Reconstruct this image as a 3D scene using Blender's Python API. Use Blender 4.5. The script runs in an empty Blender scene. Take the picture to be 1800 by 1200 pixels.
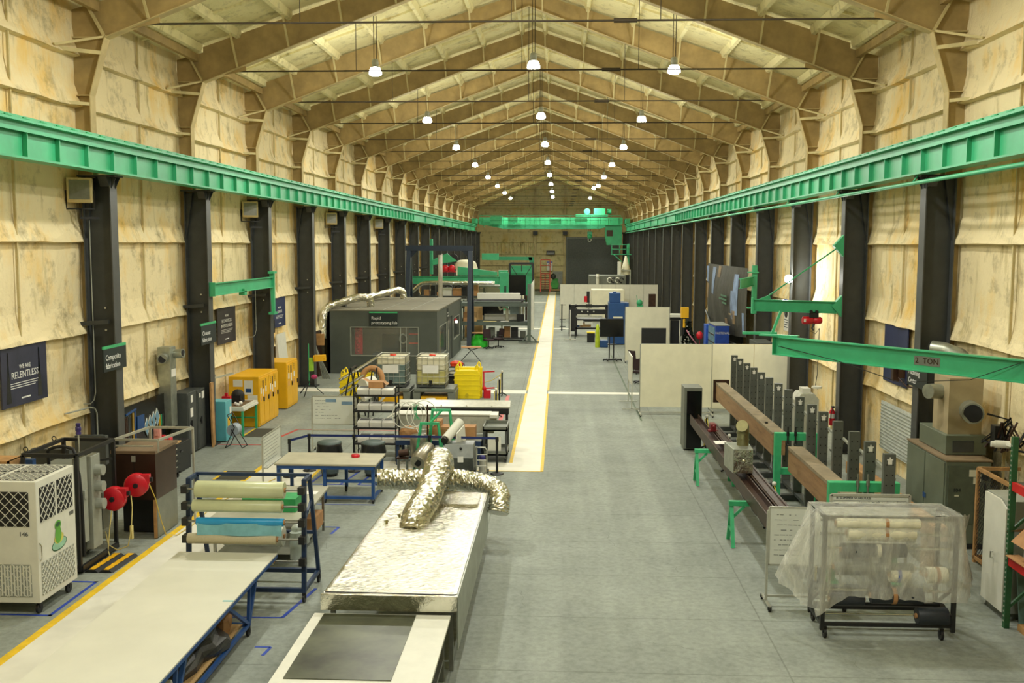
import bpy, math, random
from mathutils import Vector as V, Matrix, Euler
random.seed(7)
R = math.radians
scn = bpy.context.scene
COL = scn.collection

# ---------------------------------------------------------------- materials
def lin(c):
    return tuple(((x/255)/12.92 if x/255 <= .04045 else ((x/255+.055)/1.055)**2.4) for x in c)+(1,)

class Nt:
    def __init__(s, name):
        s.m = bpy.data.materials.new(name); s.m.use_nodes = True
        s.t = s.m.node_tree; s.n = s.t.nodes; s.l = s.t.links
        s.b = s.n['Principled BSDF']; s.out = s.n['Material Output']
    def node(s, typ, **kw):
        n = s.n.new(typ)
        for k, v in kw.items(): setattr(n, k, v)
        return n
    def link(s, a, b): s.l.new(a, b)
    def coord(s, sc=(1, 1, 1), obj=True):
        tc = s.node('ShaderNodeTexCoord'); mp = s.node('ShaderNodeMapping')
        mp.inputs['Scale'].default_value = sc
        s.link(tc.outputs['Object'] if obj else tc.outputs['Generated'], mp.inputs[0])
        return mp.outputs[0]
    def noise(s, vec, scale, detail=4, rough=.6, dist=0):
        n = s.node('ShaderNodeTexNoise')
        n.inputs['Scale'].default_value = scale; n.inputs['Detail'].default_value = detail
        n.inputs['Roughness'].default_value = rough; n.inputs['Distortion'].default_value = dist
        s.link(vec, n.inputs['Vector']); return n.outputs['Fac']
    def ramp(s, fac, stops):
        r = s.node('ShaderNodeValToRGB'); e = r.color_ramp.elements
        while len(e) < len(stops): e.new(.5)
        for k, (p, c) in enumerate(stops):
            e[k].position = p; e[k].color = c if len(c) == 4 else lin(c)
        s.link(fac, r.inputs[0]); return r.outputs[0]
    def mix(s, fac, a, b, mode='MIX'):
        n = s.node('ShaderNodeMix', data_type='RGBA', blend_type=mode)
        for sock, v in ((n.inputs[0], fac), (n.inputs[6], a), (n.inputs[7], b)):
            if hasattr(v, 'is_output') or isinstance(v, bpy.types.NodeSocket): s.link(v, sock)
            else: sock.default_value = v
        return n.outputs[2]
    def math(s, op, a, b=0.0):
        n = s.node('ShaderNodeMath', operation=op)
        for sock, v in ((n.inputs[0], a), (n.inputs[1], b)):
            if isinstance(v, bpy.types.NodeSocket): s.link(v, sock)
            else: sock.default_value = v
        return n.outputs[0]
    def bump(s, h, strength=.3, dist=.02):
        b = s.node('ShaderNodeBump'); b.inputs['Strength'].default_value = strength
        b.inputs['Distance'].default_value = dist
        s.link(h, b.inputs['Height']); s.link(b.outputs[0], s.b.inputs['Normal'])

def pm(name, col, rough=.5, metal=0.0, var=.12, scale=5, bump=0.0, spec=None, alpha=1):
    """plain procedural surface: base colour broken up by noise, slight roughness change"""
    s = Nt(name); v = s.coord()
    f = s.noise(v, scale)
    c = lin(col)
    lo = tuple(max(0, x*(1-var*1.6)) for x in c[:3])+(1,); hi = tuple(min(1, x*(1+var)) for x in c[:3])+(1,)
    s.link(s.ramp(f, [(.3, lo), (.7, hi)]), s.b.inputs['Base Color'])
    s.b.inputs['Roughness'].default_value = rough; s.b.inputs['Metallic'].default_value = metal
    if spec is not None: s.b.inputs['Specular IOR Level'].default_value = spec
    if bump: s.bump(s.noise(v, scale*6, 3), bump, .01)
    if alpha < 1: s.b.inputs['Alpha'].default_value = alpha
    return s.m

def emis(name, col, power):
    s = Nt(name); s.b.inputs['Base Color'].default_value = lin(col)
    s.b.inputs['Emission Color'].default_value = lin(col); s.b.inputs['Emission Strength'].default_value = power
    return s.m

def foam(name, base, yel, dark, streak=True, ycut=.62):
    s = Nt(name); v = s.coord()
    tall = s.coord((1, 1, .16)); fl = s.coord((1, 1, 1))
    big = s.noise(fl, .55, 4); st = s.noise(tall, 2.6, 5, .65)
    c = s.ramp(st, [(.25, dark), (.42, base), (.62, base), (.8, tuple(min(255, x+14) for x in base))])
    yf = s.ramp(s.math('ADD', s.math('MULTIPLY', big, .75), s.math('MULTIPLY', st, .3)), [(ycut-.08, (0, 0, 0)), (ycut+.1, (255, 255, 255))])
    c = s.mix(yf, c, lin(yel))
    gr = s.ramp(s.noise(fl, 1.7, 6, .7), [(.24, (140, 136, 124)), (.47, (255, 255, 255))])
    c = s.mix(.8, c, gr, 'MULTIPLY')
    s.link(c, s.b.inputs['Base Color']); s.b.inputs['Roughness'].default_value = .85
    s.b.inputs['Specular IOR Level'].default_value = .2
    h = s.math('ADD', s.noise(tall, 5, 5), s.math('MULTIPLY', s.noise(fl, 14, 4), .5))
    s.bump(h, .55, .06)
    return s.m

MAT = {}
M_ = MAT
M_['foam_wall'] = foam('sprayed_foam_wall', (232, 216, 174), (232, 192, 106), (176, 158, 108))
M_['foam_end'] = foam('sprayed_foam_end_wall', (216, 202, 150), (206, 178, 104), (170, 154, 98))
M_['foam_roof'] = foam('sprayed_foam_roof', (232, 222, 172), (206, 180, 112), (190, 176, 118), ycut=.68)
M_['foam_low'] = foam('sprayed_foam_low', (202, 186, 140), (196, 164, 100), (140, 128, 90))
M_['frame'] = pm('foam_dusted_frame_steel', (168, 144, 94), .8, 0, .2, 1.5, .1)
M_['frame_edge'] = pm('foam_dusted_flange', (196, 176, 126), .8, 0, .15, 2)
M_['brace'] = pm('brace_foam', (196, 180, 130), .8, 0, .1, 3)
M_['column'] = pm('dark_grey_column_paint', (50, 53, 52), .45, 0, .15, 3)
M_['column_lit'] = pm('dark_grey_lit_flange', (70, 72, 72), .4, 0, .12, 3)  # column grey lightened on the flanges to stand in for caught light
M_['green'] = pm('mint_green_crane_paint', (62, 170, 120), .42, 0, .1, 2)
M_['green_dark'] = pm('mint_green_deep_steel', (60, 166, 112), .45, 0, .1, 3)  # slightly deeper mint green for rails, clips and fittings
M_['green_saw'] = pm('green_trestle_paint', (60, 176, 118), .45, 0, .1, 6)
M_['rod'] = pm('dark_brown_rod', (62, 52, 36), .6, .3)
M_['steel'] = pm('bare_steel', (150, 150, 142), .35, .9, .1, 8)
M_['alu'] = pm('aluminium_extrusion', (196, 196, 184), .35, .6, .08, 8)
M_['chrome'] = pm('chromed_tube', (200, 200, 196), .18, 1, .05, 8)
M_['galv'] = pm('galvanised_duct', (168, 172, 160), .38, .7, .14, 5, .05)
M_['black'] = pm('black_paint', (26, 27, 28), .45, 0, .2, 6)
M_['rubber'] = pm('black_rubber', (22, 22, 22), .7, 0, .2, 10)
M_['dgrey'] = pm('dark_grey_paint', (66, 70, 68), .5, 0, .1, 4)
M_['lgrey'] = pm('light_grey_paint', (150, 153, 142), .5, 0, .08, 4)
M_['mgrey'] = pm('mid_grey_paint', (112, 116, 106), .5, 0, .1, 4)
M_['white'] = pm('white_paint', (216, 215, 202), .5, 0, .04, 4)
M_['cream'] = pm('cream_panel', (224, 220, 194), .6, 0, .05, 2)
M_['blue'] = pm('bench_blue_paint', (34, 76, 138), .45, 0, .12, 5)
M_['navy'] = pm('navy_frame_paint', (32, 52, 84), .45, 0, .15, 5)
M_['mblue'] = pm('machine_blue_paint', (28, 72, 128), .45, 0, .08, 3)
M_['yellow'] = pm('safety_yellow_paint', (232, 176, 22), .42, 0, .06, 2)
M_['yplastic'] = pm('yellow_polyethylene', (240, 214, 20), .4, 0, .05, 3)
M_['ystripe'] = pm('yellow_floor_paint', (226, 186, 24), .6, 0, .12, 5)
M_['walk'] = pm('white_floor_paint', (222, 219, 204), .6, 0, .07, 1.2)
M_['tapeblue'] = pm('blue_floor_tape', (40, 70, 168), .5, 0, .1, 8)
M_['tapered'] = pm('red_floor_tape', (190, 66, 60), .5, 0, .12, 8)
M_['seam'] = pm('dark_green_floor_line', (84, 100, 78), .7, 0, .12, 5)
M_['red'] = pm('red_enamel', (200, 22, 40), .35, 0, .08, 5)
M_['orange'] = pm('red_orange_paint', (214, 62, 30), .45, 0, .1, 5)
M_['wood'] = pm('plain_timber', (176, 134, 84), .65, 0, .2, 4, .1)
M_['ply'] = pm('plywood_sheet', (196, 160, 108), .65, 0, .12, 3)
M_['card'] = pm('brown_cardboard', (176, 130, 84), .8, 0, .1, 5)
M_['rust'] = pm('rusty_brown_steel', (66, 44, 32), .45, .4, .25, 6, .1)
M_['brown'] = pm('dark_brown_laminate', (52, 32, 22), .35, 0, .2, 3)
M_['glass'] = pm('dark_glazing', (70, 72, 66), .08, 0, .2, 2)
M_['screen'] = pm('black_screen', (12, 13, 15), .15, 0, .1, 2)
M_['paper'] = pm('white_paper', (224, 222, 214), .7, 0, .03, 10)
M_['ink'] = pm('marker_ink', (60, 66, 70), .7)
M_['rope'] = pm('yellow_chain_plastic', (206, 184, 40), .5)
M_['mat'] = pm('dark_floor_mat', (62, 60, 46), .9, 0, .1, 20)

# ---------------------------------------------------------------- mesh builder
class M:
    def __init__(s, T=None):
        s.v = []; s.f = []; s.mi = []; s.sm = []; s.k = 0
        s.o = V(T.location) if T is not None else V((0, 0, 0))
    def add(s, vs, fs, smooth=False):
        b = len(s.v)
        s.v += [tuple(V(p)-s.o) for p in vs]
        for f in fs:
            s.f.append([b+i for i in f]); s.mi.append(s.k); s.sm.append(smooth)
        return s
    def box(s, x0, x1, y0, y1, z0, z1):
        vs = [(x, y, z) for z in (z0, z1) for y in (y0, y1) for x in (x0, x1)]
        return s.add(vs, [(0, 2, 3, 1), (4, 5, 7, 6), (0, 1, 5, 4), (2, 6, 7, 3), (0, 4, 6, 2), (1, 3, 7, 5)])
    def cbox(s, c, sz, rz=0):
        hx, hy, hz = sz[0]/2, sz[1]/2, sz[2]/2; c = V(c); m = Matrix.Rotation(rz, 3, 'Z') if not isinstance(rz, Matrix) else rz
        vs = [c+m@V((x, y, z)) for z in (-hz, hz) for y in (-hy, hy) for x in (-hx, hx)]
        return s.add(vs, [(0, 2, 3, 1), (4, 5, 7, 6), (0, 1, 5, 4), (2, 6, 7, 3), (0, 4, 6, 2), (1, 3, 7, 5)])
    def basis(s, p, q, up=(0, 0, 1)):
        d = (V(q)-V(p)).normalized(); u = V(up)
        if abs(d.dot(u)) > .999: u = V((0, 1, 0))
        r = d.cross(u).normalized(); return d, r, r.cross(d).normalized()
    def bar(s, p, q, w, h=None, up=(0, 0, 1)):
        h = w if h is None else h; p = V(p); q = V(q); d, r, u = s.basis(p, q, up)
        cs = [(-w/2, -h/2), (w/2, -h/2), (w/2, h/2), (-w/2, h/2)]
        vs = [a+r*x+u*y for a in (p, q) for x, y in cs]
        return s.add(vs, [(3, 2, 1, 0), (4, 5, 6, 7), (0, 1, 5, 4), (1, 2, 6, 5), (2, 3, 7, 6), (3, 0, 4, 7)])
    def bars(s, pts, w, h=None, up=(0, 0, 1)):
        for a, b in zip(pts, pts[1:]): s.bar(a, b, w, h, up)
        return s
    def tube(s, pts, r, n=8, closed=False, rfn=None):
        pts = [V(p) for p in pts]; L = len(pts); rs = r if isinstance(r, (list, tuple)) else [r]*L
        u = None; vs = []; fs = []
        for i, p in enumerate(pts):
            if closed: d = pts[(i+1) % L]-pts[i-1]
            else: d = pts[min(i+1, L-1)]-pts[max(i-1, 0)]
            d.normalize()
            if u is None:
                u = V((0, 0, 1)) if abs(d.z) < .9 else V((1, 0, 0))
            u = (u-d*u.dot(d)).normalized(); w = d.cross(u)
            for k in range(n):
                a = 2*math.pi*k/n; rr = rs[i]*(rfn(i, k) if rfn else 1)
                vs.append(p+(u*math.cos(a)+w*math.sin(a))*rr)
        for i in range(L if closed else L-1):
            j = (i+1) % L
            for k in range(n):
                k2 = (k+1) % n; fs.append((i*n+k, i*n+k2, j*n+k2, j*n+k))
        s.add(vs, fs, True)
        if not closed:
            b = len(s.v)
            s.add(vs[:n], [tuple(range(n-1, -1, -1))]); s.add(vs[-n:], [tuple(range(n))])
        return s
    def cyl(s, p, q, r, n=16, r2=None): return s.tube([p, q], [r, r if r2 is None else r2], n)
    def lathe(s, prof, c=(0, 0, 0), n=20, ax='z'):
        c = V(c); vs = []; fs = []
        for r, h in prof:
            for k in range(n):
                a = 2*math.pi*k/n; x, y = r*math.cos(a), r*math.sin(a)
                vs.append(c+(V((x, y, h)) if ax == 'z' else V((h, x, y)) if ax == 'x' else V((x, h, y))))
        L = len(prof)
        for i in range(L-1):
            for k in range(n):
                k2 = (k+1) % n; fs.append((i*n+k, i*n+k2, (i+1)*n+k2, (i+1)*n+k))
        s.add(vs, fs, True)
        if prof[0][0] > 1e-4: s.add(vs[:n], [tuple(range(n-1, -1, -1))])
        if prof[-1][0] > 1e-4: s.add(vs[-n:], [tuple(range(n))])
        return s
    def prism(s, poly, d):
        n = len(poly); d = V(d); vs = [V(p) for p in poly]+[V(p)+d for p in poly]
        return s.add(vs, [tuple(range(n-1, -1, -1)), tuple(range(n, 2*n))]+[(i, (i+1) % n, n+(i+1) % n, n+i) for i in range(n)])
    def quad(s, *p): return s.add(p, [tuple(range(len(p)))])
    def ibeam(s, p, q, w, h, t=.02, up=(0, 0, 1)):
        """rolled section: h deep along up, flanges w wide"""
        p = V(p); q = V(q); d, r, u = s.basis(p, q, up); t2 = t/2
        pr = [(-w/2, -h/2), (w/2, -h/2), (w/2, -h/2+t), (t2, -h/2+t), (t2, h/2-t), (w/2, h/2-t), (w/2, h/2), (-w/2, h/2), (-w/2, h/2-t), (-t2, h/2-t), (-t2, -h/2+t), (-w/2, -h/2+t)]
        return s.prism([p+r*x+u*y for x, y in pr], q-p)
    def sphere(s, c, r, n=12, sz=1): return s.lathe([(r*math.sin(math.pi*i/(n//2+1)) if 0 < i < n//2+1 else .0001, -r*sz*math.cos(math.pi*i/(n//2+1))) for i in range(n//2+2)], c, n)
    def grid(s, nu, nv, fn, smooth=True):
        vs = [fn(i/nu, j/nv) for j in range(nv+1) for i in range(nu+1)]
        return s.add(vs, [(j*(nu+1)+i, j*(nu+1)+i+1, (j+1)*(nu+1)+i+1, (j+1)*(nu+1)+i) for j in range(nv) for i in range(nu)], smooth)

SPLIT = {'cross_rail', 'side_rail', 'stretcher', 'lower_rail', 'tie_bar', 'cross_tube', 'frame_rail'}
def islands(m):
    par = list(range(len(m.v)))
    def find(a):
        while par[a] != a: par[a] = par[par[a]]; a = par[a]
        return a
    for f in m.f:
        for i in f[1:]: par[find(i)] = find(f[0])
    out = {}
    for k, f in enumerate(m.f): out.setdefault(find(f[0]), []).append(k)
    res = []
    for fs in out.values():
        n = M(); mp = {}
        for k in fs:
            g = []
            for i in m.f[k]:
                if i not in mp: mp[i] = len(n.v); n.v.append(m.v[i])
                g.append(mp[i])
            n.f.append(g); n.mi.append(m.mi[k]); n.sm.append(m.sm[k])
        res.append(n)
    return res
def obj(name, m, mat, parent=None, bev=0):
    if name in SPLIT and parent is not None:
        ps = islands(m)
        if len(ps) > 1: return [obj_(name, p, mat, parent, bev) for p in ps][0]
    return obj_(name, m, mat, parent, bev)
def obj_(name, m, mat, parent=None, bev=0):
    me = bpy.data.meshes.new(name); me.from_pydata(m.v, [], m.f)
    for x in (mat if isinstance(mat, (list, tuple)) else [mat]): me.materials.append(MAT[x] if isinstance(x, str) else x)
    me.polygons.foreach_set('use_smooth', m.sm); me.polygons.foreach_set('material_index', m.mi)
    me.update()
    o = bpy.data.objects.new(name, me); COL.objects.link(o)
    if parent is not None: o.parent = parent
    if bev:
        b = o.modifiers.new('bevel', 'BEVEL'); b.width = bev; b.segments = 2; b.limit_method = 'ANGLE'; b.angle_limit = R(40)
    return o

def tag(o, label, cat, group=None, kind=None):
    if label: o['label'] = label
    if cat: o['category'] = cat
    if group: o['group'] = group
    if kind: o['kind'] = kind
    return o

def thing(name, label, cat, loc=(0, 0, 0), rz=0, group=None):
    o = bpy.data.objects.new(name, None); COL.objects.link(o); o.empty_display_size = .2
    o.location = loc; o.rotation_euler = (0, 0, rz)
    return tag(o, label, cat, group)

def solo(name, label, cat, m, mat, group=None, bev=0, kind=None):
    """a thing that is one mesh: its origin goes to the middle of its underside"""
    xs, ys, zs = zip(*m.v); c = V(((min(xs)+max(xs))/2, (min(ys)+max(ys))/2, min(zs)))
    m.v = [tuple(V(p)-c) for p in m.v]; o = obj(name, m, mat, None, bev); o.location = c
    return tag(o, label, cat, group, kind)

def struct(name, m, mat, parent=None, label=None):
    o = obj(name, m, mat, parent)
    if parent is None: o['kind'] = 'structure'
    if label: o['label'] = label
    return o

def kids(o): return [c for c in bpy.data.objects if c.parent == o]
def dup(root, loc=None, rz=None, label=None, group=None, _k=None):
    r = root.copy(); COL.objects.link(r)
    if loc is not None: r.location = loc
    if rz is not None: r.rotation_euler = (0, 0, rz)
    if label: r['label'] = label
    if group: r['group'] = group
    for ch in list(root.children):
        c = ch.copy(); COL.objects.link(c); c.parent = r
        for g in list(ch.children):
            d = g.copy(); COL.objects.link(d); d.parent = c
    return r

ORD = ['nearest', 'second', 'third', 'fourth', 'fifth', 'sixth', 'seventh', 'eighth', 'ninth', 'tenth', 'eleventh', 'twelfth', 'thirteenth', 'fourteenth', 'fifteenth', 'sixteenth', 'seventeenth', 'eighteenth', 'nineteenth', 'twentieth']
def nth(k): return 'nearest the camera' if k == 0 else ORD[k]+' from the camera'

# lettering: rows of the matrix are text right, text up, outward normal
FACE_CAM = Matrix(((1, 0, 0), (0, 0, -1), (0, 1, 0)))
FACE_RIGHT = Matrix(((0, 0, 1), (1, 0, 0), (0, 1, 0)))      # on the left wall, faces +x
FACE_LEFT = Matrix(((0, 0, -1), (-1, 0, 0), (0, 1, 0)))     # on the right wall, faces -x
def text(body, size, loc, rot, mat, parent=None, name='lettering', ax='CENTER', sp=1.0, sx=1.0):
    cu = bpy.data.curves.new(name, 'FONT'); cu.body = body; cu.size = size; cu.extrude = .002; cu.align_x = ax; cu.align_y = 'CENTER'
    cu.resolution_u = 2; cu.space_line = sp
    t = bpy.data.objects.new(name, cu); COL.objects.link(t)
    bpy.context.view_layer.update()
    me = bpy.data.meshes.new_from_object(t.evaluated_get(bpy.context.evaluated_depsgraph_get()))
    bpy.data.objects.remove(t); bpy.data.curves.remove(cu)
    me.materials.clear(); me.materials.append(MAT[mat])
    o = bpy.data.objects.new(name, me); COL.objects.link(o)
    L = V(loc)
    if parent is not None: o.parent = parent; L = L-V(parent.location)
    o.matrix_local = Matrix.Translation(L) @ rot.to_4x4() @ Matrix.Diagonal((sx, 1, 1, 1))
    return o
def scrib(m, x0, x1, z, y, amp=.01, rot=None, h=.008):
    """one line of illegible handwriting as short strokes on a plane facing -y"""
    x = x0
    while x < x1:
        w = random.uniform(.02, .09)
        if random.random() < .75: m.box(x, min(x+w, x1), y-.001, y, z-h/2+random.uniform(-amp, amp)*.2, z+h/2)
        x += w+.015
# ================================================================ camera
def camera():
    yaw, pit, rol = .0469, .096, -.0027
    right = V((math.cos(yaw), math.sin(yaw), 0)); fl = V((-math.sin(yaw), math.cos(yaw), 0)); z = V((0, 0, 1))
    c, s = math.cos(pit), math.sin(pit); fwd = fl*c-z*s; up = fl*s+z*c
    c, s = math.cos(rol), math.sin(rol); r2 = right*c-up*s; u2 = right*s+up*c
    cd = bpy.data.cameras.new('camera'); cd.lens = 35.46; cd.sensor_width = 36; cd.clip_end = 400
    o = bpy.data.objects.new('camera', cd); COL.objects.link(o)
    m = Matrix((r2, u2, -fwd)).transposed().to_4x4(); m.translation = V((1.08, 0, 5.8))
    o.matrix_world = m; scn.camera = o
camera()

Y0, SP, NF = 22.26, 6.1, 18        # first frame, spacing
YF, YE = -12.0, 132.3              # front and end of the hall
HW = 9.72                          # half width to the wall face
def rz_(x): return 14.3-.335*abs(x)   # roof underside

# ================================================================ floor with its paint
def floor_mat():
    s = Nt('sealed_grey_green_concrete'); v = s.coord()
    base = s.ramp(s.noise(v, .35, 6, .65), [(.3, (138, 144, 136)), (.5, (150, 156, 147)), (.72, (160, 166, 156))])
    fine = s.ramp(s.noise(v, 9, 6, .7), [(.3, (205, 205, 205)), (.6, (255, 255, 255))])
    c = s.mix(.7, base, fine, 'MULTIPLY')
    sep = s.node('ShaderNodeSeparateXYZ'); s.link(v, sep.inputs[0])
    wob = s.math('MULTIPLY', s.noise(v, 2, 3), .03)
    def line(o, per, off, w):
        a = s.math('ADD', s.math('ADD', o, off), wob); p = s.math('PINGPONG', a, per/2)
        return s.math('LESS_THAN', p, w)
    j = s.math('MAXIMUM', line(sep.outputs['X'], 4.6, .35, .012), line(sep.outputs['Y'], 2.03, .9, .012))
    vor = s.node('ShaderNodeTexVoronoi', feature='DISTANCE_TO_EDGE'); vor.inputs['Scale'].default_value = .33
    dv = s.node('ShaderNodeVectorMath', operation='ADD'); s.link(v, dv.inputs[0])
    nn = s.node('ShaderNodeTexNoise'); nn.inputs['Scale'].default_value = .8; nn.inputs['Detail'].default_value = 3; s.link(v, nn.inputs[0])
    sc = s.node('ShaderNodeVectorMath', operation='SCALE'); s.link(nn.outputs['Color'], sc.inputs[0]); sc.inputs['Scale'].default_value = .7
    s.link(sc.outputs[0], dv.inputs[1]); s.link(dv.outputs[0], vor.inputs['Vector'])
    cr = s.math('MULTIPLY', s.math('LESS_THAN', vor.outputs['Distance'], .0015), s.math('GREATER_THAN', s.noise(v, .3, 2), .56))
    jm = s.math('MULTIPLY', s.math('MAXIMUM', j, cr), .3)
    c = s.mix(jm, c, lin((58, 60, 48)))
    band = s.ramp(s.noise(s.coord((1, .05, 1)), 1.1, 2), [(.45, (238, 238, 238)), (.62, (255, 255, 255))])
    c = s.mix(1, c, band, 'MULTIPLY')
    s.link(c, s.b.inputs['Base Color'])
    s.link(s.ramp(s.noise(v, 1.3, 5), [(.3, (205, 205, 205)), (.7, (235, 235, 235))]), s.b.inputs['Roughness'])
    s.b.inputs['Specular IOR Level'].default_value = .22
    s.bump(s.noise(v, 30, 3), .05, .004)
    return s.m
MAT['floor'] = floor_mat()
m = M(); m.box(-HW-.3, HW+.3, YF, YE, -.3, 0)
floor = struct('floor', m, 'floor')
def paint(name, mat, rects, z=.002, label=None):
    m = M()
    for r in rects:
        if len(r) == 4 and not isinstance(r[0], tuple): x0, x1, y0, y1 = r; p = [(x0, y0), (x1, y0), (x1, y1), (x0, y1)]
        else: p = list(r)
        m.prism([(x, y, z-.0015) for x, y in p], (0, 0, .0015))
    return struct(name, m, mat, floor, label)
paint('walkway', 'walk', [(-.14, .62, 26.45, 125), (-.7, .62, 25.5, 26.45), (-6.58, -.7, 25.5, 26.45), (-6.58, -5.1, 8, 25.5)], label='white painted walkway with yellow borders')
def strip(a, b, w):
    a = V((*a, 0)); b = V((*b, 0)); d = (b-a).normalized(); n = V((-d.y, d.x, 0))*w/2
    return tuple((p.x, p.y) for p in (a-n, b-n, b+n, a+n))
paint('yellow_border', 'ystripe', [(-6.72, -6.58, 8, 27), (-.23, -.14, 26.45, 39.0), (-.23, -.14, 39.9, 125), (.62, .7, 25.45, 39.0), (.62, .7, 39.9, 125), (-5.12, -5.03, 19.5, 25.5), (-5.1, .7, 25.42, 25.5)], .003)
paint('cross_stripe', 'walk', [(-9.6, -.2, 39.0, 39.9), (.66, 6.2, 39.0, 39.55), (-1.9, -.2, 69.2, 70.0), (.66, 4.8, 69.3, 70), (-2.6, -.2, 101, 101.8)], .0025)
paint('blue_tape', 'tapeblue', [strip((-6.85, 14.92), (-6.85, 16.55), .06), strip((-7.95, 14.95), (-6.82, 14.95), .06), strip((-7.3, 16.52), (-6.82, 16.52), .06),
    strip((-3.28, 13.9), (-3.05, 13.9), .05), strip((-3.05, 13.9), (-3.08, 13.6), .05), strip((-3.2, 15.05), (-3.0, 16.4), .06), strip((-5.0, 15.0), (-3.2, 15.05), .05),
    strip((-3.75, 20.1), (-3.4, 20.1), .05), strip((-3.42, 20.1), (-3.47, 19.6), .06), strip((-5.05, 23.75), (-4.05, 23.75), .05), strip((-4.95, 23.75), (-4.85, 25.2), .06), strip((-4.2, 23.75), (-4.0, 25.2), .06),
    strip((-3.75, 23.75), (-2.85, 23.75), .05), strip((-3.75, 23.75), (-3.6, 25.2), .06), strip((-5.6, 21.9), (-3.0, 21.9), .04)], .003)
paint('red_tape', 'tapered', [strip((-9.3, 28.4), (-7.5, 28.4), .07), strip((-7.5, 28.4), (-7.1, 30.9), .1), strip((-7.1, 30.9), (-1.3, 30.9), .07), strip((-.84, 31.0), (-.86, 38.4), .13)], .003)
paint('floor_mat', 'mat', [(-8.43, -7.75, 29.6, 31.0), (-7.38, -6.64, 24.1, 25.05)], .004)
paint('mat_edge', 'ystripe', [(-8.5, -8.43, 29.6, 31.0), (-7.46, -7.38, 24.1, 25.05)], .004)
paint('scored_line', 'seam', [strip((3.82, 33.1), (3.82, 53), .06)], .003)

# ================================================================ walls: sprayed foam over girts, swept along the hall
GIRTS = [1.98, 3.78, 5.83, 8.80, 9.9]
def wall_profile(z, t, side):
    b = 0
    for g in GIRTS:
        d = z-g
        if -.02 <= d < .5: b = max(b, .15*(1-d/.5)**1.6+.02)
    return b
def side_wall(name, side):
    zs = []
    z = 0
    lv = sorted(set([0, .5, 1, 1.5, 2.6, 3.1, 4.4, 5, 6.4, 6.8, 7.2, 7.8, 8.3, 9.4, 10.6, 11.2]+[round(g+d, 3) for g in GIRTS for d in (-.025, 0, .08, .2, .4)]))
    ys = []; y = YF
    while y < YE: ys.append(y); y += .5 if y < 60 else 1.5
    ys.append(YE)
    rnd = random.Random(3+side); nz = {}
    def h(i, j):
        if (i, j) not in nz: nz[(i, j)] = rnd.uniform(-1, 1)
        return nz[(i, j)]
    vs = []; W = len(lv)
    for i, y in enumerate(ys):
        ph = ((y-Y0) % SP)/SP
        wig = rnd.uniform(-1, 1)*.012
        for j, z in enumerate(lv):
            b = wall_profile(z, y, side)+.018*h(i, j)
            if abs(ph-.5) < .045: b += .035
            if ph < .07 or ph > .93: b += .05
            if z < 1.9: b -= .03
            zz = z+(wig if any(abs(z-g) < .21 for g in GIRTS) else 0)
            vs.append((side*(HW-b), y, zz))
    fs = [(i*W+j, (i+1)*W+j, (i+1)*W+j+1, i*W+j+1) for i in range(len(ys)-1) for j in range(W-1)]
    m = M(); m.add(vs, fs, False)
    m.box(side*(HW+.1) if side > 0 else -HW-.2, side*(HW+.2) if side > 0 else -HW-.1, YF, YE, 0, 11.4)
    return struct(name, m, 'foam_wall')
for sd, wn in ((-1, 'wall_left'), (1, 'wall_right')):
    wl = side_wall(wn, sd); sm0 = None
    for k in range(-1, NF):
        if sm0 is None: m = M(); m.box(-.025, .025, -.02, .02, 0, 11); c = sm0 = struct('wall_seam', m, 'foam_low', wl)
        else: c = sm0.copy(); COL.objects.link(c); c.parent = wl
        c.location = (sd*(HW-.085), Y0+SP*(k+.5)+.31, 0)

def end_wall():
    m = M(); pts = [(-HW-.2, YE, 0), (HW+.2, YE, 0), (HW+.2, YE, rz_(HW)), (0, YE, rz_(0)+.1), (-HW-.2, YE, rz_(HW))]
    m.prism(pts, (0, .2, 0))
    for x in (-6, -4, 5, 7.5): m.box(x-.06, x+.06, YE-.1, YE, 0, 7.4 if x < 0 else 12)
    for x in [-7.9+.5*k for k in range(12)]: m.cyl((x, YE-.05, 4.6), (x, YE-.05, 6.0), .14, 8)
    for z in (1.6, 3.1, 4.55, 6.1, 7.5, 9.2, 10.4): m.box(-HW, HW, YE-.16, YE, z-.06, z+.06)
    struct('wall_back', m, 'foam_end')
    m = M()
    for x in (-2.15, 1.72): m.ibeam((x, YE-.25, 0), (x, YE-.25, 13.3), .3, .3, .04, (0, 1, 0))
    struct('trim_1', m, 'foam_low')
    m = M(); m.prism([(-HW-.2, YF, 0), (HW+.2, YF, 0), (HW+.2, YF, rz_(HW)), (0, YF, rz_(0)), (-HW-.2, YF, rz_(HW))], (0, -.2, 0)); struct('wall_front', m, 'foam_end')
end_wall()
# roller door and man door
MAT['doorgrey'] = pm('roller_door_grey', (96, 100, 94), .6)
m = M(); m.box(2.05, 8.6, YE-.3, YE-.22, .03, 6.5)
for k in range(32): m.box(2.05, 8.6, YE-.32, YE-.3, .05+k*.2, .19+k*.2)
d = struct('door_1', m, 'doorgrey', None, 'tall dark grey roller door in the end wall')
m = M(); m.box(1.9, 2.05, YE-.35, YE-.2, 0, 6.6); m.box(8.6, 8.75, YE-.35, YE-.2, 0, 6.6); m.box(1.9, 8.75, YE-.36, YE-.2, 6.5, 6.75)
struct('door_frame', m, 'mgrey', d)
m = M(); m.box(.2, 1.45, YE-.2, YE-.14, .03, 2.3); d = struct('door_2', m, 'lgrey', None, 'grey man door beside the roller door')
m = M(); m.box(.28, .34, YE-.24, YE-.2, 1, 1.15); struct('door_handle', m, 'black', d)

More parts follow.
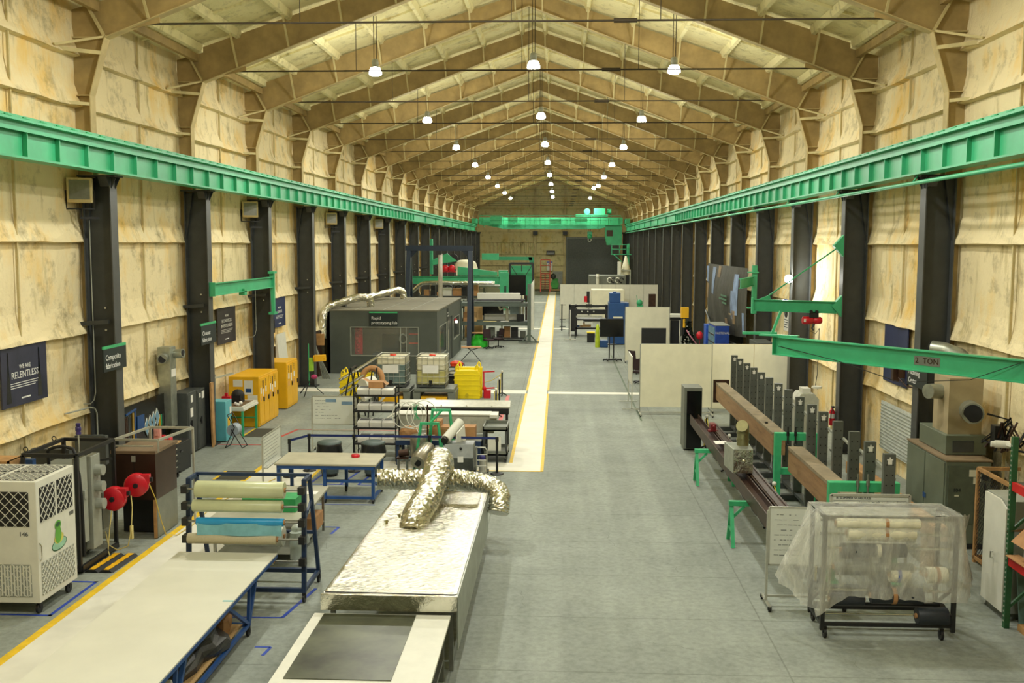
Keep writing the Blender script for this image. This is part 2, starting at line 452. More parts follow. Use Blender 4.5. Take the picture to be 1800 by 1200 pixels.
# ceiling: two foam slopes with purlin ridges
m = M()
rnd = random.Random(5)
for sd in (-1, 1):
    ny = 150; xs = [0, 1.4, 2.9, 4.4, 5.9, 7.4, 8.7, HW+.15]
    def fn(u, v, sd=sd):
        x = u*(HW+.2); return (sd*x, YF+v*(YE-YF), rz_(x)+rnd.uniform(-.02, .02))
    m.grid(24, ny, fn, False)
m.prism([(-HW-.3, YF, 11.3), (0, YF, 14.7), (HW+.3, YF, 11.3), (HW+.3, YF, 11.5), (0, YF, 14.9), (-HW-.3, YF, 11.5)], (0, YE-YF, 0))
ceiling = struct('ceiling', m, 'foam_roof')
PX = [.45, 1.95, 3.45, 4.95, 6.45, 7.9, 9.0]
for sd in (-1, 1):
    for x in PX:
        m = M(); z = rz_(x)
        m.prism([(sd*(x-.11), YF, z+.03), (sd*(x-.05), YF, z-.16), (sd*(x+.05), YF, z-.19), (sd*(x+.12), YF, z-.01)], (0, YE-YF, 0))
        struct('purlin', m, 'foam_roof', ceiling)
# thin cross ribs of the roof deck
m = M(); y = YF+1.5
for k in range(47):
    yy = YF+1.5+k*3.05
    for sd in (-1, 1): m.bar((0, yy, rz_(0)-.02), (sd*HW, yy, rz_(HW)-.02), .1, .09)
struct('deck_rib', m, 'foam_roof', ceiling)
# eave struts along the knees
for sd in (-1, 1):
    m = M(); m.bar((sd*9.1, YF, 10.95), (sd*9.1, YE, 10.95), .12, .2); struct('eave_strut', m, 'frame', ceiling)

# ================================================================ portal frames
def portal():
    T = thing('portal_frame', 'x', 'roof frame', (0, 0, 0), 0, 'tan coated portal frames down the hall')
    for sd in (-1, 1):
        inner = [(9.52, 0), (9.52, 7.2), (9.27, 7.25), (9.27, 9.04), (8.9, 10.28)]
        m = M(); m.prism([(sd*x, -.01, z) for x, z in inner]+[(sd*8.9, -.01, 11.1), (sd*9.66, -.01, 10.9), (sd*9.66, -.01, 0)], (0, .02, 0)); obj('frame_column', m, 'frame', T)
        c = T.children[-1] if T.children else None
        m = M()
        for a, b in zip(inner[2:], inner[3:]): m.bar((sd*a[0], 0, a[1]), (sd*b[0], 0, b[1]), .02, .26, (0, 1, 0))
        m.box(min(sd*9.27, sd*9.66), max(sd*9.27, sd*9.66), -.12, .12, 9.03, 9.05); m.box(min(sd*8.9, sd*9.66), max(sd*8.9, sd*9.66), -.12, .12, 10.27, 10.3)
        obj('column_flange', m, 'frame_edge', T)
        m = M(); m.prism([(sd*8.9, -.01, 10.28), (0, -.01, 13.67), (0, -.01, 14.2), (sd*8.9, -.01, 11.25)], (0, .02, 0)); obj('rafter', m, 'frame', T)
        m = M(); m.bar((sd*8.9, 0, 10.28), (0, 0, 13.67), .26, .02, (0, 0, 1)); obj('rafter_flange', m, 'frame_edge', T)
        m = M(); m.bar((sd*8.92, 0, 10.3), (sd*9.3, -.0, 11.0), .05, .2, (0, 1, 0)); m.bar((sd*8.92, -.02, 10.32), (sd*9.55, -1.1, 9.95), .07, .05); m.bar((sd*8.92, .02, 10.32), (sd*9.55, 1.1, 9.95), .07, .05); obj('knee_brace', m, 'brace', T)
        m = M(); m.bar((sd*9.0, -.1, 9.95), (sd*9.62, -.75, 9.93), .06, .08); obj('girt_brace', m, 'brace', T)
        m = M(); m.bar((sd*9.3, -.1, 8.85), (sd*9.62, -.6, 8.83), .05, .07); obj('girt_brace', m, 'brace', T)
        for x in PX[:-1]:
            zb = 13.67-.381*x; zt = rz_(x)-.12; m = M()
            m.bar((sd*x, -.13, zb+.02), (sd*x, -.75, zt), .05, .05)
            obj('flange_brace', m, 'brace', T)
    m = M(); m.cyl((-7.95, 0, 10.58), (7.95, 0, 10.58), .022, 6); m.cyl((2.2, 0, 10.58), (2.7, 0, 10.58), .05, 8); obj('tie_rod', m, 'rod', T)
    for sd in (-1, 1):
        m = M(); m.prism([(sd*8.5, -.02, 10.45), (sd*7.7, -.02, 10.6), (sd*7.7, -.02, 10.72), (sd*7.9, -.02, 10.72)], (0, .04, 0)); obj('gusset', m, 'frame', T)
    for x in (-4.6, 0, 3.2):
        m = M(); m.cyl((x, 0, 10.58), (x, 0, 13.67-.381*abs(x)), .01, 5); obj('hanger_rod', m, 'rod', T)
    return T
pf = portal()
pf.location = (0, Y0, 0); pf['label'] = 'tan coated roof frame nearest the camera, its ridge cut off by the view'
for k in range(1, NF): dup(pf, (0, Y0+SP*k, 0), 0, 'tan coated roof frame spanning the hall, %s' % nth(k))

# ================================================================ dark crane columns
def crane_col():
    T = thing('crane_column', 'x', 'steel column', (0, 0, 0), 0)
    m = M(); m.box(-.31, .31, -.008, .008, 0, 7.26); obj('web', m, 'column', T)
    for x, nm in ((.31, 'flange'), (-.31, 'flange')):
        m = M(); m.box(x-.012, x+.012, -.17, .17, 0, 7.26); obj(nm, m, 'column_lit', T)
    m = M(); m.box(-.4, .42, -.25, .25, 0, .04); obj('base_plate', m, 'column', T)
    m = M(); m.box(-.4, .45, -.22, .22, 7.26, 7.3)
    for s in (-1, 1): m.prism([(.32, s*.1-.008, 7.26), (.44, s*.1-.008, 7.26), (.32, s*.1-.008, 7.0)], (0, .016, 0))
    for s in (-1, 1): m.prism([(.1, s*.17, 7.26), (.1, s*.3, 7.26), (.1, s*.17, 7.05)], (.2, 0, 0))
    obj('cap_plate', m, 'column', T)
    m = M(); m.bar((.2, -.2, 4.05), (-.5, -.25, 4.0), .07, .09); obj('wall_strut', m, 'column', T)
    m = M(); m.cyl((.05, -.012, 4.35), (.05, -.03, 4.35), .025, 8); m.cyl((.05, -.012, 3.85), (.05, -.03, 3.85), .025, 8); obj('bolt_plate', m, 'alu', T)
    m = M(); m.prism([(-.3, -.1, 7.2), (-.1, -.1, 7.2), (-.3, -.1, 5.9)], (0, .2, 0)); obj('gusset', m, 'column', T)
    return T
cc = crane_col()
for sd, nm in ((-1, 'left'), (1, 'right')):
    for k in range(NF):
        lab = 'dark grey steel crane column under the green beam on the %s wall, %s' % (nm, nth(k))
        if sd < 0 and k == 0: cc.location = (-9.19, Y0, 0); cc['label'] = lab; cc['group'] = 'dark crane columns on the left wall'
        else: dup(cc, (sd*9.19, Y0+SP*k, 0), 0 if sd < 0 else math.pi, lab, 'dark crane columns on the %s wall' % nm)

dup(cc, (9.19, Y0-SP, 0), math.pi, 'dark grey crane column carrying the 2 TON jib, right of the view', 'dark crane columns on the right wall')

# ================================================================ green runway beams
for sd, nm in ((-1, 'left'), (1, 'right')):
    T = thing('crane_runway_beam', 'long mint green crane runway beam on the %s columns' % nm, 'crane beam', (sd*8.85, 60, 7.3))
    X = sd*8.74; YB = 117.6
    m = M(T); m.box(X-.01, X+.01, YF+.2, YB, 7.34, 7.96); obj('web', m, 'green', T)
    m = M(T); m.box(X-.12, X+.25, YF+.2, YB, 7.3, 7.34); obj('bottom_flange', m, 'green', T)
    m = M(T); m.box(X-.25, X+.25, YF+.2, YB, 7.96, 8.0); m.bar((X-sd*.12, YF+.2, 7.88), (X-sd*.12, YB, 7.88), .02, .16); obj('top_flange', m, 'green', T)
    m = M(T); m.box(X-.04, X+.04, YF+.2, YB, 8.0, 8.1); obj('crane_rail', m, 'green_dark', T)
    st = None; y = 18.24-1.2*8; ys = []
    while y < 67: ys.append(y); y += 1.2
    while y < YB: ys.append(y); y += SP
    for y in ys:
        if st is None:
            mm = M(); mm.box(min(0, -sd*.1), max(0, -sd*.1), -.014, .014, 0, .62); st = obj('stiffener', mm, 'green', T); c = st
        else: c = st.copy(); COL.objects.link(c); c.parent = T
        c.location = V((X, y, 7.34))-V(T.location)
    clip = None
    for k in range(70):
        y = 15+k*.61
        if clip is None:
            mm = M(); mm.box(-.03, .03, -.1, .1, 0, .03); mm.box(-.02, .02, -.03, .03, .03, .055); clip = obj('rail_clip', mm, 'green_dark', T); c = clip
        else: c = clip.copy(); COL.objects.link(c); c.parent = T
        c.location = V((X-sd*.16, y, 8.0))-V(T.location); c.rotation_euler = (0, 0, sd*.3)
m = M(); pts = [(8.62, y, 7.12) for y in (YF+1, 40, 80, 117)]; m.tube(pts, .045, 8)
for k in range(17): m.cyl((8.62, Y0+SP*k, 7.12), (8.75, Y0+SP*k, 7.3), .02, 6)
solo('conductor_pipe', 'long thin mint green pipe hung below the right runway beam', 'pipe', m, 'green')

# ================================================================ bridge crane parked near the end wall
def bridge():
    y = 118.6; T = thing('bridge_crane', 'mint green overhead travelling crane parked before the end wall', 'bridge crane', (0, y, 7.5))
    for yy in (y-.9, y+.9):
        m = M(T); m.prism([(-8.3, yy-.2, 8.9), (8.3, yy-.2, 8.9), (8.3, yy-.2, 8.15), (5.5, yy-.2, 7.6), (-5.5, yy-.2, 7.6), (-8.3, yy-.2, 8.15)], (0, .4, 0))
        for k in range(14): m.box(-7.8+k*1.2-.03, -7.8+k*1.2+.03, yy-.24, yy-.2, 7.8, 8.85)
        obj('girder', m, 'green', T)
    for sd in (-1, 1):
        m = M(T); m.box(sd*8.85-.25, sd*8.85+.25, y-1.9, y+1.9, 8.2, 8.75); m.cyl((sd*8.85-.1, y-1.5, 8.25), (sd*8.85+.1, y-1.5, 8.25), .2, 12); m.cyl((sd*8.85-.1, y+1.5, 8.25), (sd*8.85+.1, y+1.5, 8.25), .2, 12)
        obj('end_truck', m, 'green', T)
    m = M(T); m.box(-8.2, 8, y-2.1, y-1.2, 8.0, 8.05); obj('walkway_plate', m, 'green', T)
    m = M(T)
    for k in range(15): m.bar((-8.1+k*1.15, y-2.1, 8.05), (-8.1+k*1.15, y-2.1, 9.1), .05)
    m.bar((-8.2, y-2.1, 9.1), (8, y-2.1, 9.1), .06); m.bar((-8.2, y-2.1, 8.55), (8, y-2.1, 8.55), .05); obj('guard_rail', m, 'green', T)
    m = M(T); m.box(-6.9, -5.6, y-1.9, y-1.3, 8.1, 9.0); m.box(-4.9, -3.8, y-1.8, y-1.3, 8.3, 8.9); m.box(-.1, 1.2, y-1.9, y-1.3, 8.2, 8.7); m.box(2.8, 4.2, y-1.8, y-1.3, 8.4, 8.8); obj('drive_cabinet', m, 'green', T)
    m = M(T); m.box(2.9, 6.6, y-1.1, y+1.1, 9.0, 9.25); m.box(5, 6.3, y-.7, y+.6, 9.25, 9.95); m.cyl((4.2, y-.8, 9.6), (4.2, y+.8, 9.6), .35, 14); m.cyl((6.5, y-.2, 9.6), (7.0, y-.2, 9.6), .3, 12); obj('trolley', m, 'green', T)
    m = M(T); m.cyl((4.45, y, 7.3), (4.45, y, 9.0), .02, 6); m.cyl((4.65, y, 7.3), (4.65, y, 9.0), .02, 6); obj('hoist_rope', m, 'rod', T)
    m = M(T); m.cbox((4.55, y, 7.0), (.55, .3, .6)); m.sphere((4.55, y, 6.75), .3, 12); obj('hook_block', m, 'green', T)
    m = M(T); m.tube([(4.55+.18*math.cos(a), y, 6.35+.2*math.sin(a)) for a in [k*math.pi/8 for k in range(-11, 5)]], .05, 6); obj('hook', m, 'alu', T)
    m = M(T); m.prism([(6.5, y-1.5, 5.75), (8.2, y-1.5, 5.75), (8.2, y-1.5, 8.0), (6.3, y-1.5, 8.0), (6.3, y-1.5, 6.6)], (0, 1.6, 0)); obj('operator_cab', m, 'green', T)
    m = M(T); m.box(6.45, 7.15, y-1.52, y-1.5, 6.75, 7.45); obj('cab_window', m, 'rust', T)
bridge()

# ================================================================ high bay lamps
LX = [(-4.62, 11.03, 'left'), (.24, 11.19, 'middle'), (4.5, 11.04, 'right')]
MAT['lens'] = emis('prismatic_lens_glow', (255, 250, 226), 60)
def highbay():
    T = thing('high_bay_lamp', 'x', 'ceiling lamp', (0, 0, 0), 0)
    m = M(); m.lathe([(.03, .42), (.09, .4), (.11, .3), (.1, .2), (.14, .16)], n=14); obj('ballast_housing', m, 'lgrey', T)
    m = M(); m.lathe([(.12, .17), (.17, .1), (.2, -.02), (.19, -.05), (.12, -.09), (.02, -.1)], n=18); obj('lens', m, 'lens', T)
    m = M(); m.cyl((-.04, 0, .4), (-.04, 0, 1.7), .012, 5); obj('hanger_rod', m, 'rod', T)
    m = M(); m.cyl((.04, 0, .4), (.04, 0, 1.7), .012, 5); obj('hanger_rod', m, 'rod', T)
    return T
hb = highbay(); first = True
LP = 150
ld = bpy.data.lights.new('high_bay_light', 'POINT'); ld.energy = LP; ld.color = (1, 1, .92); ld.shadow_soft_size = .22
ldd = bpy.data.lights.new('high_bay_downlight', 'AREA'); ldd.shape = 'DISK'; ldd.size = .5; ldd.energy = 262; ldd.color = ld.color
for lx, lz, ln in LX:
    for k in range(-2, 8):
        y = 31.4+12.2*k
        if k < 0: lab = 'high bay lamp hanging over the hall behind the view, %s row' % ln
        else: lab = 'glowing high bay lamp of the %s row, %s' % (ln, nth(k))
        if first: o = hb; first = False; o.location = (lx, y, lz); o['label'] = lab; o['group'] = 'high bay lamps, %s row' % ln
        else: o = dup(hb, (lx, y, lz), 0, lab, 'high bay lamps, %s row' % ln)
        if ln == 'right' and k == 6: o.location.z += .5
        for c in o.children:
            if c.name.startswith('hanger_rod') and ln == 'middle': c.scale.z = 1.25; c.location.z = -.1
        L = bpy.data.objects.new('high_bay_light', ld); COL.objects.link(L); L.location = (lx, y, lz-.32)
        L = bpy.data.objects.new('high_bay_downlight', ldd); COL.objects.link(L); L.location = (lx, y, lz-.2)
w = bpy.data.worlds.new('world'); scn.world = w; w.use_nodes = True
w.node_tree.nodes['Background'].inputs[0].default_value = (.9, .85, .6, 1); w.node_tree.nodes['Background'].inputs[1].default_value = .02
scn.view_settings.view_transform = 'Standard'; scn.view_settings.look = 'None'; scn.view_settings.gamma = 1
scn.view_settings.exposure = -.05
# ================================================================ left wall furniture
def foil_mat(nm, st, sc, strg, dist, rough=.12):
    s = Nt(nm); v = s.coord(); s2 = s.coord(st)
    s.b.inputs['Metallic'].default_value = 1
    s.link(s.ramp(s.noise(v, 2, 4), [(.3, (196, 194, 180)), (.7, (228, 227, 216))]), s.b.inputs['Base Color'])
    s.link(s.ramp(s.noise(v, 7, 4), [(.35, (rough, rough, rough, 1)), (.7, (rough*2.4, rough*2.4, rough*2.4, 1))]), s.b.inputs['Roughness'])
    h = s.noise(s2, sc, 5, .6, .4)
    s.bump(h, strg, dist); return s.m
MAT['foil'] = foil_mat('crinkled_aluminium_foil', (1, 4.5, 1), 5, 1, .02, .07)
MAT['foilduct'] = foil_mat('crumpled_foil_duct', (1, 1, 1), 12, .6, .02, .08)

def lattice(m, o, u, v, W, H, step, w=.009, d=.01, n=None):
    """crossed diagonal bars filling a W x H rectangle at o spanned by unit vectors u, v"""
    o = V(o); u = V(u); v = V(v); nn = u.cross(v).normalized()
    k = -H
    while k < W:
        a0 = max(0, k); a1 = min(W, k+H)
        if a1-a0 > .02:
            for fl in (0, 1):
                p = (a0, a0-k); q = (a1, a1-k)
                if fl: p = (W-p[0], p[1]); q = (W-q[0], q[1])
                m.bar(o+u*p[0]+v*p[1]+nn*d/2, o+u*q[0]+v*q[1]+nn*d/2, w, d, nn)
        k += step
def wheel(parent, loc, r=.06, mat='black', rz=0):
    m = M(); m.cyl((-.02, 0, r), (.02, 0, r), r, 14); m.box(-.03, .03, -.02, .02, r, r*2.3)
    o = obj('caster', m, mat, parent); o.location = V(loc)-V(parent.location) if parent.rotation_euler.z == 0 else V(loc); o.rotation_euler = (0, 0, rz); return o
def wheels(parent, pts, r=.06, mat='black', rz=0):
    c0 = None
    for p in pts:
        if c0 is None: c0 = wheel(parent, p, r, mat, rz)
        else:
            c = c0.copy(); COL.objects.link(c); c.parent = parent; c.location = V(p)-V(parent.location)

# white cooling unit
def chiller():
    T = thing('cooling_unit', 'white wheeled cooling unit with diamond lattice grilles', 'air conditioner', (-7.7, 15.5, 0))
    x0, x1, y0, y1, z0, z1 = -8.45, -6.98, 14.92, 16.15, .2, 2.13
    m = M(T); m.box(x0, x1, y0, y1, z0, z1); obj('housing', m, 'white', T, .012)
    def grille(nm, o, u, v, W, H, back, step=.15):
        n = V(u).cross(V(v)).normalized(); m = M(T); oo = V(o)
        m.prism([oo+n*.002, oo+V(u)*W+n*.002, oo+V(u)*W+V(v)*H+n*.002, oo+V(v)*H+n*.002], n*.004)
        g = obj(nm, m, back, T); m = M(T); lattice(m, oo+n*.006, u, v, W, H, step); obj('lattice', m, 'white', g); return g
    X, Y, Z = (1, 0, 0), (0, 1, 0), (0, 0, 1)
    grille('grille', (x1, 15.02, 1.46), Y, Z, .47, .55, 'rubber'); grille('grille', (x1, 15.56, 1.46), Y, Z, .5, .55, 'rubber')
    grille('filter_panel', (x1, 15.0, .3), Y, Z, .5, .52, 'lgrey', .11); grille('filter_panel', (x1, 15.54, .3), Y, Z, .52, .52, 'lgrey', .11)
    grille('grille', (-7.85, y0, 1.42), X, Z, .75, .55, 'rubber'); g = grille('louvre_panel', (-7.85, y0, .3), X, Z, .75, .52, 'lgrey')
    m = M(T)
    for k in range(15): m.box(-7.83+k*.05, -7.81+k*.05, y0-.02, y0-.005, .32, .8)
    obj('louvre', m, 'white', g)
    for a in range(2):
        for b in range(2): grille('top_grille', (x0+.08+a*.7, y0+.08+b*.56, z1), X, Y, .62, .5, 'rubber', .12)
    m = M(T); m.tube([(x1, 14.97, .86), (x1+.03, 14.97, .9), (x1+.03, 14.97, 1.1), (x1, 14.97, 1.15)], .01, 6); obj('handle', m, 'chrome', T)
    m = M(T); m.box(x1, x1+.006, 15.94, 16.08, 1.33, 1.39); obj('maker_plate', m, 'steel', T)
    # round pictorial emblem on the side panel
    def disc(nm, cy, cz, ry, rz2, mat, off, tilt=0, par=T):
        tilt = tilt*.15
        m = M(T); pts = []
        for k in range(26):
            a = 2*math.pi*k/26; dy, dz = ry*math.cos(a), rz2*math.sin(a)
            pts.append((x1+off, cy+dy*math.cos(tilt)-dz*math.sin(tilt), cz+dy*math.sin(tilt)+dz*math.cos(tilt)))
        m.prism(pts, (.002, 0, 0)); return obj(nm, m, mat, par)
    MAT['logo_green'] = pm('printed_green', (96, 168, 60), .5); MAT['logo_pale'] = pm('printed_pale_green', (150, 196, 168), .5); MAT['logo_dark'] = pm('printed_dark_green', (30, 84, 50), .5); MAT['logo_yel'] = pm('printed_yellow', (206, 196, 90), .5)
    e = disc('emblem', 15.58, .96, .245, .1, 'logo_dark', .001, .3)
    disc('emblem_band', 15.58, .965, .225, .085, 'logo_pale', .003, .3, e); disc('emblem_ring', 15.57, 1.06, .15, .085, 'logo_yel', .004, .3, e)
    disc('emblem_body', 15.55, 1.12, .1, .14, 'logo_green', .006, -.1, e); disc('emblem_head', 15.55, 1.28, .1, .075, 'logo_green', .005, .1, e); disc('emblem_rim', 15.55, 1.29, .07, .035, 'logo_dark', .008, .1, e)
    text('146', .1, (-7.2, y0-.004, 1.3), FACE_CAM, 'ink', T, 'unit_number')
    wheels(T, [(-7.07, 15.05, 0), (-7.07, 16.0, 0), (-8.35, 15.05, 0), (-8.35, 16.0, 0)], .085)
chiller()

# open black frame with electrical gear
def skid():
    x0, x1, y0, y1, z1 = -8.25, -7.3, 16.9, 18.35, 2.12
    T = thing('power_distribution_skid', 'open black steel frame holding grey electrical boxes behind the cooling unit', 'electrical skid', ((x0+x1)/2, (y0+y1)/2, 0))
    m = M(T); w = .06
    for x in (x0, x1):
        for y in (y0, y1): m.bar((x, y, .06), (x, y, z1), w)
        m.bar((x, y0, z1), (x, y1, z1), w); m.bar((x, y0, .1), (x, y1, .1), .1)
    for y in (y0, y1): m.bar((x0, y, z1), (x1, y, z1), w); m.bar((x0, y, .1), (x1, y, .1), .08)
    m.bar((x0, 17.6, z1-.35), (x1, 18.3, z1-.35), .04); obj('frame', m, 'black', T)
    m = M(T); m.box(x0, x1, y0, y1, .14, .16); obj('tray', m, 'mgrey', T)
    m = M(T); m.box(-8.15, -7.5, 17.0, 17.9, .2, 1.8); m.box(-8.18, -7.47, 16.97, 17.93, 1.8, 1.84); obj('transformer_cabinet', m, 'mgrey', T, .01)
    m = M(T); m.box(-7.44, -7.3, 17.02, 17.28, .5, 2.05); b = obj('breaker_panel', m, 'lgrey', T, .008)
    m = M(T); m.box(-7.3, -7.27, 17.1, 17.2, 1.3, 1.45); obj('switch', m, 'lgrey', b)
    m = M(T); m.box(-7.42, -7.28, 17.4, 17.75, .3, 2.0); g = obj('meter_panel', m, 'lgrey', T, .008)
    for z in (1.72, 1.42, 1.1):
        m = M(T); m.cyl((-7.28, 17.58, z), (-7.14, 17.58, z), .1, 14); obj('socket', m, 'lgrey', g)
    m = M(T); m.box(-7.5, -7.35, 17.95, 18.25, .5, 1.2); obj('switch_box', m, 'mgrey', T, .008)
    m = M(T); m.cyl((-7.44, 17.3, 1.9), (-7.44, 17.3, 2.42), .014, 6); r = obj('beacon_pole', m, 'alu', T)
    m = M(T); m.lathe([(.045, 0), (.05, .03), (.035, .05), (.05, .07), (.05, .13), (.03, .15), (.045, .16), (.04, .2)], (-7.44, 17.3, 2.42), 10); obj('beacon', m, pm('violet_beacon', (58, 44, 110), .3), r)
    m = M(T); m.tube([(-7.95, 17.2, 1.8), (-7.95, 17.2, 2.1)]+[(-7.95+.3*(1-math.cos(a)), 17.15, 2.1+.13*math.sin(a)) for a in [k*math.pi/10 for k in range(1, 6)]]+[(-7.45, 17.1, 2.2), (-7.35, 17.05, 2.0), (-7.28, 17.0, 1.3), (-7.26, 16.98, .3)], .03, 8); obj('conduit', m, 'rubber', T)
    for y in (17.0, 18.0):
        m = M(T); m.tube([(x0+.04*math.cos(a), y, z1+.08+.04*math.sin(a)) for a in [k*math.pi/5 for k in range(10)]], .01, 5, True); m.cyl((x0, y, z1+.02), (x0, y, z1+.05), .012, 6); obj('lifting_eye', m, 'black', T)
skid()
m = M(); m.box(-8.95, -8.2, 18.45, 18.6, .1, 1.9); solo('wall_panel_board', 'dark backing board standing behind the black frame', 'board', m, 'dgrey')
m = M()
for z in (.2, .6, 1.0, 1.4, 1.8): m.box(-9.1, -8.55, 17.0, 17.5, z, z+.18)
for x in (-9.08, -8.6): m.box(x, x+.06, 17.0, 17.5, 0, 1.98)
solo('wooden_crate', 'slatted wooden crate against the wall behind the cooling unit', 'crate', m, 'wood')
m = M(); m.box(-8.52, -8.3, 17.3, 17.42, 0, 1.95); solo('blue_cabinet', 'narrow blue cabinet beside the wooden crate at the wall', 'cabinet', m, 'mblue')

# hose reels
def reel(loc, rz, label):
    T = thing('cord_reel', label, 'cord reel', loc, rz, 'red cord reels')
    m = M(); m.lathe([(.02, -.09), (.2, -.09), (.225, -.06), (.225, .06), (.2, .09), (.02, .09)], n=26, ax='y'); m.box(.02, .25, -.07, .07, .03, .2); obj('drum_case', m, 'red', T)
    m = M(); m.lathe([(.045, -.12), (.05, -.09), (.05, -.085)], n=12, ax='y'); obj('hub', m, 'black', T)
    m = M(); m.box(.2, .3, -.03, .03, .06, .14); obj('cord_guide', m, 'rubber', T)
    m = M(); m.box(-.06, .06, .07, .16, -.06, .06); obj('bracket', m, 'black', T)
    return T
reel((-7.2, 18.1, 1.06), 0, 'lower left red cord reel bolted to the black frame')
reel((-6.98, 18.6, 1.2), .15, 'upper right red cord reel beside the dark brown cabinet')
m = M(); m.tube([(-6.9, 18.15, 1.1), (-6.86, 18.1, .9), (-6.85, 18.0, .5), (-6.9, 17.95, .2), (-7.1, 17.95, .12), (-7.3, 18.0, .2), (-7.34, 18.0, .45)], .011, 6)
m.tube([(-7.2, 17.98, .86), (-7.22, 17.9, .5), (-7.26, 17.9, .12), (-7.2, 17.85, .02)], .011, 6); m.box(-6.9, -6.86, 18.05, 18.12, .3, .55)
solo('extension_cable', 'pale yellow cord hanging in a loop from the lower reel', 'cord', m, pm('pale_yellow_rubber', (206, 190, 120), .5))
m = M(); m.tube([(-6.74, 18.6, 1.24), (-6.66, 18.7, .9), (-6.62, 18.8, .5), (-6.6, 19.0, .12), (-6.5, 19.3, .02), (-6.45, 20, .02), (-6.5, 20.8, .02), (-6.55, 21.6, .02), (-6.4, 22.6, .02), (-6.1, 23.5, .02), (-5.9, 24.2, .02)], .011, 6)
solo('air_hose', 'long thin yellow hose from the upper reel along the floor edge', 'hose', m, pm('yellow_hose', (210, 182, 80), .5))

# brown cabinet with aluminium frame over it
def brown_cab():
    T = thing('brown_cabinet', 'tall dark brown laminate cabinet with pale top beside the black frame', 'cabinet', (-7.22, 19.6, 0))
    m = M(T); m.box(-7.66, -6.8, 19.08, 20.15, .78, 1.7); obj('body', m, 'brown', T)
    m = M(T); m.box(-7.68, -6.78, 19.05, 20.2, 1.7, 1.76); obj('top', m, pm('dusty_board', (120, 100, 76), .7), T)
    m = M(T); m.box(-7.66, -6.84, 19.5, 20.13, .02, .78); obj('open_space_shade', m, 'black', T)  # black block painting in the shade of the open space under the body
    m = M(T); m.box(-6.83, -6.8, 19.08, 20.15, .02, .78); obj('side_skirt', m, 'mgrey', T)
    m = M(T); m.box(-6.86, -6.8, 19.06, 19.1, .02, .78); obj('corner_batten', m, 'wood', T)
    m = M(T); m.box(-7.235, -7.225, 19.07, 19.08, .8, 1.68); obj('door_gap', m, 'rubber', T)
    m = M(T); m.box(-7.27, -7.19, 19.06, 19.08, 1.54, 1.66); obj('latch', m, 'alu', T)
brown_cab()
m = M(); z = 2.0
for a, b in (((-7.55, 18.95), (-6.68, 18.95)), ((-6.68, 18.95), (-6.5, 20.3)), ((-6.5, 20.3), (-7.4, 20.3)), ((-7.4, 20.3), (-7.55, 18.95))): m.bar((*a, z), (*b, z), .045)
m.bar((-6.5, 20.32, 0), (-6.5, 20.32, z), .04); m.bar((-7.4, 20.32, 0), (-7.4, 20.32, z), .04); m.bar((-7.6, 18.95, z-.12), (-6.78, 18.95, z-.12), .03)
m.bar((-7.55, 18.95, 1.76), (-7.55, 18.95, z), .03); m.bar((-6.68, 18.95, 1.76), (-6.68, 18.95, z), .03)
solo('aluminium_frame', 'light aluminium profile frame standing over the brown cabinet', 'frame', m, 'alu')

# cable ramps
for k, (x, lab) in enumerate(((-7.14, 'left yellow and black cable ramp on the floor by the cord reels'), (-6.88, 'right yellow and black cable ramp on the floor by the cord reels'))):
    T = thing('cable_ramp', lab, 'cable ramp', (x, 17.5, 0), -.04, 'cable ramps by the reels')
    m = M(); m.prism([(-.13, -.5, 0), (-.07, -.5, .05), (.07, -.5, .05), (.13, -.5, 0)], (0, 1, 0)); obj('base', m, 'rubber', T)
    m = M(); pts = [(-.05, -.48, .052)]+[(-.05+.1, -.48+j*.096, .052) for j in range(0)]
    for j in range(10): m.box(-.045-.012*(j % 2), .045+.012*(j % 2), -.48+j*.096, -.384+j*.096, .05, .056)
    obj('lid', m, 'yellow', T)

# tool board and tool cart
def toolboard():
    T = thing('tool_board', 'black shadow board with blue tools on the left wall', 'tool board', (-9.5, 24.85, .6))
    m = M(T); m.box(-9.5, -9.45, 23.5, 26.25, .6, 1.82); obj('panel', m, 'screen', T)
    X = -9.44
    def slab(nm, y, z, w, h, mat, tilt=0):
        m = M(T); m.cbox((X, y, z), (.02, w, h), Matrix.Rotation(tilt, 3, 'X')); obj(nm, m, mat, T)
    for k in range(5): slab('clamp', 23.68+k*.09, 1.2, .05, .75, 'rust' if k < 3 else 'dgrey')
    slab('level', 24.2, 1.15, .09, .95, pm('brass_strip', (196, 160, 70), .3, .6)); slab('t_square', 24.1, 1.66, .6, .05, 'mblue', .1); slab('t_square', 24.32, 1.2, .06, .95, 'mblue')
    slab('set_square', 24.65, 1.28, .42, .42, 'mblue')
    for k in range(4):
        m = M(T); c = V((X, 25.0+k*.22, 1.12+.05*k)); m.tube([c+V((0, .17, 0)), c+V((0, 0, .23)), c+V((0, -.17, 0)), c+V((0, 0, -.23))], .018, 4, True); f = obj('diamond_file', m, 'alu', T)
        m = M(T); m.prism([c+V((.005, .16, 0)), c+V((.005, 0, .22)), c+V((.005, -.16, 0)), c+V((.005, 0, -.22))], (.004, 0, 0)); obj('diamond_face', m, pm('pale_blue_face', (110, 150, 176), .4), f)
    for k in range(3): slab('screwdriver', 25.85+k*.11, 1.15, .03, .3, ('yellow', 'green', 'dgrey')[k])
toolboard()
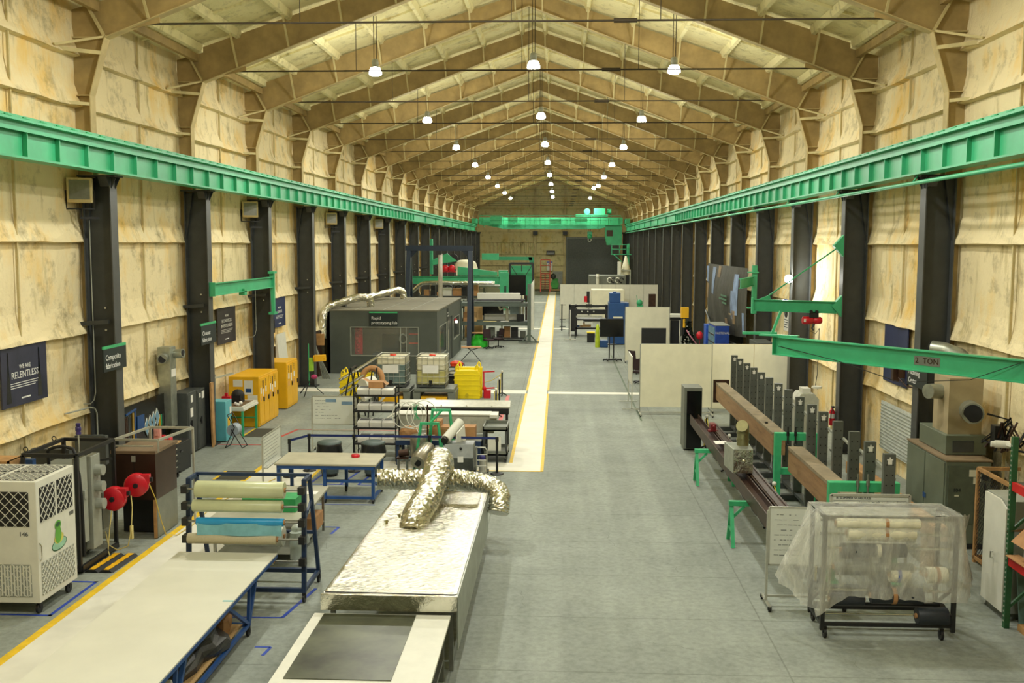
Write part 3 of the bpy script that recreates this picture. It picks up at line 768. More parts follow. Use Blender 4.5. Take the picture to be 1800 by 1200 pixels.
def drawercart(name, label, x0, x1, y0, y1, z1, wood=True):
    T = thing(name, label, 'tool cabinet', ((x0+x1)/2, (y0+y1)/2, 0))
    m = M(T); m.box(x0, x1, y0, y1, .16, z1-.04); obj('body', m, 'black', T, .01)
    m = M(T); m.box(x0-.02, x1+.02, y0-.02, y1+.02, z1-.04, z1); obj('top', m, 'ply', T)
    for k in range(4):
        z = .22+k*(z1-.32)/4; m = M(T); m.box(x1, x1+.012, y0+.03, y1-.03, z, z+(z1-.32)/4-.02); d = obj('drawer', m, 'black', T)
        m = M(T); m.box(x1+.012, x1+.03, (y0+y1)/2-.15, (y0+y1)/2+.15, z+.08, z+.1); obj('handle', m, 'alu', d)
    wheels(T, [(x1-.06, y0+.08, 0), (x1-.06, y1-.08, 0), (x0+.06, y0+.08, 0), (x0+.06, y1-.08, 0)], .06)
    m = M(T); m.tube([(x1, y1, .62), (x1, y1+.15, .62), (x1-.35, y1+.15, .62), (x1-.35, y1, .62)], .015, 6); obj('push_handle', m, 'black', T)
drawercart('tool_cart', 'black drawer cart with wooden top below the shadow board', -9.15, -8.33, 23.5, 24.35, .92)
m = M(); m.box(-9.1, -8.5, 24.75, 25.5, 0, .75); solo('black_tool_chest', 'low black tool chest right of the drawer cart', 'tool chest', m, 'black', bev=.01)
for nm, lab, c, sz, mt in (('paint_can', 'red tin at the front of the drawer cart top', (-8.8, 24.1, .92), (.07, .2), 'red'), ('paint_can', 'red tin at the middle of the drawer cart top', (-8.68, 24.2, .92), (.07, .16), 'red'), ('paint_can', 'red tin at the right edge of the cart top', (-8.5, 24.15, .92), (.06, .14), 'red')):
    m = M(); m.lathe([(sz[0], 0), (sz[0], sz[1]*.8), (sz[0]*.7, sz[1]*.85), (sz[0]*.7, sz[1])], c, 12); solo(nm, lab, 'tin', m, mt, 'red tins on the drawer cart')
m = M(); m.box(-8.85, -8.7, 24.0, 24.12, .92, 1.3); m.box(-8.82, -8.73, 23.97, 24.0, 1.1, 1.25); solo('spray_bottle', 'pink and white bottle standing among the red tins', 'bottle', m, pm('pink_plastic', (214, 150, 140), .5))
m = M(); m.box(-9.0, -8.9, 23.7, 23.85, .92, 1.0); m.cyl((-8.95, 23.6, 1.0), (-8.95, 23.9, 1.0), .03, 8); solo('bench_vise', 'small white item at the left of the drawer cart top', 'vise', m, 'white')

# gooseneck conduit and switch box on the first left column
T = thing('switch_box', 'grey switch box with bent conduit on the nearest left column', 'switch box', (-9.3, 22.0, 1.2))
m = M(T); m.box(-9.42, -9.2, 21.9, 22.05, 1.2, 1.5); obj('box', m, 'mgrey', T, .005)
m = M(T); m.tube([(-9.3, 21.98, 1.5), (-9.3, 21.98, 2.0), (-9.31, 21.9, 2.12), (-9.33, 21.7, 2.17), (-9.45, 21.3, 2.15), (-9.6, 21.1, 2.12)], .018, 6); obj('conduit', m, 'lgrey', T)
m = M(); m.box(-9.65, -8.95, 21.6, 21.75, .9, 1.55); solo('wireway_box', 'dark grey wireway box at the foot of the nearest left column', 'electrical box', m, 'dgrey', bev=.01)

# vent stack on the left wall
T = thing('vent_stack', 'grey sheet metal duct with two round ports on the left wall', 'air duct', (-9.5, 27.0, .9))
m = M(T); m.box(-9.6, -9.25, 26.2, 26.6, .9, 3.05); obj('duct_box', m, 'galv', T, .01)
for y, d in ((26.2, -1), (26.6, 1)):
    m = M(T)
    if d < 0: m.tube([(-9.42, y, 2.78), (-9.42, y-.12, 2.78), (-9.38, y-.22, 2.76)], .13, 16)
    else: m.tube([(-9.3, y-.1, 2.85), (-9.15, y-.1, 2.85), (-9.0, y-.12, 2.87)], .12, 16)
    p = obj('round_port', m, 'galv', T); m = M(T)
    if d < 0: m.cyl((-9.38, y-.222, 2.76), (-9.375, y-.23, 2.76), .1, 16)
    else: m.cyl((-8.999, y-.12, 2.87), (-8.99, y-.12, 2.87), .09, 16)
    obj('opening', m, 'rubber', p)
m = M(T); m.box(-9.25, -9.245, 26.25, 26.55, 2.25, 2.45); obj('notice', m, 'paper', T)
# dark electrical cabinets
def ecab(lab, x0, x1, y0, y1, z1, papers):
    T = thing('electrical_cabinet', lab, 'electrical cabinet', ((x0+x1)/2, (y0+y1)/2, 0), 0, None)
    m = M(T); m.box(x0, x1, y0, y1, .05, z1); obj('body', m, 'dgrey', T, .01)
    m = M(T); m.box(x1, x1+.015, y0+.04, y1-.04, .12, z1-.06); d = obj('door', m, 'dgrey', T)
    m = M(T); m.cyl((x1+.015, y0+.2, z1*.5), (x1+.05, y0+.2, z1*.5), .05, 10); m.bar((x1+.05, y0+.2, z1*.5-.1), (x1+.05, y0+.2, z1*.5+.1), .03); obj('handle', m, 'black', d)
    for y, z, w, h in papers:
        m = M(T); m.box(x1+.016, x1+.02, y, y+w, z, z+h); obj('label_sheet', m, 'paper', d)
ecab('dark grey electrical cabinet with notices right of the vent stack', -9.5, -9.02, 26.72, 27.4, 1.74, [(26.95, 1.45, .15, .2), (26.9, 1.05, .2, .25), (26.85, .7, .12, .15)])
ecab('blackish electrical cabinet beside the leaning plank', -9.5, -9.0, 27.42, 28.05, 1.72, [(27.55, 1.5, .1, .12), (27.75, 1.45, .18, .2)])
m = M(); m.bar((-8.8, 28.1, 0), (-8.83, 28.12, 1.85), .05, .2, (0, 1, 0)); solo('timber_plank', 'bare timber plank leaning on the second left column', 'plank', m, 'wood')
# blue locker, green workbench, folding roll stand
T = thing('blue_locker', 'small turquoise blue cabinet with stickers beyond the second left column', 'cabinet', (-8.85, 29.0, 0))
MAT['turq'] = pm('turquoise_paint', (92, 172, 184), .45, 0, .06, 3)
m = M(T); m.box(-9.1, -8.65, 28.75, 29.3, .03, 1.2); obj('body', m, 'turq', T, .01)
m = M(T); m.box(-8.65, -8.645, 28.9, 29.1, .45, .7); obj('yellow_sticker', m, 'yellow', T)
m = M(T); m.box(-8.65, -8.645, 29.1, 29.25, .8, 1.0); obj('white_sticker', m, 'paper', T)
m = M(T); m.box(-8.65, -8.62, 29.22, 29.27, .6, .7); obj('handle', m, 'black', T)
T = thing('green_workbench', 'white topped workbench with mint green legs before the yellow cabinet', 'workbench', (-8.85, 30.3, 0))
m = M(T); m.box(-9.3, -8.38, 29.6, 31.05, .78, .84); m.box(-9.3, -8.4, 29.6, 31.05, .84, .9); obj('top', m, 'white', T)
m = M(T); m.box(-9.2, -8.5, 29.7, 30.9, .902, .91); obj('work_mat', m, pm('brown_bench_mat', (110, 88, 56), .7), T)
for x in (-9.25, -8.44):
    for y in (29.65, 31.0): m = M(T); m.bar((x, y, 0), (x, y, .78), .06); obj('leg', m, 'green_saw', T)
m = M(T); m.bar((-9.25, 29.65, .35), (-9.25, 31, .35), .04); m.bar((-8.44, 29.65, .35), (-9.25, 29.65, .35), .04); m.bar((-8.44, 31, .35), (-9.25, 31, .35), .04); obj('stretcher', m, 'green_saw', T)
m = M(); m.box(-9.1, -8.85, 29.75, 29.9, .91, 1.2); m.box(-9.02, -8.94, 29.78, 29.86, 1.2, 1.3); solo('red_can', 'red can on the near end of the green legged bench', 'can', m, 'red')
m = M(); m.sphere((-8.85, 30.5, 1.12), .2, 12); m.box(-9.0, -8.7, 30.3, 30.7, .91, 1.15); solo('black_tool_bag', 'bulky black bag on the green legged bench', 'bag', m, 'rubber')
m = M(); m.cyl((-8.6, 29.85, .92), (-8.75, 29.9, .97), .05, 8); m.sphere((-8.6, 30, .97), .06, 8); solo('rag_bundle', 'white rag beside the red can on the bench', 'rag', m, 'paper')
T = thing('pegboard_stand', 'white board with hanging gloves and tape on the wall behind the bench', 'tool board', (-9.45, 29.7, .9))
m = M(T); m.box(-9.5, -9.46, 29.3, 30.3, 1.0, 1.8); obj('panel', m, 'lgrey', T)
for k in range(4): m = M(T); m.box(-9.45, -9.42, 29.4+k*.2, 29.45+k*.2, 1.1, 1.5+.05*k); obj('hanging_tool', m, ('black', 'steel', 'yellow', 'green')[k], T)
m = M(); m.bar((-9.4, 29.35, 1.75), (-8.9, 30.2, 1.85), .1, .04); solo('bench_lamp', 'pale slanted lamp arm over the green legged bench', 'lamp', m, 'alu')
T = thing('roll_stand', 'folding black stand holding a paper roll in front of the turquoise cabinet', 'roll stand', (-8.15, 28.15, 0))
for y in (27.9, 28.35):
    m = M(T); m.bars([(-8.4, y, 0), (-8.12, y, .6), (-8.32, y, .95)], .02); obj('leg', m, 'black', T)
    m = M(T); m.bars([(-7.9, y, 0), (-8.22, y, .55)], .02); obj('leg', m, 'black', T)
m = M(T); m.bar((-8.4, 27.9, .01), (-8.4, 28.35, .01), .02); m.bar((-7.9, 27.9, .01), (-7.9, 28.35, .01), .02); m.bar((-8.32, 27.9, .95), (-8.32, 28.35, .95), .02); obj('cross_tube', m, 'black', T)
m = M(); m.cyl((-8.2, 27.95, .5), (-8.2, 28.3, .5), .17, 18); solo('paper_roll', 'pale blue grey paper roll on the folding black stand', 'roll', m, pm('blue_grey_paper', (150, 160, 170), .6))

# yellow flammables cabinets
def ycab(lab, x0, x1, y0, y1, z1, doors, side):
    T = thing('flammables_cabinet', lab, 'cabinet', ((x0+x1)/2, (y0+y1)/2, 0), 0, 'yellow safety cabinets')
    m = M(T); m.box(x0, x1, y0, y1, .02, z1); obj('body', m, 'yellow', T, .012)
    n = doors; w = (y1-y0)/n
    for k in range(n):
        a = y0+k*w; m = M(T); m.box(x1, x1+.02, a+.015, a+w-.015, .1, z1-.08); d = obj('door', m, 'yellow', T)
        m = M(T); m.box(x1+.02, x1+.045, a+w-.12, a+w-.04, .78, .92); obj('handle', m, 'black', d)
        if k % 2 == 0 or n == 1:
            m = M(T); m.box(x1+.021, x1+.024, a+w*.62, a+w*.82, z1-.42, z1-.16); obj('warning_plate', m, 'black', d)
            m = M(T); m.box(x1+.021, x1+.024, a+w*.66, a+w*.84, .95, z1-.44); obj('inventory_sheet', m, 'paper', d)
        m = M(T); m.box(x1+.021, x1+.024, a+w*.2, a+w*.42, 1.05, 1.25); obj('notice', m, 'paper', d)
        m = M(T); m.box(x1+.021, x1+.024, a+w*.2, a+w*.42, .82, .98); obj('notice', m, pm('pink_label_%d' % k, (214, 160, 110), .6), d)
        for j in range(4): m = M(T); m.box(x1+.021, x1+.023, a+w*.24, a+w*.32, z1-.18-j*.06, z1-.14-j*.06); obj('warning_letters', m, 'rust', d)
    for x, z, w2, h in side:
        m = M(T); m.box(x, x+w2, y0-.004, y0, z, z+h); obj('paper_sheet', m, 'paper', T)
    return T
t = ycab('wide yellow flammables cabinet behind the green legged bench', -9.35, -8.38, 31.15, 33.25, 1.62, 4, [(-9.2, 1.3, .3, .22), (-8.85, 1.05, .28, .45), (-8.75, .75, .32, .28)])
m = M(t); m.box(-8.8, -8.62, 31.14, 31.146, 1.12, 1.24); obj('blue_chart', m, 'mblue', t)
ycab('narrow yellow flammables cabinet, farther of the two', -9.35, -8.47, 34.72, 36.15, 1.66, 2, [])
m = M(); m.prism([(-9.55, 37.2, 0), (-9.3, 37.2, 0), (-9.5, 37.2, 2.4), (-9.55, 37.2, 2.4)], (0, 1.2, 0)); solo('leaning_white_panel', 'tall white panel leaning on the wall past the yellow cabinets', 'panel', m, 'white')
m = M(); m.box(-9.62, -9.5, 36.2, 36.6, .8, 2.45); solo('red_hose_cabinet', 'narrow red fire hose case on the left wall behind the yellow cabinet', 'fire case', m, pm('dark_red', (150, 24, 28), .5))
m = M(); m.box(-9.62, -9.5, 36.7, 37.0, 2.5, 3.0); solo('wall_junction_box', 'dark junction box on the left wall above the red case', 'junction box', m, 'black')
T = thing('tripod_light_stand', 'black tripod stand with a yellow lamp head and green straps', 'tripod', (-8.5, 38.0, 0))
for k in range(3):
    a = k*2.1+.4; m = M(T); m.bar((-8.5, 38, .55), (-8.5+.55*math.cos(a), 38+.55*math.sin(a), .02), .03); obj('leg', m, 'black', T)
m = M(T); m.bar((-8.5, 38, .4), (-8.5, 38, 2.0), .03); obj('pole', m, 'green_dark', T)
m = M(T); m.cbox((-8.4, 38, 1.2), (.14, .2, .5)); obj('strap_bundle', m, pm('lime_strap', (150, 200, 60), .5), T)
m = M(T); m.cbox((-8.05, 38, 1.45), (.42, .3, .22), .2); m.cyl((-8.3, 38, 1.42), (-7.85, 38, 1.46), .13, 10); obj('lamp_head', m, 'yellow', T)
m = M(T); m.sphere((-8.25, 37.8, .75), .13, 8, .7); obj('pink_cap', m, pm('magenta_plastic', (190, 50, 110), .5), T)

# posters and hanging signs on the left wall
def poster(loc, w, h, lines, label, face, side, mat='poster', foot=True):
    T = thing('poster', label, 'poster', loc)
    m = M(); d = .03
    x0, x1 = (0, d) if side < 0 else (-d, 0)
    m.box(x0, x1, -w/2, w/2, -h/2, h/2); obj('panel', m, mat, T)
    X = (d+.002) if side < 0 else -(d+.002)
    for z, s, b in lines: text(b, s, V(loc)+V((X, 0, z)), face, 'signtext', T)
    m = M()
    for k in range(3): m.box(X-.001, X+.001, -.32*w, (.32-.05*k)*w, -.13*h-k*.045, -.13*h-k*.045+.014)
    obj('small_print', m, 'signtext', T)
    if foot: m = M(); m.box(X-.001, X+.001, -.1*w, .1*w, -.4*h, -.4*h+.03); obj('logo_line', m, 'signtext', T)
    return T
MAT['signtext'] = pm('sign_lettering', (224, 224, 220), .6); 
def poster_mat(nm, a, b):
    s = Nt(nm); v = s.coord(); s.link(s.ramp(s.noise(v, 1.6, 6, .7, .5), [(.3, a), (.55, b), (.8, a)]), s.b.inputs['Base Color']); s.b.inputs['Roughness'].default_value = .5; return s.m
MAT['poster'] = poster_mat('dark_navy_print', (34, 36, 52), (50, 52, 72)); MAT['poster_brown'] = poster_mat('dark_brown_print', (44, 40, 44), (58, 52, 54)); MAT['poster_blue'] = poster_mat('navy_blue_print', (24, 34, 72), (40, 50, 88))
t = poster((-9.62, 19.55, 3.2), 1.72, 1.2, [(.16, .12, 'WE ARE'), (.0, .19, 'RELENTLESS')], 'dark navy poster reading WE ARE RELENTLESS on the left wall', FACE_RIGHT, -1)
for sx in (-.62, .55):
    m = M()
    m.prism([(.031, sx-.09, -.52), (.031, sx+.09, -.52), (.031, sx+.03, .1), (.031, sx+.015, .48), (.031, sx-.015, .48), (.031, sx-.03, .1)], (.002, 0, 0)); obj('printed_tower', m, 'screen', t)
poster((-9.62, 31.85, 3.2), 1.75, 1.15, [(.3, .1, 'WE ARE'), (.16, .14, 'SOMETHING'), (.0, .14, 'SOMETHING')][:1]+[(.14, .15, 'ECONOMICAL'), (-.02, .15, 'INVENTIONEERS')], 'dark brown poster on the left wall beside the second hanging sign', FACE_RIGHT, -1, 'poster_brown')
poster((-9.62, 38.0, 3.22), 1.6, 1.15, [(.15, .12, 'WE ARE'), (0, .16, 'ALWAYS'), (-.15, .0001, ' ')][:2], 'dark blue poster behind the green wall jib on the left wall', FACE_RIGHT, -1, 'poster_blue')
def hsign(loc, w, h, txt, label, face, size=.13, side=-1):
    T = thing('hanging_sign', label, 'sign', loc)
    m = M(); m.box(0 if side < 0 else -.03, .03 if side < 0 else 0, -w/2, w/2, -h/2, h/2) if side else m.box(-w/2, w/2, -.03, 0, -h/2, h/2); obj('panel', m, 'signback', T)
    m = M(); m.box(-.002 if side < 0 else -.032, .032 if side < 0 else .002, -w/2-.002, w/2+.002, h/2-.06, h/2+.002) if side else m.box(-w/2-.002, w/2+.002, -.032, .002, h/2-.06, h/2+.002); obj('green_band', m, 'signband', T)
    off = V((.032, -w/2+.09, -h*.13)) if side < 0 else V((-.032, w/2-.09, -h*.13)) if side else V((-w/2+.09, -.032, -h*.13))
    text(txt, size, V(loc)+off, face, 'signtext', T, ax='LEFT', sp=1.1)
    m = M(); m.box(-.25, 0, w*.2-.02, w*.2+.02, -.02, .02) if side < 0 else m.box(0, .25, w*.2-.02, w*.2+.02, -.02, .02) if side else m.box(-.02, .02, 0, .04, -.02, .02); obj('mount', m, 'black', T)
MAT['signback'] = pm('dark_sign_face', (22, 34, 34), .5); MAT['signband'] = pm('sign_green_band', (60, 170, 110), .5)
hsign((-8.85, 21.95, 3.27), 1.15, .56, 'Composite\nfabrication', 'dark sign reading Composite fabrication on the nearest left column', FACE_RIGHT, .17)
hsign((-8.85, 28.0, 3.28), 1.22, .6, 'Closeout\nfabrication', 'dark sign with green band on the second left column', FACE_RIGHT, .17)

# floodlights on the left columns
def flood():
    T = thing('flood_light', 'x', 'flood light', (0, 0, 0), 0, 'square flood lights on the left columns')
    rot = Matrix.Rotation(.35, 3, 'Z')
    m = M(); m.prism([rot@V(p) for p in ((-.26, -.1, -.27), (.26, -.1, -.27), (.26, -.1, .27), (-.26, -.1, .27))], rot@V((0, .3, 0))); obj('housing', m, 'foam_low', T, .02)
    m = M(); m.prism([rot@V(p) for p in ((-.21, -.104, -.2), (.21, -.104, -.2), (.21, -.104, .22), (-.21, -.104, .22))], rot@V((0, .003, 0))); obj('glass', m, 'steel', T)
    m = M(); m.bar(rot@V((-.29, 0, 0)), rot@V((-.29, 0, -.4)), .03); m.bar(rot@V((.29, 0, 0)), rot@V((.29, 0, -.4)), .03); m.bar(rot@V((-.29, 0, -.4)), rot@V((.29, 0, -.4)), .03); m.bar((0, 0, -.4), (.0, 0, -.62), .04); m.bar((0, 0, -.6), (.35, .15, -.6), .05); obj('bracket', m, 'black', T)
    m = M(); m.cbox(rot@V((-.22, .3, .0)), (.2, .2, .5), rot); obj('ballast_box', m, 'foam_low', T)
    return T
fl = flood()
for j, k in enumerate((0, 2, 4, 6)):
    lab = 'square flood light high on the left columns, %s' % ('nearest the camera' if j == 0 else ['', 'second', 'third', 'farthest'][j]+' from the camera')
    if j == 0: o = fl; o.location = (-9.42, Y0-.45, 6.95); o['label'] = lab
    else: dup(fl, (-9.42, Y0+SP*k-.45, 6.95), 0, lab)
# left wall jib crane
T = thing('wall_jib_crane', 'short mint green wall jib between the second and third left columns', 'jib crane', (-8.0, 31, 3.4))
m = M(T); m.ibeam((-8.8, 28.3, 4.49), (-8.8, 34.2, 4.49), .16, .36, .02); obj('beam', m, 'green', T)
m = M(T); m.prism([(-8.86, 34.2, 4.8), (-8.7, 34.2, 4.8), (-8.7, 34.2, 3.4), (-8.8, 34.2, 3.4)], (0, .12, 0)); m.box(-8.88, -8.68, 34.1, 34.5, 4.78, 4.86); m.box(-8.88, -8.68, 34.1, 34.5, 3.38, 3.46); obj('bracket', m, 'green', T)
m = M(T); m.box(-8.9, -8.72, 31.0, 31.25, 4.2, 4.4); obj('trolley', m, 'green_dark', T)
m = M(T); m.box(-8.9, -8.7, 28.25, 28.29, 4.3, 4.7)
obj('end_stop', m, 'green', T)
# ================================================================ near left: white layup table
def wheels_l(T, pts, r=.07): wheels(T, pts, r)
def layup():
    T = thing('layup_table', 'long white topped table with blue trussed legs and plywood lower shelf', 'table', (-4.2, 12, 0))
    m = M(T); m.box(-5.0, -3.4, 8.2, 15.55, .84, .87); obj('tabletop', m, pm('white_laminate', (214, 212, 196), .45, 0, .03, 1.5), T)
    m = M(T)
    for k in range(26): m.box(-4.95+.04*(k % 3), -4.1, 9.9+k*.075, 9.903+k*.075+.008, .8695, .8712)
    m = M(T); m.box(-3.42, -3.395, 8.2, 15.55, .8, .85); m.box(-5.0, -4.98, 8.2, 15.55, .8, .85); m.box(-5, -3.4, 15.52, 15.55, .8, .85); obj('top_rail', m, 'blue', T)
    for y in (14.3, 11.4, 8.8):
        for x in (-3.5, -4.9):
            m = M(T); m.bar((x, y+.45, .82), (x, y, .16), .055); m.bar((x, y+.12, .82), (x, y, .16), .045); m.bar((x, y-1.0, .82), (x, y, .18), .05)
            obj('leg', m, 'blue', T)
    m = M(T)
    for x in (-3.5, -4.9): m.bar((x, 8.5, .17), (x, 14.35, .17), .05)
    for y in (8.8, 11.4, 14.3): m.bar((-4.9, y, .17), (-3.5, y, .17), .05)
    obj('lower_rail', m, 'blue', T)
    m = M(T); m.box(-4.85, -3.55, 8.5, 14.2, .2, .215); obj('shelf', m, 'ply', T)
    wheels(T, [(-3.5, 14.3, 0), (-4.9, 14.3, 0), (-3.5, 11.4, 0), (-4.9, 11.4, 0)], .065)
    m = M(T); m.box(-3.55, -3.4, 13.35, 13.39, .871, .873); obj('tape_mark', m, 'turq', T)
layup()
def lump(m, c, sz, seed, amp=.25, n=14):
    rnd = random.Random(seed); ph = [rnd.uniform(0, 6.28) for _ in range(6)]
    def fn(u, v):
        a = u*2*math.pi; b = v*math.pi/2
        r = 1+amp*(math.sin(3*a+ph[0])*.4+math.sin(5*a+ph[1]+3*b)*.3+math.sin(7*b+ph[2])*.3)
        return (c[0]+sz[0]*r*math.cos(a)*math.cos(b)**.6, c[1]+sz[1]*r*math.sin(a)*math.cos(b)**.6, c[2]+sz[2]*(.9+.1*r)*math.sin(b)**.8)
    m.grid(n*2, n, fn); return m
m = M(); lump(m, (-3.9, 13.0, .215), (.36, .75, .36), 2, .45, 9); m.sm = [False]*len(m.sm); solo('black_bag', 'large folded black plastic sheet on the plywood shelf', 'bag', m, pm('black_polythene', (48, 48, 48), .35, 0, .2, 5, .3))
m = M(); lump(m, (-3.8, 13.85, .215), (.2, .22, .45), 5, .4, 7); m.sm = [False]*len(m.sm); solo('brown_paper_bag', 'crumpled brown paper bag on the shelf behind the black sheet', 'bag', m, 'card')
m = M(); m.cbox((-3.8, 11.75, .28), (.34, .5, .12), .5); m.cbox((-3.85, 11.75, .36), (.3, .4, .06), .7); solo('folded_cloth', 'folded white cloth on the plywood shelf of the long table', 'cloth', m, 'paper', bev=.03)
# faint scored area on the table top

# ================================================================ navy roll rack
def rollrack():
    T = thing('roll_rack', 'navy tube rack on casters holding fabric rolls behind the white table', 'rack', (-4.0, 16.2, 0))
    xl, xr, yf, yb = -4.93, -3.03, 15.75, 16.75
    for x in (xl, xr):
        m = M(T); m.bar((x, yf, .16), (x, yf+.12, 2.0), .07); obj('front_post', m, 'navy', T)
        m = M(T); m.bar((x, yb, .16), (x, yb-.55, 2.0), .06); obj('rear_post', m, 'navy', T)
        m = M(T); m.bar((x, yf+.1, 1.98), (x, yb-.5, 1.98), .06); m.bar((x, yf, .2), (x, yb, .2), .06); m.bar((x, yf+.05, 1.3), (x, yb-.35, 1.6), .04); obj('side_rail', m, 'navy', T)
    m = M(T); m.bar((xl, yb-.55, 2.0), (xr, yb-.55, 2.0), .05); m.bar((xl, yb, .2), (xr, yb, .2), .07); m.bar((xl, yf, .2), (xr, yf, .2), .07); m.bar((xl, yb-.25, .95), (xr, yb-.25, .95), .05); obj('cross_rail', m, 'navy', T)
    for z in (1.87, 1.6, 1.34, 1.06, .7):
        for x in (xl, xr):
            m = M(T); m.box(x-.05, x+.05, yf-.12, yf+.02, z-.07, z+.05); obj('roll_bracket', m, 'black', T)
    for i, z in enumerate((1.87, 1.6, 1.34, 1.06, .7)):
        m = M(T); m.cyl((xl-.05, yf-.08, z), (xr+.05, yf-.08, z), .018, 8); obj('spindle', m, 'steel', T)
    wheels(T, [(xl, yf, 0), (xr, yf, 0), (xl, yb, 0), (xr, yb, 0)], .07)
rollrack()
def roll(name, label, x0, x1, y, z, r, mat, core=True, grp=None, bands=()):
    T = thing(name, label, 'roll', ((x0+x1)/2, y, z), 0, grp)
    m = M(T); m.tube([(x0, y, z), (x0+.01, y, z), (x1-.01, y, z), (x1, y, z)], [r*.96, r, r, r*.96], 22); obj('wound_sheet', m, mat, T)
    m = M(T); m.cyl((x0-.02, y, z), (x1+.02, y, z), .04, 12); obj('core', m, 'card', T)
    for bx, bw, bm in bands: m = M(T); m.cyl((bx, y, z), (bx+bw, y, z), r+.004, 22); obj('band', m, bm, T)
    return T
MAT['palegreen'] = pm('pale_green_film', (196, 200, 160), .3, 0, .06, 3); MAT['cyan'] = pm('bright_cyan_film', (40, 150, 206), .35, 0, .05, 4); MAT['beigeweave'] = pm('beige_weave', (188, 178, 148), .6, 0, .06, 60)
roll('film_roll', 'thick pale green film roll, top of the navy rack', -4.73, -3.3, 15.67, 1.87, .135, 'palegreen')
roll('film_roll', 'thinner pale green film roll, second down on the navy rack', -4.79, -3.34, 15.67, 1.6, .1, 'palegreen')
roll('film_roll', 'bright cyan blue film roll, middle of the navy rack', -4.74, -3.32, 15.67, 1.34, .065, 'cyan')
m = M(); m.grid(14, 4, lambda u, v: (-4.72+u*1.38, 15.605+.02*math.sin(9*u), 1.33-v*.2)); solo('film_tail', 'translucent pale blue film tail hanging from the cyan roll', 'film', m, pm('pale_blue_film', (120, 178, 190), .3))
roll('fabric_roll', 'beige woven fabric roll, fourth down on the navy rack', -4.89, -3.44, 15.67, 1.06, .085, 'beigeweave')
roll('film_roll', 'small green ended roll, bottom of the navy rack', -4.3, -3.5, 15.67, .7, .06, 'palegreen')
roll('fabric_roll', 'white bagged roll behind the beige roll in the navy rack', -4.5, -3.5, 16.3, .93, .17, pm('white_bagged_film', (206, 206, 190), .4))
m = M(); lump(m, (-3.3, 16.5, .75), (.14, .22, .35), 8); m.cyl((-3.3, 16.3, .55), (-3.3, 16.3, 1.0), .1, 12); solo('plastic_bag', 'translucent white plastic bag hanging at the right end of the navy rack', 'bag', m, pm('frosted_plastic', (196, 206, 200), .3, 0, .05, 5, alpha=.8))

# ================================================================ grey table, blue bench, boards
T = thing('grey_table', 'grey topped steel leg table behind the navy rack', 'table', (-4.3, 18.9, 0))
m = M(T); m.prism([(-5.2, 17.4, .83), (-3.5, 17.5, .83), (-3.6, 20.05, .83), (-5.25, 19.95, .83)], (0, 0, .04)); obj('tabletop', m, pm('worn_grey_top', (160, 158, 140), .5, 0, .1, 3), T)
for x, y in ((-5.1, 17.5), (-3.58, 17.6), (-3.68, 19.85), (-5.15, 19.8)): m = M(T); m.bar((x, y, 0), (x, y, .83), .045); obj('leg', m, 'steel', T)
m = M(T); m.box(-5.1, -3.65, 17.6, 19.8, .2, .22); obj('lower_shelf', m, 'lgrey', T)
m = M(); m.box(-3.95, -3.7, 19.35, 19.6, .87, .875); solo('paper_sheet', 'white paper on the far end of the grey table', 'paper', m, 'paper')
m = M(); m.box(-4.75, -3.75, 18.0, 18.5, .87, 1.12); solo('green_box', 'long green carton on the grey table seen between the rolls', 'box', m, pm('green_carton', (44, 150, 84), .6))
m = M(); m.box(-3.95, -3.62, 18.9, 19.6, .22, .5); solo('cardboard_box', 'brown carton on the lower shelf of the grey table', 'box', m, 'card')
T = thing('blue_workbench', 'wide grey topped workbench with blue steel frame and caster wheels', 'workbench', (-4.1, 22.6, 0))
m = M(T); m.box(-5.28, -2.98, 21.95, 23.2, .86, .9); obj('tabletop', m, pm('worn_beige_top', (178, 172, 148), .5, 0, .08, 3), T)
m = M(T)
for y in (22.0, 23.15): m.bar((-5.2, y, .82), (-3.02, y, .82), .08)
for x in (-5.2, -3.06): m.bar((x, 22.0, .82), (x, 23.15, .82), .08)
m.bar((-4.15, 22.05, .12), (-3.06, 22.05, .12), .06); m.bar((-4.15, 22.05, .5), (-3.06, 22.05, .5), .06); m.bar((-3.06, 22.0, .12), (-3.06, 23.15, .12), .06); m.bar((-3.06, 22.0, .5), (-3.06, 23.15, .12), .05); obj('frame', m, 'blue', T)
for x, y in ((-5.2, 22.02), (-4.15, 22.02), (-3.06, 22.02), (-5.2, 23.13), (-3.9, 23.13), (-3.06, 23.13)): m = M(T); m.bar((x, y, .1 if x > -5 else 0), (x, y, .8), .07); obj('leg', m, 'blue', T)
wheels(T, [(-3.06, 22.02, 0), (-3.06, 23.1, 0), (-4.15, 22.02, 0), (-3.9, 23.1, 0)], .055)
m = M(); m.lathe([(.1, 0), (.11, .04), (.08, .07)], (-3.6, 22.75, .9), 6); solo('tape_roll', 'small red roll on the blue workbench top', 'tape', m, 'red')

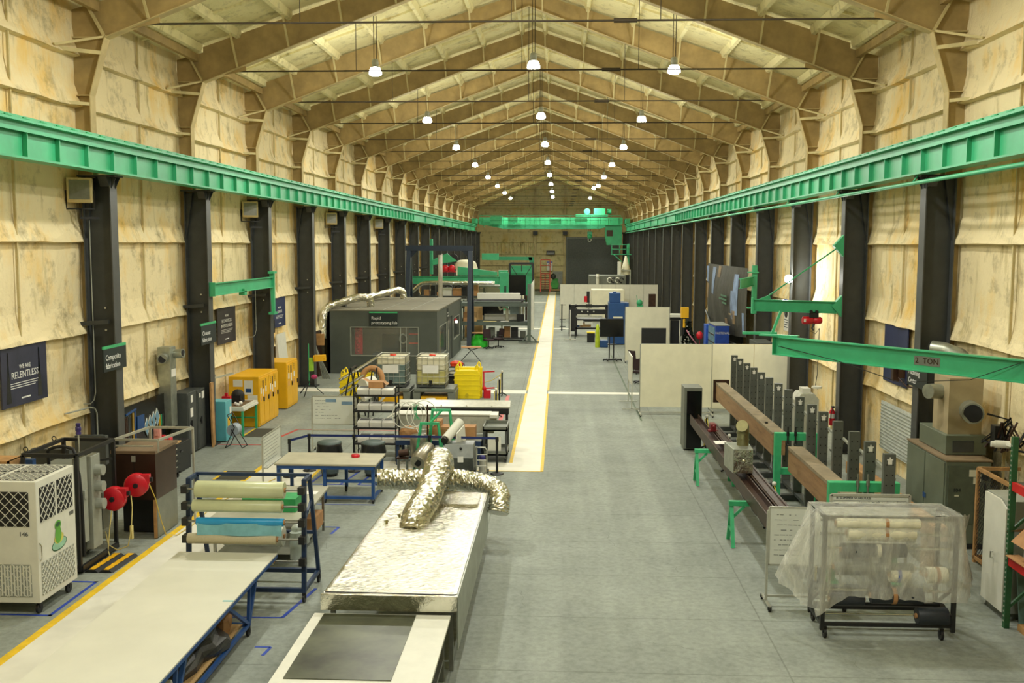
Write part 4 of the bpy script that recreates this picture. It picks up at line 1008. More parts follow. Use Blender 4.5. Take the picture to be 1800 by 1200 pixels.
def wboard(name, label, x0, x1, y, z0, z1, legs=True, face='cam', marks=6, low=None, cat='whiteboard', tray=True, grp=None):
    """free-standing board in the x-z plane facing -y"""
    T = thing(name, label, cat, ((x0+x1)/2, y, 0), 0, grp)
    m = M(T); m.box(x0, x1, y, y+.03, z0, z1); obj('board', m, pm('dry_erase_white', (214, 218, 208), .35, 0, .03, 2) if 'dew' not in MAT else MAT['dew'], T)
    m = M(T)
    for a, b in (((x0, z0), (x1, z0)), ((x0, z1), (x1, z1)), ((x0, z0), (x0, z1)), ((x1, z0), (x1, z1))): m.bar((a[0], y+.01, a[1]), (b[0], y+.01, b[1]), .03, .03)
    obj('frame', m, 'alu', T)
    m = M(T)
    for k in range(marks): scrib(m, x0+.08, x0+random.uniform(.3, .7)*(x1-x0), z1-.12-k*(z1-z0-.2)/max(marks, 1), y-.001)
    obj('handwriting', m, 'ink', T)
    if legs:
        for x in (x0-.02, x1+.02):
            m = M(T); m.bar((x, y+.015, .08), (x, y+.015, z1-.05), .035); m.bar((x, y-.3, .08), (x, y+.33, .08), .035); obj('leg', m, 'alu', T)
        m = M(T); m.bar((x0, y+.015, low or z0-.18), (x1, y+.015, low or z0-.18), .035); obj('stretcher', m, 'alu', T)
        wheels(T, [(x, yy, 0) for x in (x0-.02, x1+.02) for yy in (y-.28, y+.31)], .035)
    return T
MAT['dew'] = pm('dry_erase_white', (216, 219, 208), .35, 0, .03, 2)
t = wboard('whiteboard', 'whiteboard with charts facing the camera, behind the belt barrier and bin', -5.77, -4.57, 27.5, .8, 1.58, marks=7)
m = M(t)
for x, z in ((-5.4, 1.42), (-4.95, 1.35)): m.box(x, x+.3, 27.495, 27.498, z, z+.09)
obj('blue_chart', m, pm('faded_blue_marker', (120, 150, 176), .5), t)
T = thing('rolling_whiteboard', 'whiteboard seen edge on, standing left of the blue workbench', 'whiteboard', (-5.5, 22.5, 0))
m = M(T); m.box(-5.53, -5.5, 21.88, 23.3, .8, 1.5); obj('board', m, 'dew', T)
m = M(T)
for a, b in (((21.88, .8), (23.3, .8)), ((21.88, 1.5), (23.3, 1.5)), ((21.88, .8), (21.88, 1.5)), ((23.3, .8), (23.3, 1.5))): m.bar((-5.51, a[0], a[1]), (-5.51, b[0], b[1]), .03)
obj('frame', m, 'alu', T)
m = M(T)
for k in range(8):
    y = 21.95
    while y < 22.9+.3*(k % 3)*.5: w = random.uniform(.03, .1); m.box(-5.5, -5.499, y, y+w, 1.42-k*.075, 1.428-k*.075); y += w+.02
obj('handwriting', m, 'ink', T)
for y in (21.86, 23.32): m = M(T); m.bar((-5.51, y, .06), (-5.51, y, 1.45), .035); m.bar((-5.8, y, .06), (-5.22, y, .06), .035); obj('leg', m, 'alu', T)
m = M(T); m.box(-5.5, -5.43, 21.95, 23.2, .78, .8); obj('pen_tray', m, 'alu', T)
wheels(T, [(x, y, 0) for x in (-5.78, -5.24) for y in (21.86, 23.32)], .03)

# belt barrier
def bpost(): 
    T = thing('barrier_post', 'x', 'barrier post', (0, 0, 0), 0, 'black belt barrier posts')
    m = M(); m.lathe([(.17, 0), (.17, .02), (.13, .035), (.04, .05)], n=22); obj('base', m, 'black', T)
    m = M(); m.cyl((0, 0, .04), (0, 0, .86), .032, 12); obj('post', m, 'black', T)
    m = M(); m.cyl((0, 0, .84), (0, 0, .96), .042, 12); obj('belt_head', m, 'black', T)
    return T
bp = bpost(); P_ = [(-5.62, 24.5), (-5.3, 25.2), (-4.14, 25.2), (-2.2, 25.2), (-.47, 25.1)]
BL = ['black belt barrier post, leftmost and nearest behind the blue workbench', 'black belt barrier post at the corner of the blue belt', 'black belt barrier post between the two dark bins', 'black belt barrier post behind the green trestles', 'black belt barrier post beside the white walkway, rightmost']
for k, (p, l) in enumerate(zip(P_, BL)):
    if k == 0: bp.location = (*p, 0); bp['label'] = l
    else: dup(bp, (*p, 0), 0, l)
for k, (a, b) in enumerate(zip(P_, P_[1:])):
    m = M(); m.bar((*a, .92), (*b, .92), .004, .06); solo('barrier_belt', ['short navy belt at the left end of the barrier', 'navy belt in front of the whiteboard and first bin', 'navy belt passing in front of the wire shelf', 'navy belt running to the post by the walkway'][k], 'barrier belt', m, pm('navy_belt_%d' % k, (28, 44, 104), .6), 'navy barrier belts')
# bins
def bin_(loc, label, par=None):
    T = thing('trash_bin', label, 'trash bin', loc, 0, 'dark round bins behind the blue workbench')
    m = M(); m.lathe([(.22, .08), (.25, .5), (.27, .78)], n=22); obj('barrel', m, pm('slate_plastic', (70, 82, 84), .5), T)
    m = M(); m.lathe([(.31, .48), (.33, .62), (.3, .76), (.31, .82), (.29, .84)], n=22); obj('bag', m, pm('black_bag_film', (30, 31, 32), .3, 0, .2, 6, .4), T)
    m = M(); m.lathe([(.3, .82), (.3, .86), (.2, .89), (.001, .9)], n=22); obj('lid', m, pm('slate_lid', (80, 94, 92), .45), T)
    m = M(); m.lathe([(.2, .03), (.2, .08)], n=16); [m.cyl((.15*math.cos(a), .15*math.sin(a)-.02, .03), (.15*math.cos(a), .15*math.sin(a)+.02, .03), .03, 8) for a in (0, 1.57, 3.14, 4.71)]; obj('dolly', m, 'black', T)
    return T
b0 = bin_((-4.66, 24.7, 0), 'dark round bin with black bag, left of two behind the workbench'); dup(b0, (-3.56, 24.75, 0), 0, 'dark round bin with black bag, right of two behind the workbench')

# wire shelf with white bins
def wshelf():
    T = thing('wire_shelf', 'black wire shelving tower with rows of white parts bins', 'shelf', (-3.82, 26.7, 0))
    for x in (-4.38, -3.26):
        for y in (26.4, 26.95): m = M(T); m.cyl((x, y, 0), (x, y, 2.0), .018, 8); [m.cyl((x, y, .1+.1*k), (x, y, .115+.1*k), .024, 8) for k in range(19)]; obj('post', m, 'black', T)
    for z in (.5, .92, 1.38, 1.8):
        m = M(T); m.box(-4.4, -3.24, 26.38, 26.42, z-.05, z); m.box(-4.4, -3.24, 26.93, 26.97, z-.05, z); m.box(-4.4, -4.37, 26.4, 26.95, z-.05, z); m.box(-3.27, -3.24, 26.4, 26.95, z-.05, z)
        for k in range(20): m.box(-4.38+k*.056, -4.37+k*.056, 26.4, 26.95, z-.01, z)
        obj('shelf_grid', m, 'black', T)
wshelf()
WB = None
for r, z in enumerate((.5, .92, 1.38, 1.8)):
    for k in range(3):
        lab = 'white parts bin on the %s shelf of the wire tower, %s' % (('bottom', 'second', 'third', 'top')[r], ('left', 'middle', 'right')[k])
        loc = (-4.14+k*.33, 26.66, z)
        if WB is None:
            WB = thing('parts_bin', lab, 'bin', loc, 0, 'white parts bins on the wire tower')
            m = M(); m.prism([(-.155, -.22, 0), (-.155, .2, 0), (-.155, .2, .17), (-.155, -.12, .17), (-.155, -.26, .13)], (.31, 0, 0)); obj('bin_shell', m, 'paper', WB)
            m = M(); m.box(-.13, .13, -.1, .18, .165, .173); obj('contents', m, 'dgrey', WB)
        else: dup(WB, loc, 0, lab)
m = M(); m.prism([(-4.0, 26.5, 1.975), (-3.6, 26.5, 1.975), (-3.6, 26.85, 1.975), (-4.0, 26.85, 1.975)], (0, 0, .16)); m.quad((-4.0, 26.5, 2.13), (-4.15, 26.5, 2.2), (-4.15, 26.85, 2.2), (-4.0, 26.85, 2.13)); m.quad((-3.6, 26.5, 2.13), (-3.6, 26.85, 2.13), (-3.5, 26.85, 2.05), (-3.5, 26.5, 2.05)); solo('open_carton', 'open brown carton on top of the wire tower', 'box', m, 'card')

# ================================================================ foil covered oven, plate table, ducts
T = thing('foil_oven', 'long low curing oven wrapped in crinkled silver foil', 'oven', (-1.15, 16, 0))
ov = [(-2.08, 13.12), (-.27, 13.08), (-.27, 18.75), (-1.95, 18.95)]
m = M(T)
top = []
rnd = random.Random(11)
def fn(u, v):
    x = (1-u)*((1-v)*-2.08+v*-1.95)+u*-.27; y = (1-v)*(13.12*(1-u)+13.08*u)+v*(18.95*(1-u)+18.75*u)
    e = min(u, 1-u, v, 1-v)
    return (x, y, 1.12+(rnd.uniform(-.0058, .0058) if e > .01 else -.01))
m.grid(34, 230, fn, False)
obj('foil_top', m, 'foil', T)
m = M(T); m.prism([(x, y, .93) for x, y in ov], (0, 0, .18)); obj('side_panel', m, 'galv', T, .008)
m = M(T); m.prism([(-.268, 13.05, 1.1), (-.268, 18.75, 1.1), (-.268, 18.75, .35), (-.268, 13.1, .35)], (.02, 0, 0)); obj('side_skirt', m, 'galv', T)
m = M(T); m.box(-2.1, -.26, 13.03, 13.1, .9, 1.11); obj('front_lip', m, 'foil', T)
for x in (-1.98, -.36):
    for y in (13.25, 16, 18.6): m = M(T); m.bar((x, y, 0), (x, y, .93), .06); obj('leg', m, 'steel', T)
m = M(T); m.box(-1.05, -.35, 17.6, 18.4, 1.12, 1.18); obj('raised_lid', m, 'foil', T)
for x, y in ((-1.6, 17.5), (-1.65, 16.9), (-1.8, 16.5)): m = M(T); m.cyl((x, y, 1.12), (x, y, 1.17), .02, 6); m.box(x-.04, x+.04, y-.006, y+.006, 1.15, 1.16); obj('valve_stub', m, pm('brass_stub', (150, 140, 60), .3, .8), T)
T = thing('caul_plate_table', 'white bordered table with a dark metal plate in front of the foil oven', 'table', (-1.2, 11, 0))
m = M(T); m.box(-2.18, -.34, 8.8, 13.02, .82, .86); obj('tabletop', m, 'white', T)
m = M(T); m.box(-2.04, -.8, 10.95, 12.98, .86, .872); obj('dark_plate', m, pm('smeared_dark_plate', (76, 80, 62), .34, .2, .5, 1.3, .05), T)
m = M(T); m.box(-2.0, -.85, 8.9, 10.85, .86, .868); obj('white_plate', m, 'white', T)
for x in (-2.1, -.45):
    for y in (9, 11.2, 12.9): m = M(T); m.bar((x, y, 0), (x, y, .82), .06); obj('leg', m, 'steel', T)
m = M(T); m.bar((-.45, 9, .3), (-.45, 12.9, .3), .05); m.bar((-2.1, 9, .3), (-2.1, 12.9, .3), .05); obj('stretcher', m, 'steel', T)

def duct(name, label, pts, r, seed, sub=6, amp=.07, cap=None):
    rnd = random.Random(seed); P = [V(p) for p in pts]; out = []; sub *= 2
    for i in range(len(P)-1):
        p0 = P[max(i-1, 0)]; p1 = P[i]; p2 = P[i+1]; p3 = P[min(i+2, len(P)-1)]
        for k in range(sub):
            t = k/sub; out.append(.5*((2*p1)+(-p0+p2)*t+(2*p0-5*p1+4*p2-p3)*t*t+(-p0+3*p1-3*p2+p3)*t**3))
    out.append(P[-1]); n = 34
    rr = [r*(1+.02*math.sin(i*2.1)) for i in range(len(out))]
    m = M(); m.tube(out, rr, n, rfn=lambda i, k: 1+rnd.uniform(-amp, amp)*.55+amp*.5*math.sin(i*1.7+k*.8)); m.sm = [False]*len(m.sm)
    return solo(name, label, 'duct', m, 'foilduct')
duct('foil_duct', 'fat foil duct rising from the oven top and bending back', [(-1.34, 16.35, 1.0), (-1.3, 16.6, 1.25), (-1.2, 17.2, 1.4), (-1.15, 17.9, 1.62), (-1.16, 18.5, 1.74), (-1.18, 19.05, 1.64), (-1.2, 19.4, 1.3), (-1.18, 19.6, .9)], .235, 1, 7)
duct('foil_duct', 'foil duct lying left behind the oven with an open end', [(-2.47, 19.3, 1.2), (-2.2, 19.35, 1.2), (-1.9, 19.4, 1.17), (-1.55, 19.4, 1.2), (-1.35, 19.45, 1.2)], .2, 2, 6)
duct('foil_duct', 'foil duct running right behind the oven and bending down', [(-1.02, 19.4, 1.2), (-.8, 19.35, 1.2), (-.5, 19.3, 1.16), (-.25, 19.2, 1.12), (-.06, 18.95, 1.05), (-.03, 18.7, .92), (-.05, 18.6, .75)], .2, 3, 6)
# ================================================================ bench area behind the barrier
T = thing('silver_channel', 'long silver aluminium channel on a black stand behind the white mould', 'channel', (-2.0, 28.6, 0))
m = M(T); m.prism([(-3.55, 28.3, 1.16), (-3.55, 28.75, 1.28), (-3.55, 28.75, 1.32), (-3.55, 28.28, 1.2)], (3.25, 0, 0)); obj('channel', m, 'alu', T)
m = M(T); m.box(-3.5, -.34, 28.32, 28.7, .98, 1.15); obj('dark_beam', m, 'black', T)
for x in (-3.45, -.4): m = M(T); m.bar((x, 28.35, 0), (x, 28.35, 1.0), .06); m.bar((x, 28.7, 0), (x, 28.7, 1.0), .06); obj('leg', m, 'black', T)
for k in range(4): m = M(T); m.box(-3.0+k*.72, -2.96+k*.72, 28.3, 28.34, 1.2, 1.24); obj('clip', m, 'white', T)
T = thing('white_mould', 'long white box section mould with folded ends behind the brown cartons', 'mould', (-2.1, 27.7, 0))
m = M(T); m.prism([(-3.6, 27.45, .92), (-3.3, 27.45, 1.1), (-.85, 27.45, 1.1), (-.62, 27.6, 1.05), (-.7, 27.45, .6), (-3.2, 27.45, .6)], (0, .5, 0)); obj('body', m, pm('pale_grey_composite', (176, 176, 160), .5), T, .01)
m = M(T); m.box(-3.4, -.8, 27.42, 28.0, 1.1, 1.13); m.prism([(-3.4, 27.42, 1.13), (-3.75, 27.42, .92), (-3.75, 28.0, .92), (-3.4, 28.0, 1.13)], (0, 0, .02)); m.box(-.82, -.6, 27.4, 28.0, 1.03, 1.12); obj('flange', m, 'white', T)
for x in (-3.1, -.95): m = M(T); m.bar((x, 27.5, 0), (x, 27.5, .6), .05); m.bar((x, 27.95, 0), (x, 27.95, .6), .05); obj('leg', m, 'steel', T)
T = thing('navy_bench', 'navy framed bench carrying brown cartons behind the belt barrier', 'workbench', (-2.0, 26.5, 0))
m = M(T); m.box(-3.2, -.95, 26.0, 27.0, .62, .66); obj('tabletop', m, 'mgrey', T)
m = M(T); m.box(-3.2, -.95, 25.98, 26.02, .54, .66); m.bar((-3.15, 26.05, .2), (-1, 26.05, .2), .05); obj('frame', m, 'navy', T)
for x, y in ((-3.15, 26.05), (-1.0, 26.05), (-3.15, 26.95), (-1, 26.95), (-2.2, 26.05)): m = M(T); m.bar((x, y, 0), (x, y, .62), .08); obj('leg', m, 'navy', T)
BX = None
for k, (x, z, lab) in enumerate(((-2.27, .66, 'brown carton, leftmost of the row on the navy bench'), (-1.95, .66, 'brown carton, second from left on the navy bench'), (-1.62, .66, 'brown carton, second from right on the navy bench'), (-1.29, .66, 'brown carton at the right end of the navy bench'), (-2.2, .98, 'brown carton stacked on top of the carton row'))):
    if BX is None: m = M(); m.box(-.162, .162, -.22, .22, 0, .31); m.box(-.163, .163, -.02, .02, .02, .312); BX = solo('carton', lab, 'box', m, 'card', 'brown cartons on the navy bench'); BX.location = (x, 26.55, z)
    else: b = BX.copy(); COL.objects.link(b); b['label'] = lab; b.location = (x, 26.55 if k < 4 else 26.6, z); b.scale.z = 1 if k < 4 else .45
m = M(); lump(m, (-2.9, 26.5, .66), (.28, .22, .3), 12, .15); solo('brown_pot', 'rounded brown cardboard drum behind the hose coil', 'drum', m, 'card')
m = M(); m.box(-2.6, -2.3, 26.2, 26.45, .66, .72); m.box(-2.5, -2.2, 26.3, 26.5, .72, .76); solo('paper_stack', 'loose white papers on the navy bench beside the coil', 'paper', m, 'paper')
# grey utility cart
T = thing('utility_cart', 'grey plastic two shelf cart at the end of the navy bench', 'cart', (-.6, 26.9, 0))
x0, x1, y0, y1 = -.93, -.28, 26.4, 27.4
for z in (.2, .86): m = M(T); m.box(x0, x1, y0, y1, z, z+.04); [m.box(*b, z, z+.12) for b in ((x0, x1, y0, y0+.03), (x0, x1, y1-.03, y1), (x0, x0+.03, y0, y1), (x1-.03, x1, y0, y1))]; obj('shelf', m, 'mgrey', T)
for x in (x0+.03, x1-.03):
    for y in (y0+.04, y1-.04): m = M(T); m.bar((x, y, .1), (x, y, .9), .06); obj('post', m, 'dgrey', T)
wheels(T, [(x, y, 0) for x in (x0+.05, x1-.05) for y in (y0+.08, y1-.08)], .045)
m = M(); m.box(-.8, -.45, 26.45, 26.5, .24, .7); solo('leaning_sheet', 'small white panel standing inside the grey cart', 'panel', m, 'white')
# green trestles
def utrestle(name, lab, y, x0, x1, z, spread):
    T = thing(name, lab, 'trestle', ((x0+x1)/2, y, 0), 0, 'mint green trestles behind the oven')
    m = M(T); m.bar((x0-.03, y, z), (x1+.03, y, z), .06); obj('top_bar', m, 'green_saw', T)
    for x, s in ((x0, -1), (x1, 1)):
        for f in (-1, 1): m = M(T); m.bar((x, y, z), (x+s*spread, y+f*.22, 0), .05); obj('leg', m, 'green_saw', T)
    m = M(T); m.bar((x0-spread*.9, y-.2, .06), (x0-spread*.9+.3, y-.2, .06), .04); obj('foot_bar', m, 'green_saw', T)
utrestle('green_trestle', 'nearer mint green trestle behind the foil ducts', 25.55, -2.46, -2.02, 1.2, .16)
utrestle('green_trestle', 'farther mint green trestle before the brown cartons', 25.85+.0, -2.2, -1.75, 1.5, .14)
m = M(); m.bar((-2.22, 25.56, 1.22), (-1.95, 25.84, 1.5), .045); solo('green_strut', 'sloping mint green strut between the two trestle tops', 'strut', m, 'green_saw')
roll_ = thing('fabric_roll', 'white fabric roll on a black core held by the green trestle', 'roll', (-1.6, 25.2, .8))
m = M(roll_); m.tube([(-1.75, 24.85, .92), (-1.45, 25.5, 1.25)], .12, 18); obj('wound_sheet', m, 'white', roll_)
m = M(roll_); m.tube([(-1.78, 24.78, .9), (-1.74, 24.87, .93)], .09, 14); obj('core', m, 'black', roll_)
m = M(roll_); m.prism([(-1.5, 25.0, 1.05), (-1.35, 25.4, 1.2), (-1.3, 25.35, .68), (-1.52, 25.0, .68)], (.03, .0, 0)); obj('loose_end', m, 'white', roll_)
m = M()
for x in (-1.6,): m.bar((x-.1, 25.1, 0), (x-.1, 25.1, .9), .05); m.cbox((x-.1, 25.1, .02), (.4, .3, .04))
solo('roll_prop', 'dark prop stand under the white fabric roll', 'stand', m, 'dgrey')
# tanks
T = thing('steel_tank', 'upright grey steel tank under the coiled white hoses', 'tank', (-2.55, 25.75, 0))
m = M(T); m.lathe([(.05, .2), (.2, .26), (.23, .35), (.23, .82), (.2, .86), (.0001, .88)], (-2.55, 25.75, 0), 20); obj('vessel', m, pm('dull_steel', (150, 148, 134), .35, .7), T)
for a in (0, 2.1, 4.2): m = M(T); m.bar((-2.55+.16*math.cos(a), 25.75+.16*math.sin(a), .3), (-2.55+.22*math.cos(a), 25.75+.22*math.sin(a), 0), .03); obj('leg', m, 'steel', T)
T = thing('mixer_drum', 'tilted steel drum with dark round mouth on a small stand', 'drum', (-2.3, 25.0, 0))
m = M(T); m.tube([(-2.4, 24.7, .42), (-2.38, 24.78, .46), (-2.2, 25.25, .66), (-2.18, 25.3, .68)], [.19, .21, .21, .17], 22); obj('drum', m, pm('brushed_drum', (172, 166, 150), .3, .8), T)
m = M(T); m.tube([(-2.405, 24.69, .417), (-2.4, 24.7, .42)], .1, 18); obj('mouth', m, 'rubber', T)
for x, y in ((-2.5, 24.8), (-2.2, 24.85), (-2.4, 25.3), (-2.1, 25.3)): m = M(T); m.bar((x, y, 0), (x+.02, y, .42), .035); obj('leg', m, 'dgrey', T)
T.location.y -= .3
T = thing('pump_stand', 'small rusty pump on a stand left of the tilted drum', 'pump', (-2.85, 25.0, 0))
m = M(T); m.cyl((-2.95, 25, .52), (-2.7, 25, .56), .09, 12); m.cbox((-2.85, 25, .42), (.3, .25, .04)); obj('pump', m, 'rust', T)
for x in (-2.97, -2.75):
    for y in (24.9, 25.1): m = M(T); m.bar((x, y, 0), (x, y, .42), .03); obj('leg', m, 'steel', T)
rnd = random.Random(4)
for k, (r, dx, rot) in enumerate(((.3, -.25, .2), (.33, -.05, -.3), (.27, .1, .5), (.36, .3, -.15))):
    m = M(); cx, cz = -2.75+dx, 1.33; pts = []
    for j in range(22):
        a = 2*math.pi*j/22; pts.append((cx+r*math.cos(a)*.95, 26.05+.25*math.sin(a+rot)*rot, cz+r*1.1*math.sin(a)))
    m.tube(pts, .012, 6, True)
    m.tube([(cx, 26.05, cz-r*1.1), (-2.62, 25.9, .98), (-2.55, 25.8, .88)], .012, 6)
    solo('hose_coil', 'white hose loop over the grey tank, %s' % ('leftmost', 'second from left', 'third from left', 'rightmost')[k], 'hose', m, 'white', 'coiled white hoses above the tank')
m = M()
for k in range(5): m.tube([(-2.75+.04*k, 26.1, 1.62), (-2.7+.05*math.sin(k), 26.1, 1.4), (-2.72+.04*k, 26.1, 1.2)], .008, 5)
solo('green_cables', 'bunch of thin green cords hanging inside the hose loops', 'cord', m, 'green_saw')
m = M(); m.cyl((-2.35, 26.0, 0), (-2.35, 26.0, 1.62), .02, 8); m.cyl((-2.35, 26, 0), (-2.35, 26, .03), .14, 14); solo('hose_stand', 'thin dark pole standing among the white hose loops', 'pole', m, 'rust')
# sheet metal hood, hand truck
T = thing('sheet_metal_hood', 'grey folded sheet metal box with white tag beside the foil duct', 'metal box', (-1.4, 24.9, 0))
m = M(T); m.prism([(-1.76, 24.75, .82), (-1.76, 24.62, .5), (-1.76, 24.85, .14), (-1.76, 25.3, .14), (-1.76, 25.3, .82)], (.72, 0, 0)); obj('shell', m, pm('grey_sheet', (124, 128, 124), .4, .5), T, .005)
m = M(T); m.prism([(-1.72, 24.66, .52), (-1.72, 24.86, .17), (-1.08, 24.86, .17), (-1.08, 24.66, .52)], (0, -.01, -.005)); obj('lower_face', m, pm('dark_sheet', (70, 74, 72), .35, .5), T)
m = M(T); m.box(-1.42, -1.28, 24.6, 24.62, .4, .54); obj('tag', m, 'paper', T)
m = M(T); m.sphere((-1.35, 24.66, .74), .035, 8); obj('knob', m, 'black', T)
m = M(T); m.box(-1.72, -1.0, 24.9, 25.35, .06, .14); obj('base', m, 'black', T)
wheels(T, [(-1.65, 24.95, 0), (-1.1, 24.95, 0), (-1.65, 25.3, 0), (-1.1, 25.3, 0)], .03)
T = thing('hand_truck', 'light aluminium hand truck standing right of the sheet metal box', 'hand truck', (-.87, 25.0, 0))
m = M(T); m.tube([(-1.0, 25.1, .05), (-1.0, 25.1, .62), (-.97, 25.1, .68), (-.78, 25.1, .68), (-.73, 25.1, .62), (-.73, 25.1, .05)], .018, 8); [m.cyl((-1.0, 25.1, z), (-.73, 25.1, z), .014, 6) for z in (.2, .35, .5)]; obj('frame', m, 'alu', T)
m = M(T); m.box(-1.05, -.68, 24.85, 25.1, .01, .03); obj('toe_plate', m, 'steel', T)
wheels(T, [(-1.02, 25.17, 0), (-.71, 25.17, 0)], .05)
m = M(); m.lathe([(.09, 0), (.09, .03), (.09, .28), (.1, .3)], (-.86, 25.35, 0), 14); solo('white_canister', 'white canister behind the hand truck', 'canister', m, 'white')
m = M(); m.sphere((-.86, 25.35, .36), .085, 10); solo('blue_helmet', 'small violet blue item on the white canister', 'lid', m, pm('violet_plastic', (60, 56, 130), .4))
m = M(); m.bar((-1.2, 24.5, .02), (-.5, 24.55, .02), .5, .03); solo('rubber_pad', 'dark pad lying under the hand truck', 'mat', m, 'black')
m = M(); m.sphere((-3.8, 24.3, .0), .01, 6)

# ================================================================ mid left: rolls, totes, spill pallets
T = thing('spool_stand', 'black A frame stand with silver roller tubes before the yellow tent', 'rack', (-5.6, 33, 0))
for y in (32.6, 33.5):
    m = M(T); m.bar((-6.1, y, 0), (-5.75, y, 1.75), .04); m.bar((-5.45, y, 0), (-5.75, y, 1.75), .04); m.bar((-5.2, y, 0), (-5.05, y, 1.65), .04); obj('a_frame', m, 'black', T)
for k, (x, z) in enumerate(((-6.1, 1.35), (-6.05, 1.05), (-6.15, .8), (-5.6, 1.65))): m = M(T); m.cyl((x, 32.5, z), (x+.55, 33.4, z+.35), .045, 10); obj('roller_tube', m, 'chrome', T)
m = M(T); m.bar((-6.1, 32.6, .3), (-5.1, 32.6, .3), .04); m.bar((-5.75, 32.6, 1.72), (-5.75, 33.5, 1.72), .04); obj('tie_bar', m, 'black', T)
m = M(); m.cyl((-5.35, 32.5, 1.2), (-5.1, 33.0, 1.25), .2, 20); solo('white_roll', 'white roll with dark core on the black spool stand', 'roll', m, 'white', None)
m = M(); m.cyl((-5.3, 32.3, .8), (-4.9, 32.7, 1.0), .13, 18); solo('white_bolt', 'white cloth bolt lying low on the spool stand', 'roll', m, 'paper')
T = thing('hose_ring', 'large brown cable ring with white hose beside the yellow tent', 'cable reel', (-5.35, 34.2, .6))
m = M(T); m.tube([(-5.35+.36*math.cos(a), 34.2+.1*math.sin(a), 1.12+.42*math.sin(a)) for a in [2*math.pi*j/24 for j in range(24)]], .1, 10, True); obj('brown_ring', m, 'card', T)
for k in range(3): m = M(T); m.tube([(-5.1+.04*k, 34.2, 1.2-.02*k), (-4.95+.05*k, 34.2, .9), (-4.95+.05*k, 34.2, .6), (-5.15, 34.2, .3)], .018, 6); obj('white_hose', m, 'white', T)
m = M(T); m.bar((-5.6, 34.3, 0), (-5.35, 34.3, .8), .04); m.bar((-5.1, 34.3, 0), (-5.35, 34.3, .8), .04); obj('stand', m, 'black', T)
def tent(name, lab, x0, x1, y, z, depth=.9, split=False):
    T = thing(name, lab, 'spill pallet', ((x0+x1)/2, y, 0), 0, 'yellow plastic pallets stood on edge')
    w = x1-x0
    m = M(T); m.prism([(x0, y, 0), (x1, y, 0), (x1-.01, y, z*.72), (x1-.05, y, z*.74), (x1-.08, y, z*.8), (x0+.08, y, z*.8), (x0+.05, y, z*.74), (x0+.01, y, z*.72)], (0, depth*.3, 0)); obj('tray_face', m, 'yplastic', T, .02)
    m = M(T); m.prism([(x0+.05, y+depth*.32, 0), (x1+.06, y+depth*.32, 0), (x1+.06, y+depth*.32, z*.86), (x0+.05, y+depth*.32, z*.86)], (0, depth*.3, 0)); obj('tray_rear', m, 'yplastic', T, .02)
    for j, yy in enumerate((y+.08, y+depth*.45)):
        for s in (0, 1):
            cx = (x0+.12 if s == 0 else x1-.12)+j*.05; zz = z*(.8 if j == 0 else .86)
            m = M(T); m.tube([(cx-.07, yy, zz-.05), (cx-.05, yy, zz+.12), (cx, yy, zz+.2), (cx+.05, yy, zz+.12), (cx+.07, yy, zz-.05)], .03, 8); obj('handle', m, 'yplastic', T)
    for k in range(5): m = M(T); m.box(x0-.012, x1+.012, y-.01, y+.06, .12+k*z*.14, .17+k*z*.14); obj('rib', m, 'yplastic', T)
    m = M(T); m.cyl((x1-.5*w, y-.03, .14), (x1-.5*w, y-.01, .14), .07, 12); obj('drain_boss', m, pm('dull_yellow', (200, 178, 20), .5) if 'dy' not in MAT else MAT['dy'], T)
tent('yellow_spill_pallet', 'tall yellow plastic pallets stood on edge right of the totes', -2.86, -1.88, 37.5, 1.36)
tent('yellow_spill_pallet', 'yellow plastic pallet on edge behind the spool stand', -7.15, -6.0, 37.2, 1.1)
for x, z in ((-1.8, .98), (-1.8, .35)):
    m = M(); m.bar((x, 37.9, z), (x+.45, 37.8, z+.04), .05); m.bar((x+.03, 37.95, 0), (x+.03, 37.95, z), .05); m.sphere((x+.05, 37.9, z), .09, 8) if z < .5 else None
    if z < .5: m.box(-1.75, -1.5, 37.7, 38, 0, .3)
    solo('red_pump' if z < .5 else 'red_lever', 'red hand pump on the floor right of the yellow pallets' if z < .5 else 'red lever sticking out right of the yellow pallets', 'pump' if z < .5 else 'lever', m, 'red' if z > .5 else 'red')
# tote stands
for x0, x1, lab in ((-5.7, -4.32, 'grey moulded stand under the left liquid tote'), (-4.16, -2.7, 'grey moulded stand under the right liquid tote')):
    T = thing('tote_stand', lab, 'stand', ((x0+x1)/2, 36.6, 0), 0, 'grey tote stands')
    m = M(T); m.box(x0, x1, 35.95, 37.3, .47, .6); obj('deck', m, 'mgrey', T, .02)
    for x in (x0+.1, x1-.1): m = M(T); m.prism([(x-.14, 35.97, .47), (x+.14, 35.97, .47), (x+.1, 35.97, 0), (x-.1, 35.97, 0)], (0, 1.3, 0)); obj('leg', m, 'mgrey', T)
    m = M(T); m.box(x0+.25, x1-.25, 36.0, 37.2, .02, .3); obj('sump', m, 'yellow', T)
    m = M(T); m.box(x0+.2, x1-.2, 35.9, 37.2, 0, .08); obj('sump_base', m, 'black', T)
m = M(); m.lathe([(.13, 0), (.17, .32), (.18, .34), (.16, .36), (.0001, .36)], (-3.45, 35.2, 0), 18); solo('white_bucket', 'white bucket under the tap of the right tote', 'bucket', m, 'white')
